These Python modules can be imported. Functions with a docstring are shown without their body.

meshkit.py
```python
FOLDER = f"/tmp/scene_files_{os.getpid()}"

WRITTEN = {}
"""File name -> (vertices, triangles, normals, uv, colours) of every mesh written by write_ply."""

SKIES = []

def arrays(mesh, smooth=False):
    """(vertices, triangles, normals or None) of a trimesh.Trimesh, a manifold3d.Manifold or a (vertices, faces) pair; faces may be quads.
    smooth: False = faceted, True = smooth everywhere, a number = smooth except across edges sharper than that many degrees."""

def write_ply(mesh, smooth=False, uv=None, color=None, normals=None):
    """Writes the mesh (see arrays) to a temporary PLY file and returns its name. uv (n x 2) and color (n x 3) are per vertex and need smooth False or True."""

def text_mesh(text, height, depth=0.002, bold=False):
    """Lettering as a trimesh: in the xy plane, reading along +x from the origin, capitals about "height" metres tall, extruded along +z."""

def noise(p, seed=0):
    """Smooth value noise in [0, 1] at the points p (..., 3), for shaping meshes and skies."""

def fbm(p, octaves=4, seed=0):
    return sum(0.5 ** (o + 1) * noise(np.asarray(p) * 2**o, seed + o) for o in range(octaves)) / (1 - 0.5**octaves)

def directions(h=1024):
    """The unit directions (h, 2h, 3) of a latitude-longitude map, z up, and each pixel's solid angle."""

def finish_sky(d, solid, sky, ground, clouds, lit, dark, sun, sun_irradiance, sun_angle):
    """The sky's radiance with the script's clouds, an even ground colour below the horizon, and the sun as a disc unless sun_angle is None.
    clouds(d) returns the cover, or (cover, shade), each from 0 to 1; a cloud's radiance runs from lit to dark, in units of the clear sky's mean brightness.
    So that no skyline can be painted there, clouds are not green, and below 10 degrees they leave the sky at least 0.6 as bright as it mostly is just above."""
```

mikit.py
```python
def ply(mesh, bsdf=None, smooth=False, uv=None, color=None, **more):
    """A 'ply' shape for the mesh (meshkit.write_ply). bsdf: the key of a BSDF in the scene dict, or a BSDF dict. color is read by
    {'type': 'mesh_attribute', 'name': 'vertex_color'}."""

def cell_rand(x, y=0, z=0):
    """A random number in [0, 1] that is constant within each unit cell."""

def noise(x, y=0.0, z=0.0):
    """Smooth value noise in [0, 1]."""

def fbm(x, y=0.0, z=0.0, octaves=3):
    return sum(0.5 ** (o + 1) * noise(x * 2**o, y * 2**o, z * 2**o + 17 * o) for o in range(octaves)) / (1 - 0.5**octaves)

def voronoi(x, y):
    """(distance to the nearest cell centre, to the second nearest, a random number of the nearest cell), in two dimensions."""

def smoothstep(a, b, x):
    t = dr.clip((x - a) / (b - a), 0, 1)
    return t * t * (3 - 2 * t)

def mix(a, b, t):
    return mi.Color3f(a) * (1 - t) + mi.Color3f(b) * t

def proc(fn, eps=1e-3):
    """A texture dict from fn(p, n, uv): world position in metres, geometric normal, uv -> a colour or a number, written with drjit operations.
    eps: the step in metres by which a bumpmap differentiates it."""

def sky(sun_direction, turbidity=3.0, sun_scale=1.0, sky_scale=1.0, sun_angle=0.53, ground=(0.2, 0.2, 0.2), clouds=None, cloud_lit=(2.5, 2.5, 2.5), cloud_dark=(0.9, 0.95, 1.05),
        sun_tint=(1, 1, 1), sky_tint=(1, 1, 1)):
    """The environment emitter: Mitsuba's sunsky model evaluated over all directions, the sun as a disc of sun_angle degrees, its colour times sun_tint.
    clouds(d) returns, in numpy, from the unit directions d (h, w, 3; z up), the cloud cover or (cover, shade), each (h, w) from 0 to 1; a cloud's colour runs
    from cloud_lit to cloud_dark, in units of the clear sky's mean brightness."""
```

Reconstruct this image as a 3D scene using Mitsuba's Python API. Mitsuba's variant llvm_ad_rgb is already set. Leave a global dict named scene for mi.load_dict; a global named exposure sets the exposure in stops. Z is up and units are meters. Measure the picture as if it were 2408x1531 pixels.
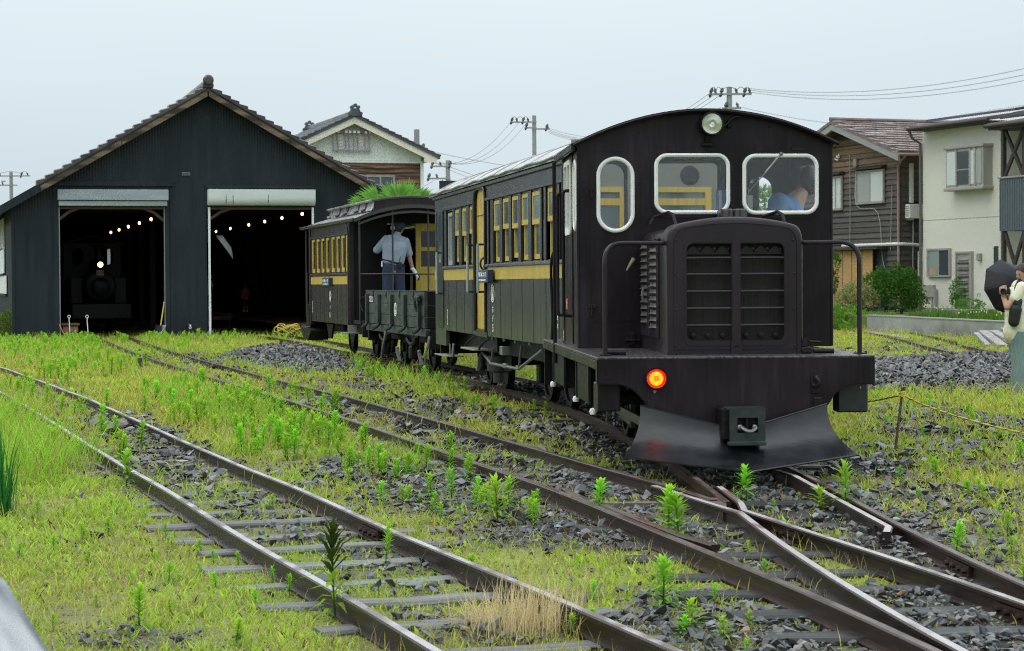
import math, random
import numpy as np, trimesh, shapely, drjit as dr, mitsuba as mi, mikit, meshkit
from shapely.geometry import Polygon, LineString, Point, box as sbox
from scipy.spatial import ConvexHull
import manifold3d as m3

# ---------------------------------------------------------------- camera, sky, exposure
T = mi.ScalarTransform4f
EYE = np.array([0, 0, 1.5])
PITCH, ROLL = math.atan(99.5 / 4931.0), math.radians(0.36)
fwd = np.array([0, math.cos(PITCH), -math.sin(PITCH)])
up0 = np.array([0, math.sin(PITCH), math.cos(PITCH)])
upv = math.sin(ROLL) * np.array([1.0, 0, 0]) + math.cos(ROLL) * up0
scene, labels = {}, {}
scene['main_camera'] = {'type': 'thinlens', 'fov': math.degrees(2 * math.atan(1204 / 4931.0)), 'fov_axis': 'x', 'aperture_radius': 0.0035,
                   'focus_distance': 16.0, 'near_clip': 0.1, 'far_clip': 6000.0,
                   'to_world': T().look_at(origin=EYE.tolist(), target=(EYE + fwd).tolist(), up=upv.tolist())}

def overcast(d):
    # an even rain sky, brighter overhead than at the horizon as overcast skies are, with a faint broad mottling
    el = np.clip(d[..., 2], 0, 1)
    m = meshkit.fbm(d * np.array([2.2, 2.2, 5.0]) + 7.0, 4, 3) - 0.5
    return np.ones_like(el), np.clip(1.0 - 0.98 * el + 0.16 * m, 0, 1)

scene['sky'] = mikit.sky([-0.45, -0.35, 0.85], turbidity=4, sun_scale=0.10, sun_angle=30, clouds=overcast,
                         cloud_lit=(3.15, 3.42, 3.50), cloud_dark=(1.05, 1.235, 1.325), ground=(0.08, 0.10, 0.05))
exposure = 2.5

# ---------------------------------------------------------------- helpers
rng = np.random.default_rng(11)

class Fr:
    """a local frame: u to the right, v away, z up"""
    def __init__(s, o, tan):
        a = math.atan(tan)
        s.o = np.array([o[0], o[1], 0.0]); s.u = np.array([math.cos(a), math.sin(a), 0]); s.v = np.array([-math.sin(a), math.cos(a), 0])
        s.R = np.stack([s.u, s.v, [0, 0, 1.0]], 0)
    def __call__(s, V): return np.asarray(V) @ s.R + s.o
WORLD = Fr((0, 0), 0)

used = {}
def nm(parent, name):
    k = f'{parent}__{name}' if parent else name
    n = used.get(k, -1) + 1
    used[k] = n
    return k if n == 0 else f'{k}_{n:03d}'

def put(parent, name, mesh, mat, F=None, smooth=False, **kw):
    """one entry of the scene: a part of parent (or a thing of its own where parent is '')"""
    if isinstance(mesh, MB): mesh = mesh.mesh()
    if isinstance(mesh, trimesh.Trimesh): mesh = (np.array(mesh.vertices), np.array(mesh.faces))
    V, Fc = mesh
    if F is not None: V = F(V)
    k = nm(parent, name)
    scene[k] = mikit.ply((V, Fc), mat, smooth, **kw)
    return k

def thing(name, label, cat, group=None, kind=None):
    k = nm('', name)
    tag(k, label, cat, group, kind)
    return k

def tag(k, label=None, cat=None, group=None, kind=None):
    d = labels.setdefault(k, {})
    if label: d['label'] = label
    if cat: d['category'] = cat
    if group: d['group'] = group
    if kind: d['kind'] = kind
    return k

def tri(m):
    m = m if isinstance(m, trimesh.Trimesh) else trimesh.Trimesh(*m, process=False)
    return np.array(m.vertices), np.array(m.faces)

class MB:
    def __init__(s): s.P, s.n = [], 0
    def add(s, V, F):
        V = np.asarray(V, float); F = np.asarray(F, int)
        if F.shape[1] == 4: F = np.vstack([F[:, [0, 1, 2]], F[:, [0, 2, 3]]])
        s.P.append((V, F + s.n)); s.n += len(V)
        return s
    def mesh(s): return np.vstack([p[0] for p in s.P]), np.vstack([p[1] for p in s.P])
    def box(s, u0, u1, v0, v1, z0, z1, c=0.0):
        if c <= 0:
            V = [[x, y, z] for x in (u0, u1) for y in (v0, v1) for z in (z0, z1)]
            return s.add(V, [[0, 1, 3], [0, 3, 2], [4, 6, 7], [4, 7, 5], [0, 4, 5], [0, 5, 1], [2, 3, 7], [2, 7, 6], [0, 2, 6], [0, 6, 4], [1, 5, 7], [1, 7, 3]])
        pts = []
        for x, sx in ((u0, 1), (u1, -1)):
            for y, sy in ((v0, 1), (v1, -1)):
                for z, sz in ((z0, 1), (z1, -1)):
                    pts += [[x + sx * c, y + sy * c, z], [x + sx * c, y, z + sz * c], [x, y + sy * c, z + sz * c]]
        return s.hull(pts)
    def hull(s, pts):
        pts = np.asarray(pts, float); h = ConvexHull(pts)
        F = h.simplices.copy(); N = h.equations[:, :3]
        cr = np.cross(pts[F[:, 1]] - pts[F[:, 0]], pts[F[:, 2]] - pts[F[:, 0]])
        f = (cr * N).sum(1) < 0; F[f] = F[f][:, ::-1]
        idx = np.unique(F); m = np.zeros(len(pts), int); m[idx] = np.arange(len(idx))
        return s.add(pts[idx], m[F])
    def beam(s, a, b, w, h, up=(0, 0, 1)):
        """a bar of section w x h from a to b"""
        a, b = np.asarray(a, float), np.asarray(b, float); d = b - a; d /= np.linalg.norm(d)
        x = np.cross(d, up if abs(d @ np.asarray(up, float)) < .999 else (1, 0, 0)); x /= np.linalg.norm(x); y = np.cross(x, d)
        V = [p + i * x * w / 2 + j * y * h / 2 for p in (a, b) for i in (-1, 1) for j in (-1, 1)]
        return s.hull(V)
    def tube(s, pts, r, n=8, closed=False, cap=True):
        p = np.asarray(pts, float); r = np.broadcast_to(r, (len(p),)).astype(float)
        if closed: t = np.roll(p, -1, 0) - np.roll(p, 1, 0)
        else: t = np.gradient(p, axis=0)
        t /= np.linalg.norm(t, axis=1, keepdims=True) + 1e-12
        a = np.cross(t[0], [0, 0, 1.0]) if abs(t[0][2]) < 0.9 else np.cross(t[0], [1.0, 0, 0])
        ang = np.arange(n) * 2 * np.pi / n; rows = []
        for i in range(len(p)):
            a = a - t[i] * (a @ t[i]); a /= np.linalg.norm(a); b = np.cross(t[i], a)
            rows.append(p[i] + r[i] * (np.cos(ang)[:, None] * a + np.sin(ang)[:, None] * b))
        V = np.vstack(rows); m = len(p); F = []
        for i in range(m if closed else m - 1):
            j = (i + 1) % m
            for k in range(n):
                l = (k + 1) % n
                F += [[i * n + k, i * n + l, j * n + l], [i * n + k, j * n + l, j * n + k]]
        if cap and not closed:
            V = np.vstack([V, p[:1], p[-1:]]); c0, c1 = m * n, m * n + 1
            for k in range(n):
                l = (k + 1) % n
                F += [[c0, l, k], [c1, (m - 1) * n + k, (m - 1) * n + l]]
        return s.add(V, F)
    def prism(s, poly, d0, d1, axis='v'):
        """a polygon extruded along an axis: 'v' from (u,z), 'u' from (v,z), 'z' from (u,v)"""
        for g in getattr(poly, 'geoms', [poly]):
            if g.is_empty or g.area < 1e-9: continue
            m = trimesh.creation.extrude_polygon(g, d1 - d0, engine='earcut')
            V = np.array(m.vertices); F = np.array(m.faces); a, b, c = V[:, 0], V[:, 1], V[:, 2] + d0
            if axis == 'v': s.add(np.stack([a, c, b], 1), F[:, ::-1])
            elif axis == 'u': s.add(np.stack([c, a, b], 1), F)
            else: s.add(np.stack([a, b, c], 1), F)
        return s
    def grid(s, fn, nu, nv, flip=False):
        g = np.array([[fn(i / nu, j / nv) for j in range(nv + 1)] for i in range(nu + 1)], float)
        i, j = np.meshgrid(np.arange(nu), np.arange(nv), indexing='ij'); w = nv + 1
        q = np.stack([i * w + j, (i + 1) * w + j, (i + 1) * w + j + 1, i * w + j + 1], -1).reshape(-1, 4)
        return s.add(g.reshape(-1, 3), q[:, ::-1] if flip else q)
    def lathe(s, prof, c, axis, n=20):
        """prof: (radius, along) pairs; c the centre; axis the direction"""
        ax = np.asarray(axis, float); ax /= np.linalg.norm(ax); c = np.asarray(c, float)
        a = np.cross(ax, [0, 0, 1.0]) if abs(ax[2]) < 0.9 else np.array([1.0, 0, 0]); a /= np.linalg.norm(a); b = np.cross(ax, a)
        ang = np.arange(n) * 2 * np.pi / n; V = []; F = []
        for r, h in prof: V.append(c + ax * h + r * (np.cos(ang)[:, None] * a + np.sin(ang)[:, None] * b))
        for i in range(len(prof) - 1):
            for k in range(n):
                l = (k + 1) % n
                F.append([i * n + k, i * n + l, (i + 1) * n + l, (i + 1) * n + k])
        return s.add(np.vstack(V), F)
    def sphere(s, c, r, n=8, sc=(1, 1, 1)):
        m = trimesh.creation.uv_sphere(1.0, count=[n, 2 * n])
        return s.add(np.array(m.vertices) * np.array(sc) * r + np.asarray(c, float), np.array(m.faces))
    def loft(s, rings, cap0=True, cap1=True):
        """rings: equal-length closed outlines"""
        n = len(rings[0]); V = np.vstack(rings); F = []
        for i in range(len(rings) - 1):
            for k in range(n):
                l = (k + 1) % n
                F.append([i * n + k, i * n + l, (i + 1) * n + l, (i + 1) * n + k])
        F = np.array(F); F = np.vstack([F[:, [0, 1, 2]], F[:, [0, 2, 3]]]); m = len(rings)
        ex = []
        if cap0: V = np.vstack([V, np.mean(rings[0], 0)]); ex += [[len(V) - 1, (k + 1) % n, k] for k in range(n)]
        if cap1: V = np.vstack([V, np.mean(rings[-1], 0)]); ex += [[len(V) - 1, (m - 1) * n + k, (m - 1) * n + (k + 1) % n] for k in range(n)]
        if ex: F = np.vstack([F, ex])
        return s.add(V, F)

def rrect(u0, u1, z0, z1, r, n=6):
    r = min(r, (u1 - u0) / 2 - 1e-4, (z1 - z0) / 2 - 1e-4)
    return sbox(u0 + r, z0 + r, u1 - r, z1 - r).buffer(r, quad_segs=n)
def ring_pts(poly, v):
    p = np.array(poly.exterior.coords)[:-1]
    return np.stack([p[:, 0], np.full(len(p), v), p[:, 1]], 1)
def resample(p, step, closed=False):
    p = np.asarray(p, float)
    if closed: p = np.vstack([p, p[:1]])
    d = np.r_[0, np.cumsum(np.linalg.norm(np.diff(p, axis=0), axis=1))]; n = max(2, int(round(d[-1] / step)) + 1)
    t = np.linspace(0, d[-1], n); q = np.stack([np.interp(t, d, p[:, k]) for k in range(p.shape[1])], 1)
    return q[:-1] if closed else q
def spline(p, n=40):
    """a smooth curve through the points"""
    from scipy.interpolate import CubicSpline
    p = np.asarray(p, float); d = np.r_[0, np.cumsum(np.linalg.norm(np.diff(p, axis=0), axis=1) ** 0.6)]
    return CubicSpline(d, p)(np.linspace(0, d[-1], n))

# lettering: latin by text_mesh, kana and kanji by strokes in a unit square
STROKES = {
 '新': [[(.05,.9),(.45,.9)],[(.25,1),(.25,.9)],[(.12,.85),(.17,.72)],[(.38,.85),(.33,.72)],[(0,.7),(.5,.7)],[(.02,.48),(.48,.48)],[(.25,.7),(.25,0)],[(.25,.45),(.05,.2)],[(.25,.45),(.42,.25)],[(.9,.98),(.6,.88)],[(.6,.9),(.6,.4),(.5,.05)],[(.6,.6),(1,.6)],[(.82,.6),(.82,0)]],
 '黒': [[(.2,.98),(.8,.98),(.8,.62),(.2,.62),(.2,.98)],[(.2,.8),(.8,.8)],[(.5,.98),(.5,.3)],[(.12,.47),(.88,.47)],[(.03,.3),(.97,.3)],[(.1,.18),(.02,0)],[(.35,.18),(.38,0)],[(.62,.18),(.68,0)],[(.85,.18),(.97,0)]],
 '井': [[(.08,.7),(.92,.7)],[(0,.35),(1,.35)],[(.33,1),(.33,.4),(.12,0)],[(.68,1),(.68,0)]],
 '行': [[(.3,1),(.05,.78)],[(.35,.75),(.02,.42)],[(.22,.58),(.22,0)],[(.5,.88),(.95,.88)],[(.42,.6),(1,.6)],[(.78,.6),(.78,.05),(.65,.08)]],
 'ホ': [[(.05,.75),(.95,.75)],[(.5,1),(.5,.02),(.4,.08)],[(.28,.5),(.08,.15)],[(.72,.5),(.92,.15)]],
 'ジ': [[(.1,.85),(.35,.72)],[(.05,.58),(.3,.45)],[(.1,.05),(.5,.2),(.85,.65)],[(.68,.98),(.76,.82)],[(.88,1),(.96,.86)]],
 'ハ': [[(.38,.85),(.25,.35),(.03,.05)],[(.6,.9),(.75,.4),(.97,.05)]],
 'ト': [[(.35,1),(.35,0)],[(.35,.65),(.85,.4)]],
 '自': [[(.2,.85),(.8,.85),(.8,0),(.2,0),(.2,.85)],[(.5,1),(.42,.85)],[(.2,.57),(.8,.57)],[(.2,.28),(.8,.28)]],
 '重': [[(.1,.92),(.9,.96)],[(0,.8),(1,.8)],[(.2,.7),(.8,.7),(.8,.35),(.2,.35),(.2,.7)],[(.2,.52),(.8,.52)],[(.5,.95),(.5,0)],[(.1,.18),(.9,.18)],[(0,0),(1,0)]],
}
def glyph(ch, h, t=0.10, depth=0.002, w=None):
    w = w or h
    if ch in STROKES:
        g = shapely.union_all([LineString([(x * w, y * h) for x, y in st]).buffer(t * h / 2, cap_style='flat', join_style='mitre') for st in STROKES[ch]])
        return tri(trimesh.util.concatenate([trimesh.creation.extrude_polygon(q, depth, engine='earcut') for q in getattr(g, 'geoms', [g])]))
    m = meshkit.text_mesh(ch, h, depth, bold=True); V, F = tri(m)
    s = w / max(1e-6, np.ptp(V[:, 0])) if w != h else 1.0
    V[:, 0] = (V[:, 0] - V[:, 0].min()) * s
    return V, F
def on_side(mesh, v, z, u=0.0):
    """lettering on a side that faces -u, reading towards -v; (v, z) its lower left corner"""
    V, F = mesh
    return np.stack([u - V[:, 2], v - V[:, 0], z + V[:, 1]], 1), F
def on_front(mesh, u, z, v=0.0):
    V, F = mesh
    return np.stack([u + V[:, 0], v - V[:, 2], z + V[:, 1]], 1), F

# ---------------------------------------------------------------- materials
mix, noise, fbm, sstep = mikit.mix, mikit.noise, mikit.fbm, mikit.smoothstep
def mat(key, color, rough=0.6, spec=0.5, metal=0.0, bump=None, bscale=1.0, coat=0.0, two=True, **kw):
    c = color if isinstance(color, dict) else {'type': 'rgb', 'value': list(color)}
    b = {'type': 'principled', 'base_color': c, 'roughness': rough if isinstance(rough, dict) else float(rough), 'specular': float(spec), **kw}
    if metal: b['metallic'] = metal if isinstance(metal, dict) else float(metal)
    if coat: b['clearcoat'] = float(coat); b['clearcoat_gloss'] = 0.9
    if bump is not None: b = {'type': 'bumpmap', 'arbitrary': bump, 'scale': float(bscale), 'bsdf': b}
    scene[key] = {'type': 'twosided', 'bsdf': b} if two else b
P = mikit.proc
mat('loco_paint', P(lambda p, n, uv: mix((.0095, .0062, .0092), (.0235, .0165, .0225), sstep(.35, .75, fbm(p.x * 3, p.y * 3, p.z * 1.6, 3))) * (0.62 + 0.45 * noise(p.x * 60, p.y * 60, p.z * 7) + .40 * sstep(.5, .85, noise(p.x * 26, p.y * 26, p.z * .9)))), rough=P(lambda p, n, uv: .18 + .30 * fbm(p.x * 9, p.y * 9, p.z * 1.6, 3)), spec=0.20,
    bump=P(lambda p, n, uv: 0.0022 * noise(p.x * 5, p.y * 5, p.z * 5) + 0.0003 * noise(p.x * 45, p.y * 45, p.z * 45), 4e-3))
mat('loco_dark', (.005, .0042, .005), 0.45, .2)
mat('hood_paint', P(lambda p, n, uv: mix((.011, .0075, .0105), (.026, .0185, .0245), fbm(p.x * 4, p.y * 4, p.z * 3, 3))), rough=0.28, spec=0.28)
mat('plow_steel', P(lambda p, n, uv: mix((.0035, .0046, .0062), (.0105, .0132, .0172), sstep(.3, .8, fbm(p.x * 9, p.y * 9, p.z * 14, 4)))), rough=0.30, spec=.6,
    bump=P(lambda p, n, uv: 0.002 * fbm(p.x * 14, p.y * 14, p.z * 14, 3), 3e-3))
mat('checker_plate', P(lambda p, n, uv: mix((.02, .017, .02), (.06, .055, .06), sstep(.4, .6, noise(p.x * 70, p.y * 40, 0)))), rough=0.3,
    bump=P(lambda p, n, uv: 0.003 * noise(p.x * 60, p.y * 30, 0), 3e-3))
mat('steel_worn', (.22, .22, .22), 0.35, metal=0.7)
mat('louver_steel', (.16, .155, .155), 0.3, metal=0.5)
mat('white_rubber', (.72, .75, .72), 0.45)
mat('white_paint', (.80, .80, .78), 0.5)
mat('sign_blue', (.012, .035, .085), 0.4)
mat('red_plate', (.35, .035, .025), 0.45)
mat('yellow_paint', P(lambda p, n, uv: mix((.40, .275, .030), (.52, .375, .060), fbm(p.x * 9, p.y * 9, p.z * 2.5, 3)) * (0.85 + 0.3 * noise(p.x * 70, p.y * 70, p.z * 4))), rough=0.42)
mat('cab_green', (.012, .035, .020), 0.5)
mat('cab_grey', (.10, .12, .12), 0.6)
def carr(p, n, uv):
    streak = fbm(p.x * 28, p.y * 28, p.z * 1.2, 3)
    c = mix((.009, .009, .012), (.026, .026, .032), streak)
    moss = sstep(1.32, 0.80, p.z + 0.55 * (fbm(p.x * 11, p.y * 11, p.z * 1.0, 3) - 0.5))
    return mix(c, mix((.030, .038, .022), (.065, .075, .045), streak), moss * 0.85)
mat('carriage_paint', P(carr), rough=0.34, spec=.3, bump=P(lambda p, n, uv: 0.0012 * noise(p.x * 30, p.y * 30, p.z * 1.5), 3e-3))
mat('carriage_roof', P(lambda p, n, uv: mix((.20, .20, .21), (.45, .45, .46), sstep(.3, .8, fbm(p.x * 7, p.y * 7, p.z * 3, 3)))), rough=0.22, spec=0.7,
    bump=P(lambda p, n, uv: 0.004 * fbm(p.x * 9, p.y * 9, p.z * 9, 3), 4e-3))
mat('coach_paint', P(lambda p, n, uv: mix((.010, .006, .007), (.026, .019, .021), fbm(p.x * 24, p.y * 24, p.z * 1.4, 3))), rough=0.34, spec=.3)
mat('coach_dark', (.007, .006, .007), 0.5, .2)
mat('wagon_green', P(lambda p, n, uv: mix((.011, .019, .018), (.040, .056, .047), sstep(.25, .8, fbm(p.x * 5, p.y * 5, p.z * 10, 4)))), rough=0.5,
    bump=P(lambda p, n, uv: 0.002 * noise(p.x * 12, p.y * 12, p.z * 60), 3e-3))
mat('underframe', (.007, .007, .007), 0.55, .2)
mat('interior_dark', (.02, .022, .022), 0.8)
mat('end_wall_reflected', (.16, .17, .15), 0.7)
mat('curtain', (.30, .33, .33), 0.8)
scene['glass'] = {'type': 'thindielectric'}
scene['lamp_glass'] = {'type': 'thindielectric'}
mat('reflector', (.75, .78, .70), 0.18, metal=0.85)
def railc(p, n, uv):
    side = mix((.009, .0055, .0045), (.032, .019, .015), fbm(p.x * 11, p.y * 6, p.z * 40, 3))
    top = mix((.36, .34, .35), (.14, .11, .105), sstep(.45, .75, fbm(p.x * 9, p.y * 3, 3, 3)))
    return mix(side, top, sstep(.80, .97, n.z) * sstep(.150, .170, p.z))
mat('rail_steel', P(railc), rough=0.36, spec=0.28)
def railr(p, n, uv):
    side = mix((.011, .006, .005), (.040, .020, .015), fbm(p.x * 11, p.y * 6, p.z * 40, 3))
    top = mix((.11, .080, .073), (.045, .026, .021), sstep(.35, .7, fbm(p.x * 9, p.y * 3, 3, 3)))
    return mix(side, top, sstep(.80, .97, n.z) * sstep(.150, .170, p.z))
mat('rail_rusty', P(railr), rough=0.38, spec=0.28)
def wood(a, b, q=0.29):
    def f(p, n, uv):
        s, t = p.x + q * p.y, p.y - q * p.x
        return mix(a, b, fbm(s * 2.5, t * 45, p.z * 45, 3)) * (0.7 + 0.6 * noise(s * 1.2, t * 1.6, 5))
    return P(f)
mat('sleeper_grey', wood((.035, .036, .035), (.17, .175, .17)), rough=0.5, bump=P(lambda p, n, uv: 0.004 * noise((p.x + .29 * p.y) * 3, (p.y - .29 * p.x) * 50, p.z * 50), 3e-3))
mat('sleeper_dark', wood((.008, .008, .009), (.042, .042, .046), .1), rough=0.42, spec=.3, bump=P(lambda p, n, uv: 0.004 * noise((p.x + .1 * p.y) * 3, (p.y - .1 * p.x) * 50, p.z * 50), 3e-3))
mat('timber_grey', P(lambda p, n, uv: mix((.13, .125, .13), (.36, .35, .36), fbm(p.x * 9, p.y * 3, p.z * 30, 3))), rough=0.55)
mat('timber_brown', P(lambda p, n, uv: mix((.055, .028, .020), (.14, .085, .06), fbm(p.x * 9, p.y * 3, p.z * 30, 3))), rough=0.6)
VC = {'type': 'mesh_attribute', 'name': 'vertex_color'}
mat('stone', VC, rough=0.32, spec=0.6)
mat('soil', VC, rough=0.75, bump=P(lambda p, n, uv: 0.012 * fbm(p.x * 22, p.y * 22, 0, 3), 6e-3))
scene['leaf'] = {'type': 'principledthin', 'base_color': VC, 'roughness': 0.45, 'diff_trans': 0.9, 'eta': 1.4}
mat('stalk', VC, rough=0.6)
mat('bark', P(lambda p, n, uv: mix((.05, .035, .02), (.14, .10, .07), noise(p.x * 30, p.y * 30, p.z * 8))), rough=0.8)
mat('shed_black', P(lambda p, n, uv: mix((.0095, .0145, .0210), (.0205, .0300, .0400), fbm(p.x * 1.4, p.y * 1.4, p.z * .7, 4)) * (0.75 + 0.5 * noise(p.x * 9, p.y * 9, p.z * .8))), rough=0.5, spec=0.22)
mat('shed_dark', (.008, .009, .010), 0.7)
mat('shed_inside', (.026, .023, .020), 0.85, .1)
mat('tile_dark', P(lambda p, n, uv: mix((.020, .018, .018), (.085, .075, .072), noise(p.x * 3.2, p.y * 3.2, p.z * 3.2))), rough=0.35)
mat('board_weathered', P(lambda p, n, uv: mix((.028, .020, .015), (.19, .135, .09), sstep(.35, .72, fbm(p.x * 1.3, p.y * 1.3, p.z * 6, 4)))), rough=0.7)
mat('shutter_blue', P(lambda p, n, uv: mix((.24, .29, .34), (.32, .37, .42), noise(p.x * 2, p.y * 2, p.z * 9))), rough=0.35)
mat('shutter_white', P(lambda p, n, uv: mix((.50, .56, .57), (.62, .67, .68), fbm(p.x * 2.2, p.y * 2.2, p.z * 2, 3))), rough=0.35)
mat('white_post', (.70, .74, .78), 0.5)
mat('pole_concrete', P(lambda p, n, uv: mix((.22, .235, .24), (.30, .31, .31), noise(p.x * 4, p.y * 4, p.z * .6))), rough=0.8)
mat('wire_black', (.10, .105, .11), 0.6)
mat('insulator', (.06, .065, .07), 0.4)
mat('cream_wall', P(lambda p, n, uv: mix((.58, .58, .52), (.64, .64, .58), fbm(p.x * .8, p.y * .8, p.z * .8, 3)) * (0.94 + 0.1 * noise(p.x * 30, p.y * 30, p.z * 30))), rough=0.8)
mat('pale_green_board', P(lambda p, n, uv: mix((.60, .65, .61), (.72, .76, .72), fbm(p.x * 1.5, p.y * 1.5, p.z * .5, 2))), rough=0.7)
mat('cream_trim', (.74, .70, .60), 0.6)
mat('mauve_trim', (.30, .28, .34), 0.6)
mat('grey_trim', (.27, .28, .28), 0.5)
mat('frame_grey', (.30, .29, .265), 0.45)
mat('siding', P(lambda p, n, uv: mix(mix((.026, .022, .022), (.118, .110, .104), fbm(p.x * 1.0 + p.y * .6, p.z * 26, 0, 4)), (.23, .145, .085),
    sstep(3.9, 5.2, p.z + 0.35 * (noise(p.x * 4, p.y * 4, p.z * 5) - .5)) * sstep(.3, .62, fbm(p.x * .7 + p.y * .4, p.z * 14, 4, 3)))), rough=0.7)
mat('siding_brown', P(lambda p, n, uv: mix((.030, .019, .014), (.24, .13, .075), sstep(.35, .7, fbm(p.x * .9, p.z * 18, 0, 4)))), rough=0.7)
mat('tile_red_sheen', P(lambda p, n, uv: mix(mix((.080, .050, .045), (.170, .118, .106), noise(p.x * 5, p.y * 5, p.z * 9)), (.40, .37, .38), .7 * sstep(.58, .75, fbm(p.x * 1.2, p.y * 1.2, p.z * 14, 3)))), rough=0.22, spec=0.7)  # whitish streaks paint the sheen of wet tiles into the colour
mat('tile_slate', P(lambda p, n, uv: mix((.03, .034, .042), (.10, .11, .125), noise(p.x * 2.5, p.y * 2.5, p.z * 2.5))), rough=0.3)
mat('window_pale', (.52, .57, .58), 0.25)
mat('window_dark', (.05, .065, .075), 0.12, spec=0.8)
mat('pvc_white', (.66, .67, .62), 0.45)
mat('pink_pipe', (.30, .19, .165), 0.6)
mat('bamboo', P(lambda p, n, uv: mix((.36, .22, .085), (.52, .34, .15), noise(p.x * 2, p.y * 2, p.z * 60))), rough=0.7)
mat('balcony_grey', (.10, .125, .15), 0.45)
mat('beam_brown', (.035, .028, .026), 0.6)
mat('solar_panel', (.02, .025, .035), 0.12, spec=0.9)
mat('concrete', P(lambda p, n, uv: mix((.20, .21, .20), (.36, .36, .34), fbm(p.x * 1.4, p.y * 1.4, p.z * 3, 4)) * (0.55 + 0.45 * sstep(.30, .62, p.z * .4 + fbm(p.x * 3, p.y * 1.1, p.z * .7, 3) * .7))), rough=0.8)
mat('rust', P(lambda p, n, uv: mix((.055, .030, .02), (.15, .085, .05), noise(p.x * 30, p.y * 30, p.z * 30))), rough=0.8)
mat('rope_yellow', (.55, .46, .07), 0.7)
mat('rope_black', (.03, .03, .03), 0.7)
mat('skin', (.42, .25, .17), 0.5)
mat('hair', (.010, .008, .008), 0.5)
mat('shirt_blue', (.30, .36, .47), 0.8)
mat('shirt_mid_blue', (.13, .26, .50), 0.8)
mat('navy', (.022, .035, .075), 0.8)
mat('glove', (.72, .73, .78), 0.8)
mat('tee_cream', (.66, .66, .52), 0.85)
mat('denim', P(lambda p, n, uv: mix((.12, .19, .20), (.22, .30, .31), fbm(p.x * 9, p.y * 9, p.z * 4, 3))), rough=0.85)
mat('black_cloth', (.012, .013, .016), 0.7)
mat('umbrella_cloth', (.012, .013, .019), 0.55, .25)
mat('orange', (.62, .14, .03), 0.8)
mat('shoe', (.025, .028, .035), 0.6)
mat('fence_wood', P(lambda p, n, uv: mix((.07, .085, .10), (.30, .31, .33), sstep(.3, .62, fbm(p.x * 20 + p.y * 7, p.y * 1.2, p.z * 24, 3)))), rough=0.7)
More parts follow.
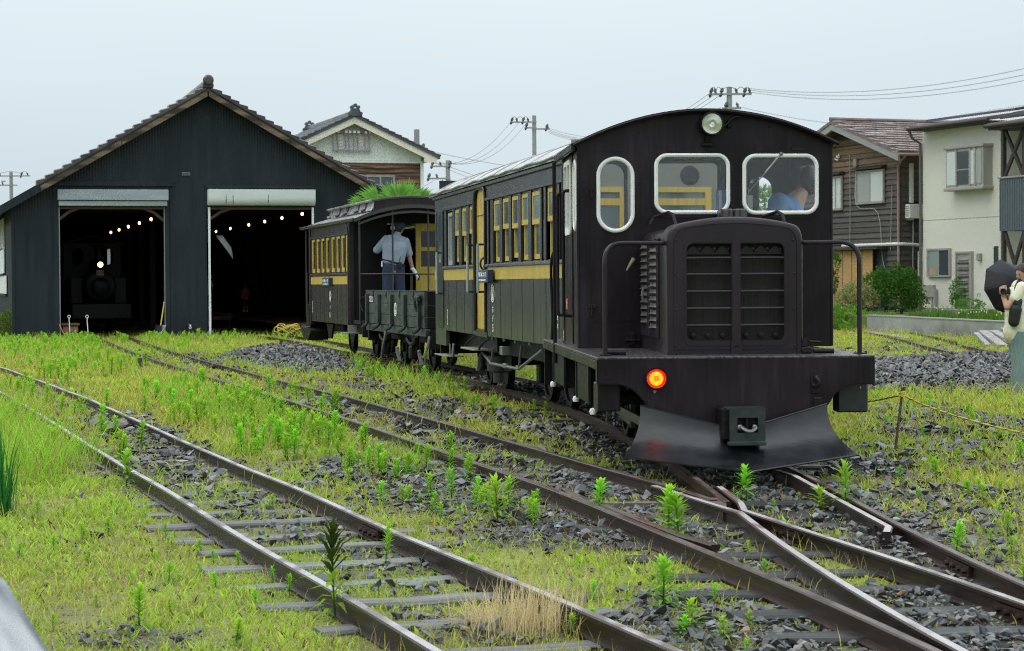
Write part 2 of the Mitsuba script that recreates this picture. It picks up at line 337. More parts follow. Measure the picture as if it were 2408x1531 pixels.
# ---------------------------------------------------------------- where tracks and gravel lie
TRK = {}
def track_fit(L, R, extra, deg, g=0.385):
    """the centre line x(y) through points measured on the left and right rail"""
    c = [(x + g, y) for x, y in L] + [(x - g, y) for x, y in R] + list(extra)
    c = np.array(c); w = np.ones(len(c)); 
    return np.polynomial.Polynomial.fit(c[:, 1], c[:, 0], deg)
gA = .405
cA = track_fit([(-2.34,13.73),(-1.91,12.51),(-1.35,10.74),(-.77,9.0),(-.63,8.58),(-.29,7.51),(-3.06,15.92)],
               [(-8.41,34.41),(-5.68,26.44),(-4.27,22.23),(-3.25,19.18),(-2.38,16.42),(-1.70,14.59),(-1.01,12.39),(-.67,11.3),(-.26,9.99),(.04,9.0),(.33,8.16),(.58,7.48)], [(-13.6,46.0)], 3, gA)
cB = track_fit([(-4.72,31.1),(-2.73,25.03),(-1.24,18.81),(-.49,16.14),(.14,13.71),(.41,12.65),(.87,10.7),(1.07,9.71),(1.26,8.85),(1.40,8.16),(1.51,7.54)],
               [(-7.04,42.12),(-4.65,33.82),(-2.76,28.04),(-1.82,24.59),(-1.05,21.39),(-.47,19.13),(.20,16.66),(.78,14.19),(.96,13.73),(1.22,12.36),(1.51,11.2),(1.78,10.0),(1.97,9.18),(2.09,8.58)],
               [(-10.72,56.3),(-10.72,56.3),(-13.3,66.0),(-15.4,74)], 4)
cC = track_fit([(-.53,28.08),(-.12,26.45),(.13,25.26),(.48,23.8),(.66,22.33),(.78,21.01),(.87,19.68),(.95,18.31),(1.0,17.47),(1.27,12.62),(1.32,11.95),(1.37,11.14),(1.42,9.97),(1.44,9.02),(1.51,8.12),(1.58,7.48)],
               [(1.91,14.68),(2.02,12.66),(2.14,10.7),(2.17,10.1),(2.20,9.03)], [(-.62,30.8),(-1.9,37.2),(-3.1,42.1),(-6.75,56.3),(-9.3,66.0)], 6)
cD = track_fit([], [], [(9.3,52.8),(9.05,48.3),(8.65,42.5),(8.25,37.0),(9.15,56.5),(8.6,61.0)], 3)

GRAVEL = [
(0.85, [(-5.38,24.87),(-4.05,22.79),(-2.7,18.34),(-1.84,14.0),(-2.71,15.24),(-3.69,18.41)]),
(0.6, [(-2.55,14.32),(-1.64,14.26),(-.73,11.66),(.07,8.24),(-.35,8.25),(-.95,10.47),(-1.56,11.89)]),
(0.8, [(-1.73,16.2),(-1.33,16.94),(-.37,17.07),(.34,13.6),(.8,11.21),(.62,10.4),(.1,11.43),(-.25,11.26),(-.97,13.42)]),
(0.95, [(-1.74,24.07),(-.87,20.84),(.15,16.44),(.88,14.69),(1.24,12.37),(1.46,9.65),(1.18,9.8),(.79,11.04),(.26,13.87),(-.76,18.18),(-1.55,21.53)]),
(0.7, [(-7.76,43.72),(-6.2,42.18),(-3.1,30.3),(-1.44,23.26),(-1.51,20.9),(-3.15,27.96),(-5.02,34.12),(-6.85,40.0)]),
(0.7, [(-1.75,28.35),(-.27,24.33),(.82,20.69),(.91,16.97),(1.17,14.67),(.78,15.67),(.17,18.58),(-.68,21.45),(-1.52,24.46)]),
(0.95, [(-1.05,33.55),(.53,27.52),(2.0,23.4),(2.4,16.37),(1.0,16.77),(.66,22.33),(-.3,27.1)]),
(0.92, [(.98,16.38),(2.2,16.29),(2.4,13.23),(2.48,10.17),(2.23,9.12),(1.97,9.77),(1.72,10.66),(1.46,12.14),(1.27,14.08)]),
(0.72, [(2.2,16.29),(2.92,17.03),(3.06,15.18),(3.34,13.69),(2.55,10.47),(2.48,12.3),(2.26,14.02)]),
(0.55, [(3.68,23.12),(4.57,23.82),(5.11,20.91),(3.7,15.14),(3.04,15.87),(2.75,17.04)]),
(0.8, [(4.16,21.0),(5.5,20.32),(5.2,17.78),(3.78,17.83)]),
(0.9, [(.37,9.44),(.58,9.69),(1.0,9.61),(1.32,8.19),(1.5,7.0),(.4,7.0),(.4,8.23)]),
(0.92, [(1.46,9.65),(1.97,9.77),(2.23,9.12),(1.99,8.17),(1.9,7.0),(1.4,7.0)]),
(0.9, [(-1.67,8.46),(-1.2,8.44),(-1.18,8.05),(-1.62,8.05)]),
(0.42, [(-2.86,30.27),(-2.91,35.48),(-1.19,30.05),(-1.02,24.41),(-1.93,26.78)]),
(0.45, [(7.26,44.96),(9.03,47.05),(9.03,40.64),(7.21,35.69),(5.53,31.14),(5.04,31.21)]),
]
HEAPS = [((-4.05, 37.9), (.95, 4.6), 0.30, -0.25), ((7.4, 31.4), (3.5, 5.0), 0.27, 0.2)]   # centre, half sizes, height, lean of the long axis

def inside(poly, X, Y, soft):
    """1 inside the polygon, falling to 0 over a soft edge"""
    x0, y0, x1, y1 = Polygon(poly).bounds
    out = np.zeros_like(X); m = (X > x0 - soft) & (X < x1 + soft) & (Y > y0 - soft) & (Y < y1 + soft)
    if not m.any(): return out
    pg = Polygon(poly); pts = shapely.points(X[m], Y[m])
    d = shapely.distance(pts, pg.boundary); s = np.where(shapely.contains_xy(pg, X[m], Y[m]), d, -d)
    out[m] = np.clip(s / soft * .5 + .5, 0, 1)
    return out

def heap_h(X, Y):
    h = np.zeros_like(X)
    for (cx, cy), (a, b), H, q in HEAPS:
        dy = Y - cy; dx = X - cx - q * dy
        r = np.hypot(dx / a, dy / b) + 0.25 * (meshkit.noise(np.stack([X * .9, Y * .5, 0 * X], -1), 5) - .5)
        h = np.maximum(h, H * np.clip(1.08 - r, 0, 1) ** 0.8)
    return h

def gravel_w(X, Y):
    """how stony the ground is, 0 to 1"""
    g = np.zeros_like(X)
    for w, poly in GRAVEL:
        yc = np.mean([p[1] for p in poly]); g = np.maximum(g, w * inside(poly, X, Y, 0.012 * yc + .12))
    g = np.maximum(g, np.clip(heap_h(X, Y) / .05, 0, 1))
    n = meshkit.fbm(np.stack([X * 2.1, Y * 1.3, 0 * X + 3], -1), 3, 8)
    return np.clip(g + (n - .5) * 1.1 * np.where((g > .03) & (g < .97), 1, 0.35 * (g <= .03)), 0, 1)

def ground_z(X, Y):
    X = np.asarray(X, float); Y = np.asarray(Y, float)
    z = 0.092 - .018 * np.exp(-((X - 1.6) / 1.3) ** 2) * np.clip((16 - Y) / 3, 0, 1) + 0.05 * (meshkit.fbm(np.stack([X * .5, Y * .35, 0 * X], -1), 3, 2) - .5) + 0.02 * (meshkit.fbm(np.stack([X * 4, Y * 4, 0 * X], -1), 2, 4) - .5)
    z = z + 0.13 * np.clip((X - 7.2) / 2.5, 0, 1) * np.clip((Y - 36) / 8, 0, 1)
    return z + heap_h(X, Y)

# ---------------------------------------------------------------- the ground: one sheet to the horizon
xs = np.unique(np.r_[-3000, -1200, -500, -200, -90, -50, np.arange(-26, -8, .8), np.arange(-8, 8, .13), np.arange(8, 20, .7), 26, 40, 90, 200, 500, 1200, 3000])
ys = np.unique(np.r_[-60, -10, 0, 3, np.arange(5, 16, .1), np.arange(16, 30, .22), np.arange(30, 60, .5), np.arange(60, 110, 5), 140, 220, 500, 1200, 3000, 5000])
gx, gy = np.meshgrid(xs, ys, indexing='ij')
gz = ground_z(gx, gy)
gw = gravel_w(gx, gy)
far = np.clip((gy - 58) / 4, 0, 1)
nz = meshkit.fbm(np.stack([gx * 3, gy * 3, 0 * gx], -1), 3, 21)[..., None]
n2 = meshkit.fbm(np.stack([gx * .5, gy * .3, 0 * gx], -1), 3, 22)[..., None]
soil = np.array([.036, .033, .030]) * (0.6 + 0.9 * nz)
green = np.array([.150, .190, .028]) * (0.5 + 1.0 * nz) * (1 - n2) + np.array([.125, .110, .040]) * (0.5 + 1.0 * nz) * n2
gcol = green * (1 - gw[..., None]) + soil * gw[..., None]
i, j = np.meshgrid(np.arange(len(xs) - 1), np.arange(len(ys) - 1), indexing='ij'); w_ = len(ys)
quads = np.stack([i * w_ + j, (i + 1) * w_ + j, (i + 1) * w_ + j + 1, i * w_ + j + 1], -1).reshape(-1, 4)
put('', 'ground', (np.stack([gx, gy, gz], -1).reshape(-1, 3), quads), 'soil', smooth=True, color=gcol.reshape(-1, 3))
tag('ground', 'weedy yard ground of soil, gravel and low grass', None, kind='structure')

# ---------------------------------------------------------------- tracks
RAILTOP = 0.18
PROF = np.array([(-.045, .085), (-.045, .093), (-.010, .105), (-.008, .150), (-.025, .158), (-.026, .174), (-.018, .18), (.018, .18), (.026, .174), (.025, .158), (.008, .150), (.010, .105), (.045, .093), (.045, .085)])
def offset_line(c, off, y0, y1, step=.25):
    y = np.arange(y0, y1 + 1e-6, step); x = c(y); s = c.deriv()(y); n = np.stack([1 / np.hypot(1, s), -s / np.hypot(1, s)], 1)
    return np.stack([x, y], 1) + n * off
def rail_mesh(line, dz=0.0, wob=0.0):
    line = np.asarray(line, float); t = np.gradient(line, axis=0); t /= np.linalg.norm(t, axis=1, keepdims=True)
    n = np.stack([t[:, 1], -t[:, 0]], 1)
    wz = wob * (meshkit.noise(np.stack([line[:, 1] * .45, 0 * line[:, 1], 0 * line[:, 1]], -1), 3) - .5)
    wx = wob * (meshkit.noise(np.stack([line[:, 1] * .35, 0 * line[:, 1] + 9, 0 * line[:, 1]], -1), 3) - .5)
    rings = [np.stack([line[k, 0] + n[k, 0] * (PROF[:, 0] + wx[k]), line[k, 1] + n[k, 1] * (PROF[:, 0] + wx[k]), PROF[:, 1] + dz + wz[k]], 1) for k in range(len(line))]
    return MB().loft(rings)
SLEEPERS = []
def sleeper_mesh(c, y, L, w, h, ztop, r, skew=0.0):
    """a weathered sleeper across the track at y, its edges worn uneven"""
    s = c.deriv()(y) + skew; a = math.atan(s); tx = np.array([-(-math.sin(a)), math.cos(a), 0]); nx = np.array([math.cos(a), -math.sin(a), 0])
    o = np.array([c(y), y, 0]); rings = []; SLEEPERS.append((o, nx, tx, L, w))
    ax = np.linspace(-L / 2, L / 2, 7) + r.uniform(-.02, .02) ; sh = r.uniform(-.06, .06)
    for q in ax:
        jw, jz = r.uniform(-.008, .008), r.uniform(-.006, .004)
        e = [(-w / 2 + jw, ztop - h), (-w / 2 + jw, ztop - .012 + jz), (-w / 2 + .012, ztop + jz), (w / 2 - .012, ztop + jz), (w / 2 + jw, ztop - .012 + jz), (w / 2 + jw, ztop - h)]
        rings.append(np.array([o + nx * (q + sh) + tx * f + np.array([0, 0, z]) for f, z in e]))
    return MB().loft(rings)

def sleepers(parent, c, y0, y1, step, L, matname, ztop, seed, skip=0.0):
    r = np.random.default_rng(seed); y = y0
    while y < y1:
        if r.random() > skip: put(parent, 'sleeper', sleeper_mesh(c, y, L + r.uniform(-.06, .06), .17 + r.uniform(-.02, .02), .10, ztop + r.uniform(-.012, .008), r, r.uniform(-.03, .03)), matname)
        y += step * (1 + r.uniform(-.1, .1))
def spikes(parent, c, off, y0, y1, step):
    m = MB()
    for k, y in enumerate(np.arange(y0, y1, step)):
        p = offset_line(c, off, y, y + .3, .3)[0]
        for s in (-1, 1): m.box(p[0] + s * .052 - .012, p[0] + s * .052 + .012, y - .012 + s * .02, y + .012 + s * .02, .08, .105)
    tag(put(parent, 'rail_spikes', m, 'rail_rusty'), kind='stuff')
def fishplate(parent, line, k, side):
    p, q = np.asarray(line[k]), np.asarray(line[k + 1]); t = (q - p) / np.linalg.norm(q - p); n = np.array([t[1], -t[0]]) * side
    a = p - t * .20 + n * .017; b = p + t * .20 + n * .017
    f = put(parent, 'fishplate', MB().beam([*a, .128], [*b, .128], .018, .05), 'rail_rusty')
    for s in (-.15, -.06, .06, .15):
        b0 = p + t * s + n * .024
        put(f, 'bolt', MB().lathe([(0, .022), (.014, .022), (.014, 0)], [*b0, .128], [*n, 0], 6), 'rail_rusty')

tA = thing('railway_track', 'overgrown narrow gauge track in the left foreground with grey sleepers', 'track')
for s in (-1, 1): put(tA, 'rail', rail_mesh(offset_line(cA, s * gA, 5.2, 44), wob=.02), 'rail_steel', smooth=35)
sleepers(tA, cA, 5.6, 30, .62, 1.34, 'sleeper_grey', .103, 31, .10)
for s in (-1, 1): spikes(tA, cA, s * gA, 7.4, 16, .62)
lA = offset_line(cA, gA, 5.2, 44); fishplate(tA, lA, 25, 1); fishplate(tA, lA, 25, -1)

tB = thing('railway_track', 'middle narrow gauge track running from the frog to the left shed door', 'track')
lB = offset_line(cB, -.385, 5.0, 74)
put(tB, 'rail', rail_mesh(lB, wob=.015), 'rail_rusty', smooth=35)
put(tB, 'rail', rail_mesh(offset_line(cB, .385, 12.55, 74), wob=.015), 'rail_rusty', smooth=35)
sleepers(tB, cB, 13.3, 38, .64, 1.45, 'sleeper_grey', .106, 32, .05)
put(tB, 'check_rail', rail_mesh(np.vstack([offset_line(cB, -.385 + .13, 10.6, 10.8, .2)[:1], offset_line(cB, -.385 + .085, 11.0, 13.4), offset_line(cB, -.385 + .13, 13.6, 13.8, .2)[:1]]), -.004), 'rail_rusty', smooth=35)
fishplate(tB, lB, 46, -1)

tC = thing('railway_track', 'narrow gauge track with the turnout frog, under the dark train', 'track')
lCr = offset_line(cC, .385, 5.0, 74)
put(tC, 'rail', rail_mesh(lCr, wob=.01), 'rail_rusty', smooth=35)
put(tC, 'rail', rail_mesh(offset_line(cC, -.385, 12.55, 74), wob=.01), 'rail_rusty', smooth=35)
# in front of the frog the inner rails run on to the points and end in the two wing rails
inC = offset_line(cC, -.385, 5.0, 12.0); inB = offset_line(cB, .385, 5.0, 12.05)
wingB = offset_line(cB, .385 - .075, 12.5, 13.6); wingC = offset_line(cC, -.385 + .075, 12.5, 13.5)
put(tC, 'wing_rail', rail_mesh(np.vstack([inC, wingB]), wob=.01), 'rail_steel', smooth=35)
put(tC, 'wing_rail', rail_mesh(np.vstack([inB, wingC]), wob=.01), 'rail_steel', smooth=35)
nose = np.array([1.235, 12.2])
put(tC, 'frog_nose', MB().hull([[nose[0] - .012, nose[1], .10], [nose[0] + .012, nose[1], .10], [nose[0] - .012, nose[1], .178], [nose[0] + .012, nose[1], .178],
    *[[*offset_line(cB, .385 - .026, 12.8, 13.0, .2)[0], z] for z in (.10, .178)], *[[*offset_line(cC, -.385 + .026, 12.8, 13.0, .2)[0], z] for z in (.10, .178)]]), 'rail_rusty')
put(tC, 'check_rail', rail_mesh(np.vstack([offset_line(cC, .385 - .15, 10.95, 11.1, .15)[:1], offset_line(cC, .385 - .085, 11.2, 14.4), offset_line(cC, .385 - .14, 14.6, 14.8, .2)[:1]]), .006), 'rail_steel', smooth=35)
for k in (25, 14): fishplate(tC, inB, k, -1)
fishplate(tC, inC, 11, -1); fishplate(tC, lCr, 20, -1)
r9 = np.random.default_rng(39)
for y in np.arange(5.3, 13.2, .60):            # the long turnout sleepers carry both tracks
    mid = np.polynomial.Polynomial([(cB(y) + cC(y)) / 2 - y * -.12, -.12])
    put(tC, 'sleeper', sleeper_mesh(mid, y + r9.uniform(-.04, .04), 1.55 + (y - 5) * .045 + r9.uniform(-.1, .2),   .18, .11, .110 + r9.uniform(-.008, .008), r9, r9.uniform(-.03, .03)), 'sleeper_dark')
sleepers(tC, cC, 13.3, 44, .62, 1.45, 'sleeper_dark', .104, 33)
for s in (-1, 1): spikes(tC, cC, s * .385, 6.0, 12.2, .60)

tD = thing('railway_track', 'short curved side track in the grass before the concrete wall', 'track')
put(tD, 'rail', rail_mesh(offset_line(cD, -.385, 37, 61), -.02 + .06), 'rail_rusty', smooth=35)
put(tD, 'rail', rail_mesh(offset_line(cD, .385, 42.6, 61), -.02 + .10), 'rail_rusty', smooth=35)
put(tD, 'rail', rail_mesh(offset_line(cD, .385, 36.4, 42.0), -.02 + .06), 'rail_rusty', smooth=35)
sleepers(tD, cD, 38, 60, .75, 1.4, 'sleeper_dark', .10, 35)
put(tD, 'crossing_plank', MB().box(8.95, 9.3, 47.5, 53.5, .1, .215, .01), 'timber_grey')
put(tD, 'crossing_plank', MB().box(9.72, 9.95, 46.8, 52.2, .1, .23, .01), 'timber_grey')
# ---------------------------------------------------------------- the engine shed
S = Fr((-8.273, 57.103), .27)
RZ = 6.72
def roof_z(u): return RZ - (.575 * u if u > 0 else -.585 * u)
def corrugated(mb, u0, u1, zb, zt, v=0.0, pitch=.076, amp=.011, along='u'):
    amp = .0045; n = max(2, int((u1 - u0) / pitch * 4)); us = np.linspace(u0, u1, n + 1); a = v - amp * np.cos(us / pitch * 2 * np.pi)
    f0 = zb if callable(zb) else (lambda q: zb); f1 = zt if callable(zt) else (lambda q: zt)
    V = []
    for q, w in zip(us, a):
        for z in (f0(q), f1(q)): V.append([q, w, z] if along == 'u' else [w, q, z])
    i = np.arange(n); F = np.stack([2 * i, 2 * i + 2, 2 * i + 3, 2 * i + 1], 1)
    mb.add(V, F if along == 'u' else F[:, ::-1])
sh = thing('engine_shed', 'large black corrugated engine shed with two open track doors and tiled gable roof', 'shed')
top = lambda u: roof_z(u) - .05
fr = MB()
corrugated(fr, -5.13, -4.08, 2.04, top); corrugated(fr, -5.13, -4.08, 0, 2.07, -.006)
corrugated(fr, -4.08, -1.08, 3.62, top); corrugated(fr, -1.08, -.02, 2.04, top); corrugated(fr, -1.08, -.02, 0, 2.07, -.006)
corrugated(fr, -.02, 2.92, 3.62, top); corrugated(fr, 2.92, 4.62, 0, top)
W = put(sh, 'front_wall', fr, 'shed_black', S)
lw = MB(); corrugated(lw, 0, 27, 0, roof_z(-5.13) - .03, -5.13, along='v'); put(sh, 'side_wall', lw, 'shed_black', S)
rw = MB(); rw.box(4.62, 4.70, 0, 27, 0, roof_z(4.62) - .03); put(sh, 'side_wall', rw, 'shed_black', S)
bk = Polygon([(-5.08, 0), (4.62, 0), (4.62, roof_z(4.62) - .06), (0, RZ - .06), (-5.08, roof_z(-5.08) - .06)])
bk = bk.difference(sbox(-1.30, 2.15, -.24, 3.05)).difference(Polygon([(3.55, 3.5), (3.85, 3.5), (4.2, 3.0), (4.28, 2.5), (4.0, 2.9)]))
put(sh, 'rear_wall', MB().prism(bk, 26.9, 27.05, 'v'), 'shed_inside', S)
ln = MB(); ln.box(-5.09, -5.03, .05, 26.9, 0, 3.6); ln.box(4.53, 4.6, .05, 26.9, 0, 3.9); put(sh, 'inner_lining', ln, 'shed_inside', S)
scene['dirty_pane'] = {'type': 'principledthin', 'base_color': {'type': 'rgb', 'value': [.36, .40, .43]}, 'roughness': .6, 'diff_trans': 1.6}
put(sh, 'rear_window', MB().box(-1.30, -.24, 26.96, 26.965, 2.15, 3.05), 'dirty_pane', S); put(sh, 'rear_window', MB().box(3.5, 4.3, 26.96, 26.965, 2.45, 3.55), 'dirty_pane', S)
tr = MB()
for v in np.arange(2.5, 26, 3.9):
    tr.box(-5.0, 4.5, v, v + .18, 3.66, 3.86)
    for a, b in (((-4.9, v + .09, 3.86), (0, v + .09, 6.4)), ((4.5, v + .09, 3.86), (0, v + .09, 6.4)), ((0, v + .09, 3.86), (0, v + .09, 6.4))): tr.beam(a, b, .14, .16)
    for u in (-5.0, -.95, 4.45): tr.box(u, u + .16, v, v + .16, 0, 3.66)
put(sh, 'roof_truss', tr, 'shed_inside', S)
fm = MB(); fm.box(-4.10, -3.96, -.05, .03, 0, 4.16, .01); fm.box(-1.15, -1.03, -.05, .03, 0, 4.16, .01); fm.box(-4.14, -.90, -.08, .03, 4.17, 4.32, .01); put(sh, 'door_frame', fm, 'shed_black', S)
fm = MB(); fm.box(-.06, 2.95, -.07, .03, 4.13, 4.22, .01); put(sh, 'door_frame', fm, 'shed_black', S)
ct = MB(); ct.box(-5.20, -5.11, -.03, .05, 0, roof_z(-5.15) - .02, .01); put(sh, 'corner_trim', ct, 'shed_black', S)
s1 = put(sh, 'roller_shutter', MB().box(-3.99, -1.06, -.22, .02, 3.79, 4.08, .012), 'shutter_blue', S); tag(s1, 'blue grey shutter box over the left door')
put(s1, 'bottom_bar', MB().box(-3.96, -1.09, -.16, 0, 3.64, 3.775, .01), 'shutter_blue', S)
pr = [(-.32, 4.10), (-.32, 3.90)] + [(-.32 + .16 - .16 * math.cos(a), 3.86 - .20 * math.sin(a)) for a in np.linspace(.2, 2.6, 9)] + [(.02, 3.70), (.02, 4.10)]
s2 = put(sh, 'roller_shutter', MB().prism(Polygon(pr), .0, 2.93, 'u'), 'shutter_white', S, smooth=40); tag(s2, 'white rounded shutter drum over the right door')
sm = MB()
for u in (.47, .66, 1.62): sm.box(u, u + .014, -.326, -.3, 3.74 if u > 1 else 3.70, 3.95)
put(s2, 'rust_streak', sm, 'beam_brown', S)
k = put(sh, 'door_post', MB().box(.015, .075, -.08, -.02, 0, 3.62, .006), 'white_post', S); tag(k, 'white post at the left of the right door')
put(sh, 'door_post', MB().box(2.86, 2.92, -.08, -.02, 0, 3.62, .006), 'white_post', S)
put(sh, 'door_post', MB().box(-3.97, -3.93, -.02, .05, 0, 3.62, .006), 'grey_trim', S); put(sh, 'door_post', MB().box(-1.17, -1.13, -.02, .05, 0, 3.62, .006), 'grey_trim', S)
for a, b in (((-3.95, 3.28), (-3.40, 3.60)), ((-1.15, 3.25), (-1.72, 3.60)), ((.06, 3.28), (.68, 3.60))):
    m_ = MB().tube(np.array([[a[0], .12, a[1]], [(a[0] + b[0]) / 2, .12, (a[1] + b[1]) / 2 + .05], [b[0], .12, b[1]]]), .045, 6); put(sh, 'corner_brace', m_, 'timber_brown', S)
put(sh, 'lintel', MB().box(-3.93, -1.17, .06, .2, 3.56, 3.66), 'timber_brown', S); put(sh, 'lintel', MB().box(.08, 2.86, .06, .2, 3.56, 3.66), 'timber_brown', S)
vt = put(sh, 'vent', MB().box(-.675, -.458, -.04, .02, 4.47, 4.56, .008), 'grey_trim', S)
for q in range(4): put(vt, 'slat', MB().box(-.665, -.47, -.05, -.04, 4.478 + q * .02, 4.488 + q * .02), 'shed_dark', S)
# left side windows, half boarded with white sheets
for v0, v1, zb, zt in ((8.0, 9.0, 2.6, 3.56), (9.4, 13.5, 2.7, 3.6)):
    wn = put(sh, 'window', MB().box(-5.17, -5.12, v0, v1, zb, zt), 'window_dark', S)
    m_ = MB()
    for v in np.arange(v0, v1 + .01, (v1 - v0) / max(1, round((v1 - v0) / 1.0))): m_.box(-5.20, -5.16, v - .05, v + .05, zb, zt)
    put(wn, 'frame', m_, 'white_paint', S)
for v0, v1, zb, zt in ((8.0, 22, 1.9, 2.66), (5.8, 22, 1.28, 1.83)):
    for v in np.arange(v0, v1 - .3, .62): put(sh, 'white_sheet', MB().box(-5.185, -5.16, v, v + .6, zb, zt - .03 * math.sin(v * 5) ** 2), 'shutter_white', S)
    put(sh, 'rail_board', MB().box(-5.22, -5.12, v0 - .15, 22, zb - .07, zb - .01), 'shed_dark', S)
# roof: two slopes, barge boards, tiles along the verge, ridge end
def slope(u, dz, du=0.0): return (u + du, roof_z(u) + dz)
rf = MB().prism(Polygon([(-5.75, roof_z(-5.75) + .02), (0, RZ + .02), (0, RZ + .10), (-5.75, roof_z(-5.75) + .10)]), -.42, 27.3, 'v').prism(Polygon([(5.0, roof_z(5.0) + .02), (5.0, roof_z(5.0) + .10), (.0, RZ + .10), (0, RZ + .02)]), -.42, 27.3, 'v')
R_ = put(sh, 'roof', rf, 'tile_dark', S)
for a, b, mtn in ((-.02, -2.3, 'board_weathered'), (-2.32, -4.44, 'board_weathered'), (-4.46, -5.8, 'shed_black'), (.02, 2.2, 'board_weathered'), (2.22, 4.5, 'board_weathered'), (4.52, 5.02, 'shed_black')):
    pg = Polygon([(a, roof_z(a) - .12), (b, roof_z(b) - .12), (b, roof_z(b) + (.03 if mtn != 'shed_black' else .12)), (a, roof_z(a) + (.03 if mtn != 'shed_black' else .12))])
    put(R_, 'barge_board', MB().prism(pg, -.47, -.43, 'v'), mtn, S)
r5 = np.random.default_rng(55)
for sg, umax in ((-1, 4.55), (1, 4.80)):
    n = int(umax / .233)
    for q in range(n):
        ua, ub = sg * (umax - q * .233), sg * (umax - q * .233 - .30); lo, hi = roof_z(ua) + .10, roof_z(ub) + .10
        for row in range(2):
            v0 = -.50 + row * .27; j = r5.uniform(-.012, .012)
            pts = [[ua, v, lo + d] for v in (v0 + j, v0 + .26) for d in (-.02, .125)] + [[ub, v, hi + d] for v in (v0 + j, v0 + .26) for d in (-.012, .03)] + [[ua, v0 + .13, lo + .15], [ub, v0 + .13, hi + .06]]
            put(R_, 'tile', MB().hull(pts), 'tile_dark', S)
put(R_, 'ridge', MB().tube([[0, -.45, RZ + .22], [0, 27.2, RZ + .22]], .13, 10), 'tile_dark', S, smooth=40)
put(R_, 'ridge_end', MB().lathe([(0, -.05), (.10, -.05), (.145, -.01), (.145, .10), (.10, .16), (0, .16)], (0, -.55, RZ + .30), (0, 1, 0), 14).box(-.15, .15, -.5, -.2, RZ + .1, RZ + .22, .02), 'tile_dark', S, smooth=35)

# bulbs hanging on cords in two rows, all lit
scene['bulb_glow_bsdf'] = {'type': 'diffuse', 'reflectance': {'type': 'rgb', 'value': [.5, .45, .35]}}
def bulb(u, v, z, lab):
    t = thing('hanging_bulb', lab, 'light bulb', None)
    put(t, 'cord', MB().tube([[u, v, z + .10], [u, v, z + .42]], .008, 4), 'shed_dark', S); put(t, 'socket', MB().lathe([(0, .0), (.025, 0), (.025, .07), (0, .07)], (u, v, z + .05), (0, 0, 1), 8), 'shed_dark', S)
    scene[nm(t, 'glass')] = {**mikit.ply(tuple_(MB().sphere((u, v, z), .042, 5, (1, 1, 1.25)), S), 'bulb_glow_bsdf', True), 'emitter': {'type': 'area', 'radiance': {'type': 'rgb', 'value': [1.1, .62, .22]}}}
def tuple_(mb, F): V, Fc = mb.mesh(); return F(V), Fc
OR = ['first', 'second', 'third', 'fourth', 'fifth', 'sixth']
for q, v in enumerate((4.2, 8.0, 12.0, 15.8, 19.5)): bulb(-1.12, v, 3.42, f'lit bulb inside the left shed door, {OR[4 - q]} of five from the left')
for q, v in enumerate((3.1, 6.9, 10.5, 14.2, 19.0, 23.2)): bulb(3.12, v, 3.55, f'lit bulb inside the right shed door, {OR[5 - q]} of six from the left')
def platform(u0, u1, v0, v1, z, lab):
    t = thing('loading_platform', lab, 'platform')
    n = max(2, int((v1 - v0) / .3))
    put(t, 'deck', MB().box(u0, u1, v0, v1, z - .05, z, .01), 'timber_brown', S); m_ = MB()
    m_.box(u0 + .05, u1 - .05, v0 + .06, v0 + .10, z - .22, z - .08); put(t, 'front_board', m_, 'board_pink', S)
    for v in (v0 + .1, v1 - .2):
        for u in (u0 + .05, u1 - .15): put(t, 'leg', MB().box(u, u + .1, v, v + .1, 0, z - .05), 'timber_brown', S)
mat('board_pink', P(lambda p, n, uv: mix((.20, .085, .065), (.32, .15, .11), noise(p.x * 5, p.y * 5, p.z * 20))), rough=.7)
platform(-3.91, -3.42, .10, 1.6, .49, 'low wooden loading platform just inside the left shed door')
platform(2.45, 4.5, .3, 24, .40, 'long wooden platform along the right side of the shed')
platform(.9, 2.4, 13, 20, .56, 'low deck deep inside the right door with a child standing on it')
# two thin white rods with ring tops
for (u, v, lab) in ((-3.79, -1.4, 'left of two white ring-topped iron rods before the left shed door'), (-3.36, -1.9, 'right of two white ring-topped iron rods before the left shed door')):
    t = thing('iron_rod', lab, 'rod'); put(t, 'shaft', MB().tube([[u + .03, v, .02], [u, v, .66]], .013, 6), 'white_post', S)
    a = np.linspace(0, 2 * np.pi, 13)[:-1]; put(t, 'ring', MB().tube(np.stack([u + .035 * np.cos(a), 0 * a + v, .70 + .035 * np.sin(a)], 1), .010, 5, closed=True), 'white_post', S)
sv = thing('shovel', 'yellow handled shovel leaning inside the right edge of the left door', 'shovel')
put(sv, 'handle', MB().tube([[-1.32, -.25, .35], [-1.18, .05, 1.05]], .018, 6), 'rope_yellow', S)
put(sv, 'blade', MB().hull([[-1.52, -.3, .10], [-1.30, -.35, .08], [-1.26, -.22, .42], [-1.44, -.2, .44], [-1.4, -.24, .05], [-1.40, -.28, .42]]), 'umbrella_cloth', S)
st = thing('plank', 'pale plank end leaning at the right foot of the left door', 'plank'); put(st, 'board', MB().beam([-1.45, -.5, .04], [-1.19, -.1, .42], .10, .025), 'grey_trim', S)
mk = thing('marker_post', 'short black post with a white number 3 between the shed doors', 'post')
put(mk, 'post', MB().box(-.575, -.465, -.2, -.1, 0, .46, .012), 'shed_dark', S)
V_, F_ = glyph('3', .10); put(mk, 'number', on_front((V_, F_), -.55, .33, -.204), 'white_paint', S)
k = put('', 'hose', MB().tube(spline([[-3.98, -.15, .48], [-3.9, -.2, .30], [-3.78, -.3, .10], [-3.66, -.5, .05]], 14), .013, 5), 'rope_orange', S); mat('rope_orange', (.50, .26, .03), .6); tag(k, 'thin orange hose hanging from the platform at the left shed door', 'hose')
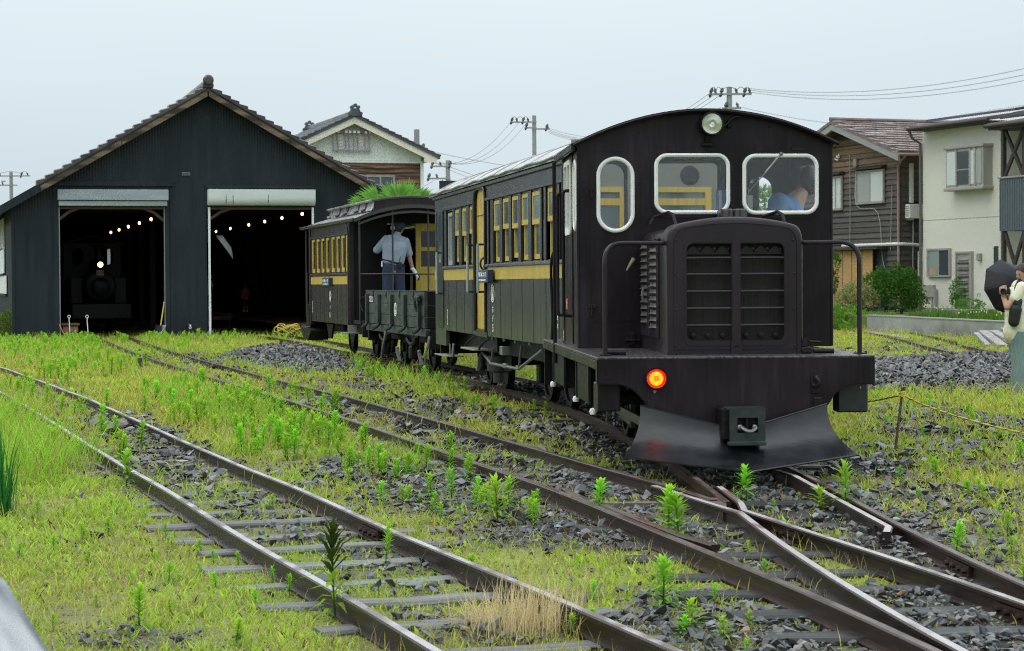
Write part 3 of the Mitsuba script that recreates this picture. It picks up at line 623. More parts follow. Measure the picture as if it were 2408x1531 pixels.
rc = thing('rope_coil', 'heap of yellow and black rope at the right shed door behind the coach', 'rope')
rr = np.random.default_rng(12)
for q in range(16):
    a = np.linspace(0, 2 * np.pi, 22)[:-1]; rad = .16 + .26 * rr.random(); ph = rr.random(3) * 6
    put(rc, 'loop', MB().tube(np.stack([2.15 + rr.uniform(-.12, .12) + rad * np.cos(a), -.7 + .25 * np.sin(a), .06 + .20 * rr.random() + .09 * np.sin(a * 2 + ph[0]) + .1], 1), .014, 4, closed=True), 'rope_yellow' if q % 3 else 'rope_black', S)

# ---------------------------------------------------------------- the tiled house behind the shed
H1 = Fr((-6.813, 90.0), .31)
h1 = thing('tiled_house', 'house behind the shed with pale green gable and dark tiled roof', 'house')
s1_ = .466
def h1z(u): return 8.66 - s1_ * abs(u)
g = MB().prism(Polygon([(-3.05, 6.73), (3.05, 6.73), (3.05, h1z(3.05) - .05), (0, 8.6), (-3.05, h1z(3.05) - .05)]), 0, .12, 'v'); put(h1, 'gable_wall', g, 'pale_green_board', H1)
bs = np.arange(-3.0, 3.05, .22)
for u in bs: put(h1, 'gable_batten', MB().box(u - .012, u + .012, -.018, 0, 6.73, h1z(u) - .42), 'pale_green_board', H1)
lo = put(h1, 'lower_wall', MB().box(-3.05, 3.05, .04, 10, 0, 6.72), 'siding_brown', H1)
for q, z in enumerate(np.arange(3.6, 6.68, .205)): put(lo, 'board', MB().hull([[u, v, zz] for u in (-3.05, 3.0) for v, zz in ((.04, z), (-.035, z), (.02, z + .215), (.04, z + .215))]), 'siding_brown', H1)
put(h1, 'corner_board', MB().box(3.02, 3.16, -.05, .1, 0, 6.74), 'white_paint', H1)
put(h1, 'band', MB().box(-3.1, 3.12, -.06, .0, 6.71, 6.80), 'pale_green_board', H1)
for sg in (-1, 1):
    pg = Polygon([(0, 8.63), (sg * 3.66, 8.63 - s1_ * 3.66), (sg * 3.62, 6.73), (sg * 3.06, 6.73), (sg * 3.06, 6.93), (0, 8.34)])
    put(h1, 'barge_board', MB().prism(pg if pg.is_valid else pg.buffer(0), -.55, -.48, 'v'), 'cream_trim', H1)
    put(h1, 'soffit', MB().prism(Polygon([(0, 8.50), (sg * 3.5, 8.50 - s1_ * 3.5), (sg * 3.5, 8.42 - s1_ * 3.5), (0, 8.42)]), -.48, 9.5, 'v'), 'mauve_trim', H1)
    rfp = put(h1, 'roof', MB().prism(Polygon([(0, 8.74), (sg * 3.75, 8.74 - s1_ * 3.75), (sg * 3.75, 8.62 - s1_ * 3.75), (0, 8.62)]), -.62, 9.6, 'v'), 'tile_slate', H1)
    for q in range(13):
        ua, ub = sg * (3.78 - q * .288), sg * max(0, 3.78 - q * .288 - .31)
        V_ = [[ua, v, 8.74 - s1_ * abs(ua) + d] for v in (-.66, 9.6) for d in (0, .075)] + [[ub, v, 8.74 - s1_ * abs(ub) + d] for v in (-.66, 9.6) for d in (0, .02)]
        put(rfp, 'tile_course', MB().hull(V_), 'tile_slate', H1)
rg = put(h1, 'ridge', MB().box(-.14, .14, -.6, 9.3, 8.70, 8.90, .04), 'tile_slate', H1)
for v in (-.64, 8.9):
    o = MB().hull([[u, v + w, z] for w in (-.08, .1) for u, z in ((-.30, 8.66), (.30, 8.66), (-.17, 8.98), (.17, 8.98))])
    for u, z, r_ in ((-.14, 9.03, .075), (.14, 9.03, .075), (0, 9.10, .085), (-.24, 8.76, .08), (.24, 8.76, .08)): o.lathe([(0, -.1), (r_, -.1), (r_, .1), (0, .1)], (u, v, z), (0, 1, 0), 8)
    put(h1, 'ridge_ornament', o, 'tile_slate', H1)
for a, b in ((-.67, -.38), (.215, .50)):
    w_ = put(h1, 'louvered_vent', MB().box(a, b, -.03, .01, 7.38, 7.94), 'cream_trim', H1)
    for q in range(9): put(w_, 'slat', MB().beam([a + .02, -.05, 7.42 + q * .06], [b - .02, -.05, 7.42 + q * .06], .03, .022), 'cream_trim', H1)
mb = MB(); mb.box(-.92, .86, -.22, -.02, 7.97, 8.05).box(-.86, .80, -.2, -.1, 7.21, 7.27)
put(h1, 'vent_rail', mb, 'mauve_trim', H1)
for u in (-.84, -.64, -.30, -.14, .06, .24, .56, .74): put(h1, 'vent_bracket', MB().tube([[u, -.15, 7.15 if abs(u) > .6 or abs(u) < .2 else 7.3], [u, -.15, 7.6], [u - .03, -.2, 7.85], [u - .03, -.3, 8.0]], .034, 5), 'mauve_trim', H1); put(h1, 'bracket_end', MB().box(u - .07, u + .03, -.36, -.28, 7.95, 8.05), 'cream_trim', H1)
w_ = put(h1, 'window', MB().box(.62, 1.80, -.05, .02, 4.9, 6.14), 'window_dark', H1); put(w_, 'frame', MB().box(.58, .66, -.1, 0, 4.9, 6.18).box(1.78, 1.86, -.1, 0, 4.9, 6.18).box(.66, 1.78, -.1, 0, 6.10, 6.18).box(1.19, 1.26, -.1, 0, 4.9, 6.1), 'grey_trim', H1)

# ---------------------------------------------------------------- raised yard with its concrete wall
WL = np.array([(8.95, 55.2), (9.14, 54.0), (10.47, 44.0), (11.15, 38.6), (11.6, 35.0)])
cw = thing('retaining_wall', 'low stained concrete retaining wall before the cream house', 'wall')
n_ = np.array([.991, .132])
put(cw, 'wall', MB().prism(Polygon([*WL[1:], *(WL[1:][::-1] + n_ * .16)]), -.1, .606, 'z'), 'concrete'); put(cw, 'coping', MB().prism(Polygon([*(WL[1:] - n_ * .02), *(WL[1:][::-1] + n_ * .19)]), .609, .635, 'z'), 'grey_trim')
put('', 'raised_yard', MB().prism(Polygon([*(WL[1:] + n_ * .18)[::-1], (9.0, 62), (6.9, 72), (14, 84), (40, 80), (40, 34)]), -.2, .575, 'z'), 'yard_soil'); tag('raised_yard', 'planted yard behind the concrete wall', None, kind='structure')
mat('yard_soil', P(lambda p, n, uv: mix((.05, .075, .02), (.09, .14, .03), noise(p.x * 3, p.y * 3, 0))), rough=.9)

# ---------------------------------------------------------------- the dark wooden house
H2 = Fr((9.797, 64.0), -2.5)
h2 = thing('wooden_house', 'weathered dark timber house with reddish tiled roof behind the loco', 'house')
def h2z(u): return 6.30 - .307 * abs(u)
wl = put(h2, 'wall', MB().prism(Polygon([(-3.7, 0), (2.80, 0), (2.80, h2z(2.8)), (0, 6.28), (-3.7, h2z(3.7))]), .64, 7, 'v'), 'siding', H2)
for q, z in enumerate(np.arange(.55, 6.1, .172)):
    a = -min(3.7, max(0, (6.2 - z) / .307)); b = min(2.80, max(0, (6.2 - z) / .307))
    if b - a < .3: continue
    put(wl, 'board', MB().hull([[u, v, zz] for u in (a, b) for v, zz in ((.64, z), (.585 , z), (.63, z + .182), (.64, z + .182))]), 'siding', H2)
    if z < 5.2: put(wl, 'side_board', MB().hull([[u, v, zz] for v in (.66, 5) for u, zz in ((2.80, z), (2.855, z), (2.812, z + .182), (2.80, z + .182))]), 'siding', H2)
for sg in (-1, 1):
    put(h2, 'barge_board', MB().prism(Polygon([(0, 6.36), (sg * 3.72, 6.36 - .307 * 3.72), (sg * 3.72, 6.10 - .307 * 3.72), (0, 6.10)]), -.03, .05, 'v'), 'grey_trim', H2)
    put(h2, 'soffit', MB().prism(Polygon([(0, 6.28), (sg * 3.6, 6.28 - .307 * 3.6), (sg * 3.6, 6.22 - .307 * 3.6), (0, 6.22)]), .05, 7.2, 'v'), 'board_weathered', H2)
rf2 = put(h2, 'roof', MB().prism(Polygon([(0, 6.39), (3.80, 6.39 - .307 * 3.8), (3.80, 6.30 - .307 * 3.8), (0, 6.30), (-3.8, 6.3 - .307 * 3.8), (-3.8, 6.39 - .307 * 3.8)]), -.06, 8, 'v'), 'tile_red_sheen', H2)
r6 = np.random.default_rng(66)
for q in range(13):
    ua, ub = 3.84 - q * .295, 3.84 - q * .295 - .32
    for t in range(13):
        v0 = -.06 + t * .36 + (q % 2) * .18; j = r6.uniform(-.008, .008)
        pts = [[ua, v, 6.39 - .307 * ua + d] for v in (v0, v0 + .345) for d in (0, .050 + j)] + [[ub, v, 6.39 - .307 * ub + d] for v in (v0, v0 + .345) for d in (0, .016 + j)]
        put(rf2, 'tile', MB().hull(pts), 'tile_red_sheen', H2)
put(h2, 'ridge_cap', MB().tube([[0, -.08, 6.43], [0, 8, 6.43]], .07, 8), 'tile_red_sheen', H2)
put(h2, 'gutter', MB().tube([[3.87, -.1, 5.14], [3.87, 5, 5.16]], .05, 6), 'pink_pipe', H2)
def sash(parent, F, u0, u1, z0, z1, v, mats, fmat='frame_grey', name='window', mull=None, depth=.06):
    w = put(parent, name, MB().box(u0, u1, v - .005, v + .02, z0, z1), 'shed_dark', F); t = .045
    xs_ = [u0] + (mull or [(u0 + u1) / 2]) + [u1]
    for a, b, m_ in zip(xs_[:-1], xs_[1:], mats): put(w, 'pane', MB().box(a + .01, b - .01, v - .03, v - .01, z0 + .02, z1 - .02), m_, F)
    f = MB().box(u0 - t, u0 + .012, v - depth, v, z0 - t, z1 + t).box(u1 - .012, u1 + t, v - depth, v, z0 - t, z1 + t).box(u0, u1, v - depth, v, z1 - .012, z1 + t).box(u0, u1, v - depth - .02, v, z0 - t, z0 + .012)
    for x in xs_[1:-1]: f.box(x - .025, x + .025, v - depth + .01, v, z0, z1)
    put(w, 'frame', f, fmat, F); return w
W_ = sash(h2, H2, .50, 2.0, 3.86, 4.78, .585, ['curtain_grey', 'window_pale'], 'frame_grey'); mat('curtain_grey', (.30, .33, .32), .3)
sash(h2, H2, -1.0, -.407, 3.73, 4.70, .585, ['window_pale', 'window_pale'], 'frame_grey', mull=[-.75])
for a, b, z in ((.42, 2.12, 4.86), (-1.08, -.30, 4.78)): put(h2, 'window_hood', MB().hull([[u, v, zz] for u in (a, b) for v, zz in ((.58, z), (.58, z + .10), (.40, z), (.40, z + .03))]), 'beam_brown', H2)
bl = put(h2, 'bamboo_blind', MB().box(-.66, 1.62, .40, .43, .75, 2.42), 'bamboo', H2)
for u in (-.1, .45, 1.05): put(bl, 'cord', MB().box(u - .01, u + .01, .39, .40, .75, 2.42), 'timber_brown', H2)
put(h2, 'door', MB().box(1.68, 2.08, .57, .62, .55, 2.40), 'window_dark', H2); put(h2, 'eave_board', MB().box(-1.0, 2.2, .2, .6, 2.44, 2.50), 'beam_brown', H2)
put(h2, 'drain_pipe', MB().tube([[-.25, .50, 2.58], [2.92, .50, 2.58], [2.94, .6, 2.58], [2.94, 1.26, 2.55], [2.94, 1.26, 2.34]], .05, 8), 'pvc_white', H2)
put(h2, 'downpipe', MB().tube([[3.85, .15, 5.10], [3.3, .35, 5.0], [2.86, .53, 4.85], [2.86, .53, .6]], .04, 8), 'pink_pipe', H2)
for pts in ([[.05, .56, 5.4], [.1, .55, 5.0], [.12, .54, 3.2], [.05, .53, 2.6], [-.3, .53, 2.45]], [[.46, .55, 4.7], [.45, .54, 3.9], [.75, .54, 3.68], [1.6, .54, 3.62], [1.9, .53, 2.9], [2.1, .53, 1.9]], [[2.5, .54, 4.3], [2.4, .54, 2.4]]): put(h2, 'cable', MB().tube(spline(pts, 16), .013, 4), 'grey_trim', H2)
put(h2, 'bracket', MB().tube([[-.55, .55, 5.33], [-.45, .35, 5.25], [-.2, .30, 5.20], [-.15, .32, 5.40]], .018, 5).box(-.64, -.52, .5, .58, 5.30, 5.38), 'pvc_white', H2); put(h2, 'meter', MB().box(.38, .52, .50, .58, 4.98, 5.22, .01), 'grey_trim', H2)
ac = thing('air_conditioner', 'white outdoor air conditioner unit high on the dark house side wall', 'air conditioner')
AV = lambda m: m
put(ac, 'case', MB().box(2.90, 3.16, .72, 1.50, 3.32, 3.74, .02), 'pvc_white', H2)
put(ac, 'fan_guard', MB().lathe([(0, -.01), (.06, -.01), (.06, -.02), (.17, -.02), (.19, .0)], (3.165, 1.16, 3.53), (1, 0, 0), 16), 'grey_trim', H2)
for q in range(5): put(ac, 'fan_ring', MB().tube([[3.185, 1.16 + (.05 + .026 * q) * math.cos(a), 3.53 + (.05 + .026 * q) * math.sin(a)] for a in np.linspace(0, 2 * np.pi, 15)[:-1]], .006, 4, closed=True), 'pvc_white', H2)
for q in range(6): put(ac, 'side_slot', MB().box(2.93, 3.13, .71, .722, 3.38 + q * .055, 3.41 + q * .055), 'grey_trim', H2)
put(ac, 'wall_bracket', MB().box(2.80, 3.18, .8, .85, 3.27, 3.31).box(2.80, 3.18, 1.35, 1.4, 3.27, 3.31), 'grey_trim', H2)
k = put(h2, 'pipe_cover', MB().box(2.83, 2.93, .90, 1.02, 3.78, 4.95, .015), 'pvc_white', H2); put(h2, 'drain_hose', MB().tube([[2.95, .98, 3.3], [2.92, .98, 2.0], [2.92, .98, .8]], .02, 5), 'grey_trim', H2)
put(h2, 'white_panel', MB().box(2.95, 3.0, 1.13, 1.5, .55, 2.36), 'pvc_white', H2)

# ---------------------------------------------------------------- the cream rendered house
H3 = Fr((11.765, 60.0), -2.5)
h3 = thing('rendered_house', 'cream rendered two storey house with bay window at the right edge', 'house')
put(h3, 'wall', MB().box(0, 3.78, 0, 9, .72, 5.80).box(3.785, 9, .9, 9, .72, 5.80), 'cream_wall', H3)
put(h3, 'foundation', MB().box(-.02, 9, -.03, .5, .3, .72), 'concrete', H3)
put(h3, 'seam', MB().box(0, 3.7, -.006, 0, 3.20, 3.225), 'frame_grey', H3)
rf3 = put(h3, 'roof', MB().prism(Polygon([(-.50, 5.78), (-.50, 5.88), (9, 7.2), (9, 7.1)]), .08, 4.05, 'u').prism(Polygon([(-.90, 5.53), (-.90, 5.64), (9, 7.1), (9, 6.95)]), 4.46, 9.5, 'u').prism(Polygon([(-.2, 5.80), (-.2, 5.86), (9, 7.1), (9, 7.05)]), 4.05, 4.46, 'u'), 'tile_red_sheen', H3)
put(h3, 'eave_soffit', MB().box(.1, 4.0, -.48, .0, 5.74, 5.775).box(4.48, 9.4, -.88, .0, 5.46, 5.52), 'beam_brown', H3)
put(h3, 'gutter', MB().tube([[.05, -.54, 5.80], [4.0, -.54, 5.80]], .055, 8), 'beam_brown', H3); put(h3, 'gutter', MB().tube([[4.42, -.94, 5.56], [9, -.94, 5.56]], .055, 8), 'beam_brown', H3)
for a, b in ((-.30, 4.0), (4.6, 9)):
    pz = (0 if a < 1 else -.5)
    k = put(rf3, 'solar_panel', MB().hull([[u, v, z] for u in (a, b) for v, z in ((pz + .3, 6.05 + pz * .35), (pz + .3, 6.12 + pz * .35), (pz + 4.0, 6.70), (pz + 4.0, 6.62))]), 'solar_panel', H3)
put(h3, 'downpipe', MB().tube([[.10, -.52, 5.76], [.08, -.40, 5.55], [-.03, -.06, 5.42], [-.03, -.06, .6]], .04, 8), 'frame_dark', H3); mat('frame_dark', (.10, .10, .095), .5)
bw = put(h3, 'bay_window', MB().box(1.63, 3.42, -.30, 0, 4.06, 5.12), 'frame_grey', H3)
put(bw, 'top', MB().box(1.58, 3.47, -.35, 0, 5.12, 5.20, .01), 'frame_grey', H3); put(bw, 'sill', MB().box(1.58, 3.47, -.36, 0, 3.97, 4.06, .015), 'frame_grey', H3)
for a, b, m_ in ((1.70, 2.14, 'window_pale'), (2.20, 2.80, 'window_dark'), (2.84, 3.02, 'window_pale'), (3.10, 3.36, 'curtain_grey')): put(bw, 'pane', MB().box(a, b, -.32, -.29, 4.13, 5.04), m_, H3)
put(bw, 'mullion', MB().box(2.14, 2.20, -.34, -.28, 4.08, 5.1).box(2.79, 2.845, -.34, -.28, 4.08, 5.1).box(3.02, 3.10, -.34, -.28, 4.08, 5.1).box(2.2, 2.8, -.335, -.3, 4.52, 4.55), 'frame_grey', H3)
w2 = sash(h3, H3, .33, 1.40, 1.64, 2.36, -.01, ['curtain_green', 'window_dark'], 'frame_grey'); mat('curtain_green', (.22, .30, .28), .3)
put(w2, 'orange_box', MB().box(.42, .72, -.045, -.03, 1.68, 1.86), 'skin', H3)
dr_ = put(h3, 'back_door', MB().box(1.80, 2.45, -.05, .0, .62, 2.24), 'frame_grey', H3)
for q in range(11): put(dr_, 'louver', MB().beam([1.86, -.07, 1.12 + q * .095], [2.36, -.07, 1.12 + q * .095], .05, .035), 'window_dark' if q % 2 else 'frame_grey', H3)
put(dr_, 'door_frame', MB().box(1.74, 1.80, -.09, 0, .6, 2.28).box(2.45, 2.52, -.09, 0, .6, 2.28).box(1.74, 2.52, -.09, 0, 2.24, 2.30), 'frame_grey', H3)
put(h3, 'wall_lamp', MB().box(2.80, 2.93, -.12, 0, 2.03, 2.24, .02), 'grey_trim', H3)
put(h3, 'meter_box', MB().box(.13, .66, -.09, 0, 1.02, 1.38, .01), 'frame_grey', H3); put(h3, 'gas_pipe', MB().tube([[.55, -.06, 1.02], [.56, -.06, .6]], .02, 6).box(.68, .78, -.10, 0, .6, 1.25), 'grey_trim', H3)
put(h3, 'tap', MB().tube([[2.83, 0, 1.13], [2.83, -.1, 1.13], [2.83, -.1, 1.05]], .018, 6), 'grey_trim', H3)
bc = put(h3, 'balcony', MB().box(4.45, 9, -.50, -.43, 2.80, 4.18), 'balcony_grey', H3)
for u in np.arange(4.47, 6.4, .105): put(bc, 'rib', MB().box(u, u + .03, -.52, -.50, 2.82, 4.16), 'balcony_grey', H3)
put(bc, 'end_panel', MB().box(4.45, 4.51, -.43, .88, 2.80, 4.18), 'balcony_grey', H3)
put(bc, 'handrail', MB().box(4.42, 9, -.55, -.4, 4.18, 4.23, .01), 'grey_trim', H3)
for a, z0, z1 in ((4.50, .6, 2.8), (4.50, 4.23, 5.52), (5.42, .6, 2.8), (5.42, 4.23, 5.52)): put(h3, 'timber_post', MB().box(a, a + .10, -.48, -.38, z0, z1), 'beam_brown', H3)
for a, b in (((4.60, 4.25), (5.42, 5.48)), ((4.60, 5.48), (5.42, 4.25)), ((4.60, 2.78), (5.03, 1.92)), ((5.46, 2.78), (5.03, 1.92))): put(h3, 'timber_brace', MB().beam([a[0], -.43, a[1]], [b[0], -.43 + (.02 if a[1] < b[1] else 0), b[1]], .06, .10), 'beam_brown', H3)
sash(h3, H3, 5.6, 6.3, 4.3, 5.3, .88, ['window_pale', 'window_dark'], 'frame_grey')
put(h3, 'side_window', MB().box(3.50, 3.68, -.03, 0, 1.95, 2.42), 'window_dark', H3)
# ---------------------------------------------------------------- the diesel locomotive
L = Fr((1.60, 14.70), .061)
lo = thing('diesel_locomotive', 'dark brown narrow gauge diesel locomotive with snow plow and glowing red tail lamp', 'locomotive')
def arc(p0, p1, p2, n=8):
    t = np.linspace(0, 1, n)[:, None]; return ((1 - t) ** 2 * np.array(p0) + 2 * t * (1 - t) * np.array(p1) + t ** 2 * np.array(p2)).tolist()
UL, UR, UC = -1.01, .957, -.027
prof = [(UL, .972), (UL, .787)] + arc((-.87, .785), (-.76, .778), (-.683, .672)) + [(-.64, .62), (-.58, .50), (-.3, .42), (0, .39), (.25, .42), (.53, .50), (.60, .60)] + arc((.638, .650), (.70, .765), (.82, .771)) + [(UR, .771), (UR, .972)]
pg = Polygon(prof); 
fb = MB().prism(pg, 0.008, .05, 'v'); o = pg.buffer(-.008)
fb.prism(o, 0, .008, 'v').box(UL, UR, .05, .10, .79, .968)
put(lo, 'front_beam', fb, 'loco_paint', L)
fp = put(lo, 'footplate', MB().box(-1.01, .955, .004, 4.98, .955, .977, .004), 'checker_plate', L)
put(fp, 'side_channel', MB().box(-1.005, -.95, .055, 4.97, .885, .953, .006), 'loco_paint', L); put(fp, 'side_channel', MB().box(.90, .95, .055, 4.97, .885, .953, .006), 'loco_paint', L)
put(fp, 'rear_beam', MB().box(-1.0, .95, 4.9, 4.96, .55, .953), 'loco_dark', L)
put(lo, 'main_frame', MB().box(-.33, -.29, .1, 4.85, .40, .95).box(.29, .33, .1, 4.85, .40, .95).box(-.3, .3, .8, 3.9, .5, .9), 'loco_dark', L)
# hood shell: the radiator front with rounded edges, the hood behind it
def hood_outline(d, n=9):
    l, r_, zs, zt = -.462 + d, .537 - d, 1.855 - d * .6, 1.972 - d
    p = [(l, .978), (l, zs - .06)] + arc((l, zs - .06), (l + .004, zs + .05), (l + .085, zs + .066), 7)[1:]
    c0, c1 = p[-1], (r_ - .085, zs + .066); p += [((1 - t) * c0[0] + t * c1[0], c0[1] + (zt - c0[1]) * (1 - (2 * t - 1) ** 2)) for t in np.linspace(0, 1, 15)[1:-1]]
    p += arc((r_ - .085, zs + .066), (r_ - .004, zs + .05), (r_, zs - .06), 7) + [(r_, .978)]
    return np.array(p)
def ringv(p, v): return np.stack([p[:, 0], np.full(len(p), v), p[:, 1]], 1)
sh_ = MB().loft([ringv(hood_outline(.05), .422), ringv(hood_outline(.028), .424), ringv(hood_outline(.010), .436), ringv(hood_outline(0), .46), ringv(hood_outline(0), .66), ringv(hood_outline(.03), .662)], cap0=False, cap1=False)
hd = put(lo, 'hood', sh_, 'hood_paint', L, smooth=40)
gl = rrect(-.313, .012, 1.077, 1.777, .045).union(rrect(.078, .395, 1.077, 1.777, .045)); gl = shapely.union_all([rrect(-.313, .395, 1.077, 1.777, .05)]).difference(sbox(.012, 1.0, .078, 1.8))
panel = Polygon(hood_outline(.052)).difference(gl)
put(hd, 'front_panel', MB().prism(panel, .428, .45, 'v'), 'hood_paint', L)
rec = rrect(-.333, .418, 1.040, 1.808, .05); put(hd, 'grille_surround', MB().prism(rec.difference(gl.buffer(.006)).difference(sbox(.0, 1.0, .09, 1.85)), .421, .428, 'v').box(.016, .074, .419, .428, 1.05, 1.80), 'hood_paint', L)
bk_ = put(hd, 'body', MB().loft([ringv(hood_outline(.03), .66), ringv(hood_outline(.03), 2.12)], cap0=False), 'hood_paint', L, smooth=40)
put(hd, 'radiator_core', MB().box(-.33, .41, .53, .56, 1.05, 1.80), 'core_black', L); mat('core_black', P(lambda p, n, uv: mix((.002, .002, .002), (.016, .013, .010), noise(p.x * 160, 0, p.z * 3))), .7)
for q, z in enumerate((1.672, 1.554, 1.431, 1.308, 1.186)):
    for a, b in ((-.316, .016), (.074, .398)):
        put(hd, 'grille_bar', MB().hull([[u, .448 + dv, z + dz] for u in (a, b) for dv, dz in ((-.016, .0), (-.008, .010), (.012, .010), (.012, -.008), (-.010, -.010))]), 'hood_paint', L, smooth=40)
for a, b in ((-.31, .01), (.08, .395)):
    nS = 3
    for q in range(nS):
        c = a + (q + .5) * (b - a) / nS; w = (b - a) / nS * .5
        pts = [(c - w, 1.70), (c + w, 1.70), (c + w, 1.712)] + [(c + w * (1 - t), 1.712 + .046 * math.sin(math.pi * min(1, t) / 2)) for t in np.linspace(.2, 1, 5)] + [(c - w * t, 1.712 + .046 * math.cos(math.pi * t / 2)) for t in np.linspace(.2, 1, 5)]
        put(hd, 'scalloped_plate', MB().prism(Polygon(pts), .50, .515, 'v'), 'hood_paint', L)
        put(hd, 'core_bolt', MB().lathe([(0, -.014), (.018, -.012), (.020, 0), (.020, .01)], (c, .505, 1.115), (0, 1, 0), 8), 'hood_paint', L, smooth=40)
        put(hd, 'core_bolt', MB().lathe([(0, -.012), (.014, -.010), (.016, 0)], (c + w * .9, .505, 1.737), (0, 1, 0), 8), 'hood_paint', L)
lat = put(hd, 'keyhole_plate', MB().prism(sbox(.004, .980, .084, 1.052).union(Point(.044, 1.052).buffer(.04)), .408, .420, 'v'), 'hood_paint', L)
put(lat, 'keyhole', MB().prism(Point(.044, 1.035).buffer(.009).union(sbox(.024, 1.031, .064, 1.039)), .404, .4085, 'v'), 'loco_dark', L)
put(hd, 'sill_strip', MB().box(-.40, .0, .418, .428, 1.015, 1.022).box(.088, .48, .418, .428, 1.015, 1.022), 'hood_paint', L)
for q, (u, z) in enumerate([(-.40, 1.04), (-.40, 1.30), (-.40, 1.56), (-.39, 1.80), (.47, 1.04), (.47, 1.30), (.47, 1.56), (.46, 1.80), (-.2, 1.0), (.27, 1.0)]): put(hd, 'rivet', MB().lathe([(0, -.007), (.008, -.004), (.010, 0)], (u, .428, z), (0, 1, 0), 7), 'hood_paint', L)
# louvers in the hood side doors
lv = put(hd, 'side_door', MB().box(-.447, -.430, 1.02, 1.58, 1.08, 1.83, .003), 'hood_paint', L); lv2 = put(hd, 'side_door', MB().box(-.447, -.430, 1.60, 2.08, 1.08, 1.83, .003), 'hood_paint', L)
for j, (v0, v1, par) in enumerate(((1.12, 1.48, lv), (1.66, 2.02, lv2))):
    for q in range(13 if j == 0 else 12):
        z = 1.785 - q * .0525 - (.02 if j else 0)
        def lf(a, b): 
            h_ = math.sin(math.pi * a); return (-.447 - .034 * h_ * (b ** 1.4), v0 + a * (v1 - v0), z + .030 * (1 - b))
        put(par, 'louver', MB().grid(lf, 8, 4, True), 'louver_steel', L, smooth=True)
put(lv2, 'handle', MB().tube(spline([(-.447, 1.62, 1.46), (-.48, 1.62, 1.45), (-.48, 1.62, 1.36), (-.447, 1.62, 1.35)], 10), .008, 5), 'steel_worn', L)
for a in (1.05, 2.04):
    for z in (1.2, 1.7): put(lv, 'hinge', MB().box(-.452, -.446, a - .03, a + .03, z - .02, z + .02), 'hood_paint', L)
hk = MB()
for s_, ux in ((-1, -.20), (-1, .665)): hk.tube([(ux, 1.75, 1.93), (ux - .02, 1.80, 2.03), (ux - .05, 1.85, 2.05), (ux - .15, 1.95, 2.015), (ux - .18, 1.95, 1.96)], .014, 6)
put(lo, 'lifting_hook', hk, 'hood_paint', L, smooth=40)
put(lo, 'filler_box', MB().box(.155, .255, 1.78, 1.98, 1.99, 2.075, .012).box(.262, .365, 1.78, 1.98, 1.99, 2.075, .012), 'checker_plate', L)
# cab
zr = lambda u, base=2.60, pk=2.853: base + (pk - base) * (1 - ((u - .085) / 1.03) ** 2)
cabp = [(-.94, .978), (-.94, zr(-.94))] + [(u, zr(u)) for u in np.linspace(-.92, 1.08, 25)] + [(1.10, zr(1.10)), (1.10, .978)]
ov = rrect(-.775, -.508, 1.917, 2.484, .133, 10); w1 = rrect(-.312, .260, 2.062, 2.510, .085); w2 = rrect(.398, .977, 2.056, 2.504, .085)
cb = put(lo, 'cab', MB().prism(Polygon(cabp).difference(ov).difference(w1).difference(w2), 2.10, 2.135, 'v'), 'loco_paint', L)
lw_ = sbox(2.137, .978, 3.62, 2.585).difference(rrect(2.20, 2.40, 1.93, 2.48, .09)).difference(rrect(2.72, 3.25, 1.92, 2.50, .03))
put(cb, 'side_wall', MB().prism(lw_, -.94, -.905, 'u'), 'loco_paint', L); put(cb, 'side_wall', MB().prism(sbox(2.137, .978, 3.62, 2.585).difference(rrect(2.45, 3.35, 1.95, 2.48, .06)), 1.065, 1.10, 'u'), 'loco_paint', L)
rwp = Polygon([(-.905, .98), (-.905, 2.58), (1.065, 2.58), (1.065, .98)]).difference(rrect(-.82, -.40, 1.6, 2.53, .1)).difference(rrect(-.37, .42, 1.6, 2.535, .04)).difference(Polygon(list(rrect(.686, .90, 1.7, 2.415, .106, 8).exterior.coords)))
rwl = rwp.intersection(sbox(-1, .9, .45, 2.7)); rwr = rwp.difference(sbox(-1, .9, .45, 2.7))
put(cb, 'rear_wall', MB().prism(rwl, 3.585, 3.62, 'v'), 'cab_grey', L); k = put(cb, 'rear_wall', MB().prism(rwr, 3.585, 3.62, 'v'), 'cab_green', L); tag(k, 'green painted cab wall with arched opening')
put(cb, 'arch_shutter', MB().box(.688, .762, 3.575, 3.584, 1.8, 2.36), 'cab_grey', L)
put(cb, 'ceiling', MB().prism(Polygon([(-.9, 2.57), (1.06, 2.57), (1.06, 2.59)] + [(u, zr(u) - .03) for u in np.linspace(1.04, -.88, 15)] + [(-.9, 2.59)]), 2.14, 3.6, 'v'), 'cab_green', L)
put(cb, 'floor', MB().box(-.9, 1.06, 2.14, 3.58, .98, 1.0), 'loco_dark', L); put(cb, 'control_desk', MB().box(-.2, .95, 2.25, 2.55, 1.0, 1.95, .02), 'cab_green', L)
rp = [(u, zr(u)) for u in np.linspace(-.985, 1.145, 31)]
put(cb, 'roof', MB().prism(Polygon([(u, z - .002) for u, z in rp] + [(u, z + .030) for u, z in rp[::-1]]), 2.02, 3.74, 'v'), 'loco_paint', L)
put(cb, 'roof_rim', MB().tube([(u, 2.012, z + .012) for u, z in rp], .017, 6), 'loco_paint', L, smooth=40); put(cb, 'drip_rail', MB().box(-1.0, -.97, 2.02, 3.74, zr(-.985) - .03, zr(-.985) + .03, .006), 'loco_paint', L)
def winset(poly, name, par, v, rw=.0165, glass=True):
    w_ = put(par, name, MB().tube(ring_pts(poly.buffer(.004), v), rw, 8, closed=True), 'white_rubber', L, smooth=40)
    if glass: put(w_, 'pane', MB().prism(poly.buffer(-.006), v + .012, v + .0125, 'v') if False else pane(poly, v + .012), 'glass', L)
    return w_
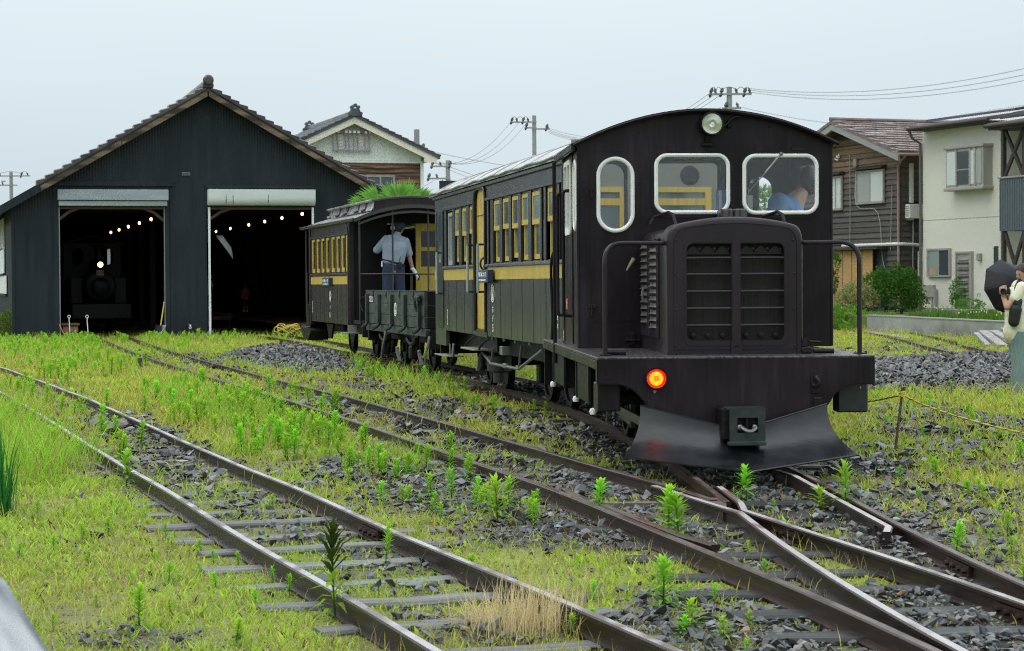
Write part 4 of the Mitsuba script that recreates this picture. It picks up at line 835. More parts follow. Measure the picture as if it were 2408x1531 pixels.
def pane(poly, v):
    p = np.array(poly.exterior.coords)[:-1]; n = len(p); V = np.vstack([np.stack([p[:, 0], np.full(n, v), p[:, 1]], 1), [[p[:, 0].mean(), v, p[:, 1].mean()]]])
    return V, np.array([[n, (q + 1) % n, q] for q in range(n)])
fr_ = lambda pl, w: pl.buffer(w, quad_segs=6).difference(pl)
put(cb, 'window_frame', MB().prism(fr_(w1, .048), 2.088, 2.1, 'v'), 'loco_paint', L); put(cb, 'window_frame', MB().prism(fr_(w2, .050), 2.088, 2.1, 'v'), 'loco_paint', L)
k = winset(ov, 'oval_window', cb, 2.093); winset(w1, 'windscreen', cb, 2.086); winset(w2, 'windscreen', cb, 2.086)
put(cb, 'door_panel', MB().prism(fr_(rrect(-.845, -.44, 1.2, 2.545, .03), .006), 2.094, 2.1, 'v'), 'loco_paint', L)
for a, b in ((-.232, -.122), (.09, .185), (.485, .596), (.78, .891)):
    h_ = put(cb, 'hinge', MB().box(a, b, 2.075, 2.1, 2.548, 2.575, .004).box(a + .01, b - .01, 2.09, 2.1, 2.575, 2.60), 'loco_paint', L)
    put(h_, 'rivets', MB().lathe([(0, -.006), (.006, 0)], (a + .03, 2.09, 2.588), (0, 1, 0), 6).lathe([(0, -.006), (.006, 0)], (b - .03, 2.09, 2.588), (0, 1, 0), 6), 'loco_paint', L)
for (u, z) in ((-.40, 2.33), (-.40, 2.28), (.315, 2.33), (.315, 2.28), (.34, 2.31), (1.04, 2.3), (1.04, 2.27), (.6, 2.74), (-.45, 2.70), (.75, 2.71), (.9, 2.69)): put(cb, 'rivet', MB().lathe([(0, -.006), (.008, -.003), (.009, 0)], (u, 2.1, z), (0, 1, 0), 7), 'loco_paint', L)
put(cb, 'wiper', MB().tube([(.688, 2.07, 2.521), (.56, 2.066, 2.37)], .010, 6).tube([(.56, 2.066, 2.37), (.421, 2.07, 2.215)], .0055, 5).sphere((.690, 2.07, 2.523), .016, 5), 'steel_worn', L, smooth=40)
for z in (2.247, 1.31): put(cb, 'door_latch', MB().box(-.86, -.80, 2.08, 2.1, z - .015, z + .015, .004).box(-.845, -.83, 2.07, 2.09, z - .08, z + .02, .004), 'loco_paint', L)
put(cb, 'wooden_peg', MB().tube([(-.50, 2.07, 1.69), (-.56, 2.06, 1.595)], [.020, .007], 6), 'timber_peg', L); mat('timber_peg', (.22, .18, .10), .6)
put(cb, 'step_bracket', MB().box(-.53, -.49, 2.06, 2.1, 1.0, 1.10, .005).box(-.57, -.45, 2.04, 2.1, 1.03, 1.05, .004), 'loco_paint', L)
put(cb, 'corner_strip', MB().box(-.952, -.93, 2.09, 2.115, .98, 2.60, .005).box(1.092, 1.112, 2.09, 2.115, .98, 2.60, .005), 'loco_paint', L)
k = winset2 = put(cb, 'side_window', MB().tube([(-.942, a, b) for a, b in np.array(rrect(2.20, 2.40, 1.93, 2.48, .09).exterior.coords)[:-1]], .017, 6, closed=True), 'white_rubber', L, smooth=40)
f = MB().prism(rrect(2.70, 3.27, 1.90, 2.52, .04).difference(rrect(2.74, 2.97, 1.95, 2.48, .02)).difference(rrect(3.0, 3.23, 1.95, 2.48, .02)), -.955, -.935, 'u'); put(cb, 'door_window', f, 'white_rubber', L)
put(cb, 'door_jamb', MB().box(-.95, -.94, 2.55, 2.59, 1.0, 2.56).box(-.95, -.94, 3.36, 3.40, 1.0, 2.56), 'loco_paint', L)
for v, zt, zb in ((2.75, 2.262, 1.228), (3.32, 2.262, 1.226)):
    hr = [(-.94, v, zt)] + arc((-.985, v, zt), (-1.005, v, zt), (-1.005, v, zt - .04), 5) + arc((-1.005, v, zb + .04), (-1.005, v, zb), (-.985, v, zb), 5) + [(-.94, v, zb)]
    put(cb, 'grab_rail', MB().tube(hr, .014, 7), 'loco_paint', L, smooth=40)
put(cb, 'corner_rail', MB().tube([(-1.0, 3.70, .80), (-1.0, 3.70, 2.55)], .018, 7).tube(spline([(-.97, 3.72, 1.80), (-1.01, 3.8, 1.75), (-1.02, 3.84, 1.5), (-1.02, 3.84, 1.0)], 12), .014, 6), 'loco_paint', L, smooth=40)
for v, z0, z1 in ((3.08, 1.275, 1.37), (3.42, 1.0, 1.10)):
    k = put(cb, 'red_plate', MB().box(-.948, -.941, v - .06, v + .06, z0, z1), 'red_plate', L); tag(k, 'small red plate with white marks')
    for q, ch in enumerate('自重'): put(k, 'letter', on_side(glyph(ch, .032, .12), v + .016, z1 - .045 - q * .04, -.949), 'white_paint', L)
# head lamp
hl = put(lo, 'headlight', MB().lathe([(.0, .16), (.06, .15), (.085, .10), (.092, .02), (.097, -.005), (.094, -.02), (.084, -.02), (.080, .0)], (.122, 1.99, 2.758), (0, 1, 0), 28), 'loco_paint', L, smooth=35)
put(hl, 'reflector', MB().lathe([(.080, .0), (.062, .035), (.03, .06), (0, .066)], (.122, 1.99, 2.758), (0, 1, 0), 24), 'reflector', L, smooth=True)
put(hl, 'lens', MB().lathe([(0, -.026), (.03, -.023), (.06, -.014), (.082, -.002)], (.122, 1.985, 2.758), (0, 1, 0), 24), 'lens_glass', L, smooth=True); scene['lens_glass'] = {'type': 'thindielectric'}
put(hl, 'lamp_bulb', MB().sphere((.128, 2.0, 2.755), .014, 6), 'white_paint', L, smooth=True)
put(hl, 'stalk', MB().tube([(.10, 2.06, 2.67), (.095, 2.08, 2.60)], .022, 7).box(.05, .14, 2.05, 2.1, 2.585, 2.615, .006), 'loco_paint', L)
put(hl, 'cable', MB().tube(spline([(.2, 2.0, 2.74), (.25, 2.02, 2.76), (.29, 2.03, 2.80), (.34, 2.02, 2.815), (.36, 2.03, 2.80)], 14), .007, 5).box(.255, .285, 2.05, 2.1, 2.73, 2.79, .004), 'loco_dark', L)
# handrails at the front corners
for s_, (u0, ut) in ((-1, (-.917, -.462)), (1, (.953, .537))):
    u0 = u0 if s_ < 0 else .925
    hr = [(u0, .34, .978), (u0, .34, 1.62)] + arc((u0, .34, 1.64), (u0, .36, 1.782), (u0 - s_ * .14, .40, 1.782), 8) + [(ut - .005 * s_, .50, 1.782)]
    k = put(lo, 'handrail', MB().tube(hr, .0175, 8), 'hood_paint', L, smooth=40)
    put(k, 'foot', MB().lathe([(.045, 0), (.045, .010), (.02, .014)], (u0, .34, .976), (0, 0, 1), 12), 'loco_paint', L)
put(lo, 'deck_cylinder', MB().tube([(-.905, .42, 1.0), (-.76, .42, 1.0)], .024, 8), 'loco_paint', L, smooth=40); put(lo, 'deck_cylinder', MB().tube([(.61, .45, .998), (.76, .45, .996)], .018, 8), 'loco_paint', L, smooth=40)
put(lo, 'valve', MB().box(.52, .60, .42, .5, .978, 1.03, .01).tube([(.54, .44, 1.03), (.56, .44, 1.09)], .022, 7).tube([(.53, .44, 1.07), (.66, .44, 1.06)], .010, 6), 'loco_paint', L, smooth=40)
# tail lamp, lit
tl = put(lo, 'tail_lamp', MB().lathe([(.0, .03), (.066, .03), (.070, .0), (.076, -.04), (.072, -.045), (.064, -.012)], (-.598, -.01, .828), (0, 1, 0), 26), 'loco_paint', L, smooth=35); tag(tl, 'round red tail lamp glowing orange')
hood_ = [(.079 * math.cos(a), .079 * math.sin(a)) for a in np.linspace(.15, math.pi - .15, 13)]
put(tl, 'lamp_hood', MB().grid(lambda a, b: (-.598 + .079 * math.cos(.1 + a * (math.pi - .2)), -.02 - .055 * b * math.sin(.1 + a * (math.pi - .2)), .828 + .079 * math.sin(.1 + a * (math.pi - .2))), 14, 2), 'loco_paint', L, smooth=True)
mat('red_lens', (.5, .02, .01), .15); mat('amber_lens', (.6, .25, .02), .15)
def disc(c, r0, r1, n=26, dv=0.0, bulge=0.0): return MB().lathe([(r1, 0), (r0, -bulge)] if r0 > 0 else [(r1, 0), (r1 * .6, -bulge * .7), (0, -bulge)], (c[0], c[1] + dv, c[2]), (0, -1, 0), n)
c_ = (-.598, -.028, .828)
def emit(mb, F, rad, bs): return {**mikit.ply(tuple_(mb, F), bs, False), 'emitter': {'type': 'area', 'radiance': {'type': 'rgb', 'value': rad}}}
scene[nm(tl, 'red_ring')] = emit(MB().lathe([(.067, .0), (.063, .016), (.056, .022), (.049, .010)], c_, (0, -1, 0), 26), L, [.9, .0015, .002], 'red_lens')
scene[nm(tl, 'amber_lens')] = emit(MB().lathe([(.049, .010), (.036, .013), (.018, .014)], c_, (0, -1, 0), 26), L, [2.6, .13, .002], 'amber_lens')
scene[nm(tl, 'lamp_centre')] = emit(MB().lathe([(.017, .012), (.010, .015), (0, .016)], c_, (0, -1, 0), 18), L, [1.4, .035, .002], 'amber_lens')
lr = MB()
for q in range(-4, 5): 
    if abs(q) > 0: lr.box(-.598 + q * .0105 - .0008, -.598 + q * .0105 + .0008, -.0465, -.041, .828 - math.sqrt(max(0, .05 ** 2 - (q * .0105) ** 2)), .828 + math.sqrt(max(0, .05 ** 2 - (q * .0105) ** 2)))
lr.box(-.648, -.548, -.0465, -.042, .845, .847)
put(tl, 'lens_ribs', lr, 'lens_rib', L); mat('lens_rib', (.35, .09, .01), .3)
put(tl, 'rim', MB().tube([(-.598 + .066 * math.cos(a), -.04, .828 + .066 * math.sin(a)) for a in np.linspace(0, 2 * np.pi, 27)[:-1]], .005, 6, closed=True), 'red_rim', L, smooth=40); mat('red_rim', (.35, .08, .07), .3)
put(tl, 'bolt', MB().box(-.618, -.598, -.03, 0, .735, .745).lathe([(0, -.03), (.008, -.025), (.008, 0)], (-.608, 0, .728), (0, 1, 0), 6), 'steel_worn', L)
# front beam details
put(lo, 'tow_hook', MB().tube(spline([(.53, 0, .83), (.53, -.05, .82), (.545, -.06, .79), (.53, -.05, .765), (.515, -.02, .775)], 12), .016, 6).box(.50, .56, -.02, 0, .71, .84, .006), 'loco_paint', L, smooth=40)
put(lo, 'beam_bracket', MB().box(.515, .577, -.025, 0, .585, .685, .006), 'loco_paint', L); put(lo, 'beam_bracket', MB().box(-.655, -.60, -.022, 0, .575, .68, .006), 'loco_paint', L)
put(lo, 'coupler', MB().box(-.18, .10, -.28, .02, .40, .64, .02), 'loco_dark', L)
cp = sbox(-.13, .405, .115, .64).buffer(-.01).buffer(.01).difference(sbox(-.08, .463, .064, .567))
cpl = put(lo, 'coupler_face', MB().prism(cp, -.335, -.285, 'v'), 'coupler_steel', L); mat('coupler_steel', P(lambda p, n, uv: mix((.010, .015, .018), (.026, .034, .036), noise(p.x * 20, p.y * 20, p.z * 20))), .4)
put(cpl, 'link', MB().tube([(-.055 + .0, -.34, .50)] + arc((-.05, -.36, .50), (.0, -.42, .455), (.045, -.36, .50), 8), .013, 6).box(-.08, -.04, -.34, -.3, .48, .52, .01).box(.025, .06, -.34, -.3, .48, .52, .01), 'steel_worn', L, smooth=40)
put(cpl, 'pin', MB().tube([(-.01, -.315, .42), (-.01, -.315, .60)], .016, 7), 'loco_dark', L); put(cpl, 'lip', MB().box(-.14, .12, -.345, -.27, .375, .404, .005), 'coupler_steel', L)
for (u, z) in ((-.155, .62), (-.165, .47), (-.16, .55)): put(cpl, 'bolt', MB().lathe([(0, -.02), (.014, -.02), (.014, 0)], (u, -.27, z), (0, 1, 0), 6), 'loco_paint', L)
# snow plow: two concave blades meeting at a centre edge
def plow(a, b, sg):
    s = a; top = .640 - .165 * (1 - s) ** 1.0; bot = .305 - .080 * (1 - s)
    z = top + (bot - top) * b; v = (-.02 - .20 * (1 - s)) + (-.32 - .12 * (1 - s)) * b ** 3.0
    u = -.045 + sg * s * ((.655 if sg > 0 else .665) + .150 * b ** 2.6)
    return (u, v - (.02 * math.sin(math.pi * b) * s), z)
pw = put(lo, 'snow_plow', MB().grid(lambda a, b: plow(a, b, -1), 18, 14, False).grid(lambda a, b: (lambda p: (p[0], p[1] + .014, p[2]))(plow(a, b, -1)), 18, 14, True), 'plow_steel', L, smooth=True)
put(pw, 'right_blade', MB().grid(lambda a, b: plow(a, b, 1), 18, 14, True).grid(lambda a, b: (lambda p: (p[0], p[1] + .014, p[2]))(plow(a, b, 1)), 18, 14, False), 'plow_steel', L, smooth=True)
for sg in (-1, 1):
    put(pw, 'top_edge', MB().tube([plow(a, 0, sg) for a in np.linspace(.02, 1, 14)], .006, 5), 'plow_steel', L); put(pw, 'cutting_edge', MB().tube([plow(a, 1, sg) for a in np.linspace(0, 1, 14)], .008, 5), 'plow_steel', L)
put(pw, 'stay', MB().beam([-.4, .06, .5], [-.4, -.03, .47], .05, .05).beam([.35, .06, .5], [.35, -.03, .47], .05, .05), 'loco_dark', L)
# boxes and steps below the footplate, wheels and rods
put(lo, 'sand_box', MB().box(-.996, -.835, .10, .40, .592, .79, .008), 'loco_paint', L); k = put(lo, 'brake_box', MB().box(.745, .965, .25, .42, .560, .775, .01), 'coupler_steel', L); put(k, 'bolt', MB().lathe([(0, -.01), (.01, -.006), (.012, 0)], (.905, .25, .735), (0, 1, 0), 8), 'steel_worn', L)
for v0, v1, zb in ((.58, 2.0, .60), (2.68, 4.22, .62)): 
    k = put(lo, 'side_tank', MB().box(-.985, -.50, v0 + .25, v1 - .2, zb, .884, .008), 'loco_dark', L)
    put(k, 'edge_strip', MB().box(-.995, -.975, v0 + .22, v0 + .26, zb, .884).box(-.995, -.975, v1 - .22, v1 - .18, zb, .884), 'loco_paint', L)
for v, z in ((.64, .568), (2.0, .585), (4.25, .597)): put(lo, 'white_cap', MB().lathe([(0, .02), (.022, .014), (.03, -.006), (.024, -.03), (.0, -.03)], (-.975, v, z), (0, 0, 1), 9), 'white_paint', L, smooth=40)
def wheel(par, F, u, v, r_, spokes=10, name='wheel', m_='underframe', t=.085, sg=-1, web=False):
    zc = RAILTOP + r_; w_ = MB().lathe([(r_ - .055, -t / 2), (r_, -t / 2), (r_ + .006, t / 2 - .025), (r_ + .024, t / 2 - .016), (r_ + .024, t / 2), (r_ - .055, t / 2), (r_ - .055, -t / 2)], (u, v, zc), (-sg, 0, 0), 30)
    k = put(par, name, w_, m_, F, smooth=35); put(k, 'hub', MB().lathe([(0, -t * .7), (.07, -t * .7), (.08, 0), (.08, t * .6), (0, t * .6)], (u, v, zc), (-sg, 0, 0), 16), m_, F, smooth=35)
    if web: put(k, 'web', MB().lathe([(.06, -.01), (r_ - .05, -.02), (r_ - .05, .02), (.06, .02)], (u, v, zc), (-sg, 0, 0), 24), m_, F, smooth=35); return k
    for q in range(spokes):
        a = q * 2 * np.pi / spokes + .2; put(k, 'spoke', MB().beam([u, v + .06 * math.cos(a), zc + .06 * math.sin(a)], [u, v + (r_ - .05) * math.cos(a), zc + (r_ - .05) * math.sin(a)], .035, .045, (1, 0, 0)), m_, F)
    return k
for v in (1.35, 3.35):
    for u, sg in ((-.385, -1), (.385, 1)): wheel(lo, L, u, v, .34, 9, m_='loco_dark', sg=sg)
    put(lo, 'axle', MB().tube([(-.5, v, RAILTOP + .34), (.5, v, RAILTOP + .34)], .055, 8), 'loco_dark', L)
put(lo, 'side_rod', MB().beam([-.50, 1.35, .42], [-.50, 3.35, .42], .03, .07).box(-.53, -.47, 1.28, 1.42, .36, .48).box(-.53, -.47, 3.28, 3.42, .36, .48), 'rod_steel', L); mat('rod_steel', (.07, .065, .055), .4, metal=.5)
put(lo, 'brake_rigging', MB().tube([(-.86, .25, .66), (-.70, .5, .71), (-.6, 2.4, .70)], .03, 7).box(-.47, -.43, 2.6, 2.66, .3, .8).box(-.47, -.43, 3.9, 3.96, .3, .8).beam([-.45, 2.62, .33], [-.45, 3.93, .36], .02, .04), 'rod_steel', L)
put(lo, 'guard_iron', MB().box(-.42, -.36, .55, .60, .22, .6).box(.36, .42, .55, .60, .22, .6), 'loco_dark', L)
# things in the cab
k = put('', 'blue_binder', MB().box(.30, .375, 2.75, 2.95, 1.98, 2.27, .006), 'binder_blue', L); mat('binder_blue', (.07, .17, .48), .4); put('blue_binder', 'label_strip', MB().box(.296, .318, 2.745, 2.752, 1.98, 2.26), 'white_paint', L); tag('blue_binder', 'blue binder standing behind the left windscreen of the locomotive', 'binder')
k = put('', 'paper_sheet', MB().box(.555, .60, 2.86, 2.862, 2.0, 2.225), 'white_paint', L); tag(k, 'white paper sheet behind the lower left corner of the right windscreen', 'paper')
# ---------------------------------------------------------------- the passenger carriage behind the locomotive
C = Fr((.52, 19.90), .179); CWd, CL = 1.90, 8.86
ca = thing('passenger_carriage', 'dark plank sided passenger carriage with yellow band, windows and door', 'carriage')
mat('window_teal', P(lambda p, n, uv: mix((.06, .095, .10), (.17, .24, .245), sstep(.3, .7, noise(p.x * 3.1, p.y * 3.1, p.z * 2.2)))), .08, spec=.8)
mat('trim_black', (.013, .013, .016), .3, .35)
bd = put(ca, 'body', MB().prism(sbox(.0, .885, 4.55, 2.66).difference(sbox(.30, 1.735, 4.45, 2.44)), 0, .06, 'u').prism(sbox(5.42, .885, CL, 2.66).difference(sbox(5.48, 1.735, 7.66, 2.44)), 0, .06, 'u')
         .prism(sbox(4.55, 2.60, 5.42, 2.66), 0, .06, 'u').box(CWd - .06, CWd, 0, CL, .885, 2.66).box(.06, CWd - .06, CL - .06, CL, .885, 2.9), 'carriage_paint', C)
ew = sbox(.062, .885, CWd - .062, 2.86).difference(sbox(.16, 1.75, .58, 2.40)).difference(sbox(.72, 1.75, 1.42, 2.40)).difference(sbox(1.52, 1.75, 1.80, 2.40))
put(ca, 'end_wall', MB().prism(ew, .0, .05, 'v'), 'end_wall_reflected', C)  # paler than the sides: reflection in the cab glass put into its colour
for a, b in ((.16, .58), (.72, 1.42), (1.52, 1.80)):
    k = put(ca, 'end_window', MB().box(a, b, .02, .025, 1.75, 2.40), 'window_teal', C)
    f = MB().box(a, b, -.02, .02, 2.36, 2.41).box(a, b, -.02, .02, 2.235, 2.30).box(a, a + .06, -.02, .02, 1.75, 2.36).box(b - .06, b, -.02, .02, 1.75, 2.36).box(a, b, -.02, .02, 1.74, 1.80); put(k, 'sash', f, 'yellow_paint', C)
put(ca, 'end_lamp', MB().lathe([(0, -.03), (.07, -.03), (.095, 0), (.095, .03)], (1.21, 0, 2.52), (0, 1, 0), 20), 'trim_black', C, smooth=35)
put(ca, 'interior', MB().box(.5, 1.5, .3, 8.5, .95, 1.0).box(1.80, 1.83, .1, 8.7, .9, 2.6), 'interior_dark', C)
for a, b in ((0, 4.55), (5.42, 8.02), (8.62, CL)): put(ca, 'yellow_band', MB().box(-.008, 0, a + .005, b - .005, 1.545, 1.682), 'yellow_paint', C)
for a, b in ((0, 4.55), (5.42, 8.0)): 
    put(ca, 'waist_rail', MB().box(-.032, 0, a, b, 1.687, 1.722, .006), 'rail_wet', C); put(ca, 'window_header', MB().box(-.03, 0, a, b, 2.455, 2.492, .006), 'trim_black', C)
mat('rail_wet', (.055, .055, .06), .18, spec=.8)
for v in np.arange(.35, 8.6, .66):
    if not 4.4 < v < 5.5: put(ca, 'plank_joint', MB().box(-.004, 0, v, v + .012, .89, 1.54), 'trim_black', C)
for v in (.02, .24, .92, 1.14, 4.12, 4.36, 5.44, 7.70, 8.04, 8.60): put(ca, 'pilaster', MB().box(-.018, 0, v, v + .10, 1.722, 2.455, .003), 'trim_black', C)
k = put(ca, 'end_door', MB().box(-.012, 0, 8.05, 8.58, .92, 2.48), 'trim_black', C); put(k, 'pane', MB().prism(rrect(8.14, 8.44, 1.78, 2.42, .12), -.016, -.012, 'u'), 'window_teal', C)
WIN = [(.465, .876, 1), (1.286, 1.707, 1), (1.913, 2.298, 1), (2.488, 2.877, 1), (3.068, 3.457, 1), (3.648, 4.048, 0), (5.405, 5.81, 1), (6.05, 6.403, 1), (6.653, 6.986, 1)]
rr = np.random.default_rng(4)
for q, (a, b, op) in enumerate(WIN):
    m_ = 2.105 + rr.uniform(-.01, .01); lift = .03 if q in (3, 7, 8) else 0
    k = put(ca, 'window', MB().box(.038, .043, a - .02, b + .02, 1.745, 2.44), 'shed_dark', C)
    for nm_, z0, z1, du in (('upper_sash', m_ - .005, 2.435, .0), ('lower_sash', 1.745 + lift, m_ + .03, .022)):
        w_ = .048; f = MB().box(du - .004, du + .018, a, a + w_ * .9, z0, z1).box(du - .004, du + .018, b - w_, b, z0, z1).box(du - .004, du + .018, a, b, z1 - .042, z1).box(du - .006, du + .018, a, b, z0, z0 + .052)
        s_ = put(k, nm_, f, 'yellow_paint', C); scene[nm(k, 'pane')] = mikit.ply(tuple_(MB().box(du + .006, du + .010, a + w_ * .8, b - w_ * .8, z0 + .04, z1 - .03), C), 'window_teal')
for (a, b) in ((4.05, 4.13), (3.46, 3.64), (2.88, 3.06), (2.30, 2.48), (1.71, 1.905), (5.82, 6.04), (6.41, 6.645), (6.99, 7.20)): put(ca, 'window_post', MB().box(-.014, .055, a + .01, b - .01, 1.722, 2.455, .004), 'trim_black', C)
k = put(ca, 'window', MB().box(.02, .025, 7.21, 7.64, 1.74, 2.42), 'window_teal', C); put(k, 'dark_sash', MB().box(0, .02, 7.21, 7.26, 1.74, 2.42).box(0, .02, 7.59, 7.64, 1.74, 2.42).box(0, .02, 7.26, 7.59, 2.37, 2.42).box(0, .02, 7.26, 7.59, 1.74, 1.8), 'grey_trim', C)
# door: arched opening with the yellow sliding leaf
ap = Polygon([(4.62, .96), (4.62, 2.46)] + arc((4.62, 2.50), (4.64, 2.61), (4.80, 2.615), 6) + arc((5.18, 2.615), (5.36, 2.61), (5.38, 2.50), 6) + [(5.38, .96)])
dr_ = put(ca, 'door', MB().prism(ap, .015, .05, 'u'), 'yellow_paint', C)
put(dr_, 'arch_rim', MB().tube([(-.012, a, b) for a, b in np.array(ap.buffer(.012).exterior.coords)[1:-1]], .020, 6), 'trim_black', C, smooth=40)
put(dr_, 'door_seam', MB().box(.008, .015, 4.64, 5.36, 2.30, 2.312), 'timber_brown', C); put(dr_, 'hook', MB().tube(spline([(.01, 4.86, 1.80), (-.03, 4.84, 1.76), (-.03, 4.84, 1.70), (.01, 4.86, 1.66)], 10), .012, 5), 'trim_black', C)
put(ca, 'door_sill', MB().box(-.01, .1, 4.56, 5.41, .87, .955, .006), 'trim_black', C)
for v, z0, z1 in ((5.56, 1.39, 1.972), (4.785, 1.39, 1.966), (8.19, 1.36, 1.922)):
    k = put(ca, 'door_rail', MB().tube([(-.075, v, z0), (-.075, v, z1)], .017, 8), 'rail_grey', C, smooth=40); [put(k, 'rail_bracket', MB().tube([(-.09, v, zq), (.0, v, zq)], .014, 6), 'trim_black', C) for zq in (z0 + .01, z1 - .01)]
mat('rail_grey', (.30, .35, .34), .35)
for a, b, zb in ((7.90, CL, .680), (0.0, 1.18, .725)):
    pg = sbox(a, zb, b, .89) if a > 1 else Polygon([(a, zb), (1.10, zb), (1.12, .82)] + arc((1.13, .86), (1.14, .885), (1.18, .89), 4) + [(a, .89)])
    put(ca, 'skirt', MB().prism(pg, .001, .05, 'u'), 'carriage_paint', C)
# roof: cornice and arched sheet with seams
rz = lambda u: 2.70 + .30 * (1 - (abs(u - .95) / 1.02) ** 2.3)
ru = np.linspace(-.065, 1.965, 29); pr_ = [(u, rz(u)) for u in ru] + [(u, rz(u) - .03) for u in ru[::-1]]
rf_ = put(ca, 'roof', MB().prism(Polygon(pr_), -.10, CL + .08, 'v'), 'carriage_roof', C, smooth=30)
for v in np.arange(.5, CL, 1.15): put(rf_, 'seam', MB().tube([(u, v, rz(u) + .004) for u in ru], .007, 5), 'carriage_roof', C)
put(rf_, 'edge_bead', MB().tube([(-.07 - .004 * math.sin(v * 9), v, 2.70 + .006 * math.sin(v * 5.3)) for v in np.arange(-.1, CL + .1, .15)], .016, 6), 'roof_edge', C); mat('roof_edge', P(lambda p, n, uv: mix((.05, .05, .055), (.22, .22, .22), noise(p.x * 9, p.y * 9, p.z * 9))), .4)
put(ca, 'cornice', MB().box(-.035, 0, -.04, CL + .03, 2.63, 2.675, .006).box(-.05, 0, -.06, CL + .05, 2.68, 2.70, .004), 'trim_black', C)
# lettering on the side
def circle_k(par, F, v, z, r, u=-.005):
    rg_ = Point(0, 0).buffer(r, quad_segs=14).difference(Point(0, 0).buffer(r * .83, quad_segs=14)); k = put(par, 'emblem', MB().prism(shapely.affinity.translate(rg_, v, z), u - .003, u, 'u'), 'white_paint', F)
    g_ = tri(trimesh.util.concatenate([trimesh.creation.extrude_polygon(q, .003, engine='earcut') for q in kpoly(r)])); put(k, 'letter', on_side(g_, v, z, u - .0005), 'white_paint', F)
def kpoly(r):
    s = [LineString([(-.28, -.62), (-.28, .62)]).buffer(.10), LineString([(-.22, -.02), (.34, .60)]).buffer(.075, cap_style='flat'), LineString([(-.12, .08), (.36, -.60)]).buffer(.12, cap_style='flat'), sbox(-.46, .55, -.08, .66), sbox(-.46, -.66, -.08, -.55), sbox(.12, .55, .5, .66), sbox(.14, -.66, .54, -.55)]
    g_ = shapely.affinity.scale(shapely.union_all(s), r * 1.05, r * 1.05, origin=(0, 0)); return list(getattr(g_, 'geoms', [g_]))
def chars(par, F, txt, v, z, h, step, u=-.004, w=None, name='letter', t=.13):
    for q, ch in enumerate(txt): put(par, name, on_side(glyph(ch, h, t, .002, w), v, z - q * step, u), 'white_paint', F)
import shapely.affinity
circle_k(ca, C, 4.165, 1.384, .108)
chars(ca, C, 'ホジ', 4.21, 1.165, .075, .105, w=.085); chars(ca, C, '3', 4.20, .945, .085, .1)
for z, h in ((1.40, .03), (1.29, .05), (1.21, .05), (1.14, .05), (1.06, .05)): put(ca, 'small_lettering', MB().prism(sbox(.42, z, .52, z + h * .8).difference(sbox(.435, z + .009, .505, z + h * .8 - .009)), -.003, -.001, 'u'), 'white_paint', C)
for q in range(7): put(ca, 'small_lettering', MB().box(-.003, -.001, 7.72, 7.75, .96 + q * .03, .982 + q * .03), 'white_paint', C)
def board(name, F, v0, v1, z0, z1, u, lab):
    t = thing(name, lab, 'destination board'); put(t, 'panel', MB().box(u - .02, u + .05, v0, v1, z0, z1, .005), 'sign_blue', F); h = (z1 - z0)
    n = 4; w = (v1 - v0) * .84; cw_ = w / n
    for q, ch in enumerate('新黒井行'): put(t, 'letter', on_side(glyph(ch, h * .40, .13, .002, cw_ * .74), v1 - (v1 - v0) * .09 - q * cw_, z0 + h * .43, u - .0205), 'white_paint', F)
    put(t, 'small_lettering', on_side(glyph('FOR SHINKUROI', h * .15, .1, .002, w * .86), v1 - (v1 - v0) * .10, z0 + h * .13, u - .0205), 'white_paint', F)
    put(t, 'hanger', MB().tube([(u, v0 + .15, z1), (u + .02, v0 + .15, z1 + .06)], .004, 4).tube([(u, v1 - .2, z1), (u + .02, v1 - .2, z1 + .06)], .004, 4), 'trim_black', F)
board('destination_board', C, 3.98, 4.66, 1.508, 1.655, -.075, 'blue destination board with white lettering hanging on the front carriage')
# underframe
uf = put(ca, 'underframe', MB().box(.25, 1.65, .3, 8.5, .66, .87).box(.05, 1.85, .02, .12, .55, .87).box(.05, 1.85, 8.72, 8.82, .55, .87), 'underframe', C)
put(uf, 'truss_rod', MB().tube([(.05, 5.26, .676), (.05, 4.62, .564), (.05, 2.82, .570), (.05, 1.47, .815)], .018, 7), 'rod_light', C); mat('rod_light', (.10, .105, .105), .4)
put(uf, 'queen_post', MB().tube([(.05, 4.62, .564), (.05, 4.47, .75)], .016, 6), 'rod_light', C); put(uf, 'queen_post', MB().tube([(.05, 2.82, .57), (.05, 2.66, .83)], .016, 6), 'rod_light', C); put(uf, 'turnbuckle', MB().box(.03, .07, 3.55, 3.78, .545, .60, .01), 'rod_light', C)
put(uf, 'brake_cylinder', MB().tube([(.3, 5.5, .30), (.3, 5.5, .42), (.3, 5.5, .44), (.3, 5.5, .62), (.3, 5.5, .66)], [.08, .08, .15, .15, .09], 14), 'rod_steel', C, smooth=35)
put(uf, 'green_box', MB().box(.02, .12, 3.70, 3.88, .688, .790, .006), 'box_green', C); mat('box_green', (.10, .14, .11), .5)
put(uf, 'step', MB().box(-.10, .16, 4.98, 6.0, .700, .722, .005), 'step_worn', C); mat('step_worn', (.20, .20, .18), .4)
for v in (4.86, 5.92): put(uf, 'step_hanger', MB().tube(spline([(.04, v - .35, .89), (.02, v - .15, .84), (-.02, v + .02, .78), (-.04, v + .08, .72)], 10), .014, 5), 'underframe', C)
put(uf, 'lower_step', MB().box(-.08, .15, 7.35, 8.45, .548, .564, .004).tube([(-.02, 7.42, .56), (-.02, 7.42, .72)], .010, 5), 'step_worn', C)
put(uf, 'step_back', MB().box(.12, .18, 4.6, 6.0, .70, .88), 'underframe', C)
for v in (1.25, 2.05, 2.9, 3.6, 4.4): put(uf, 'bolt', MB().tube([(.03, v, .885), (.03, v, .85)], .02, 6), 'rod_light', C)
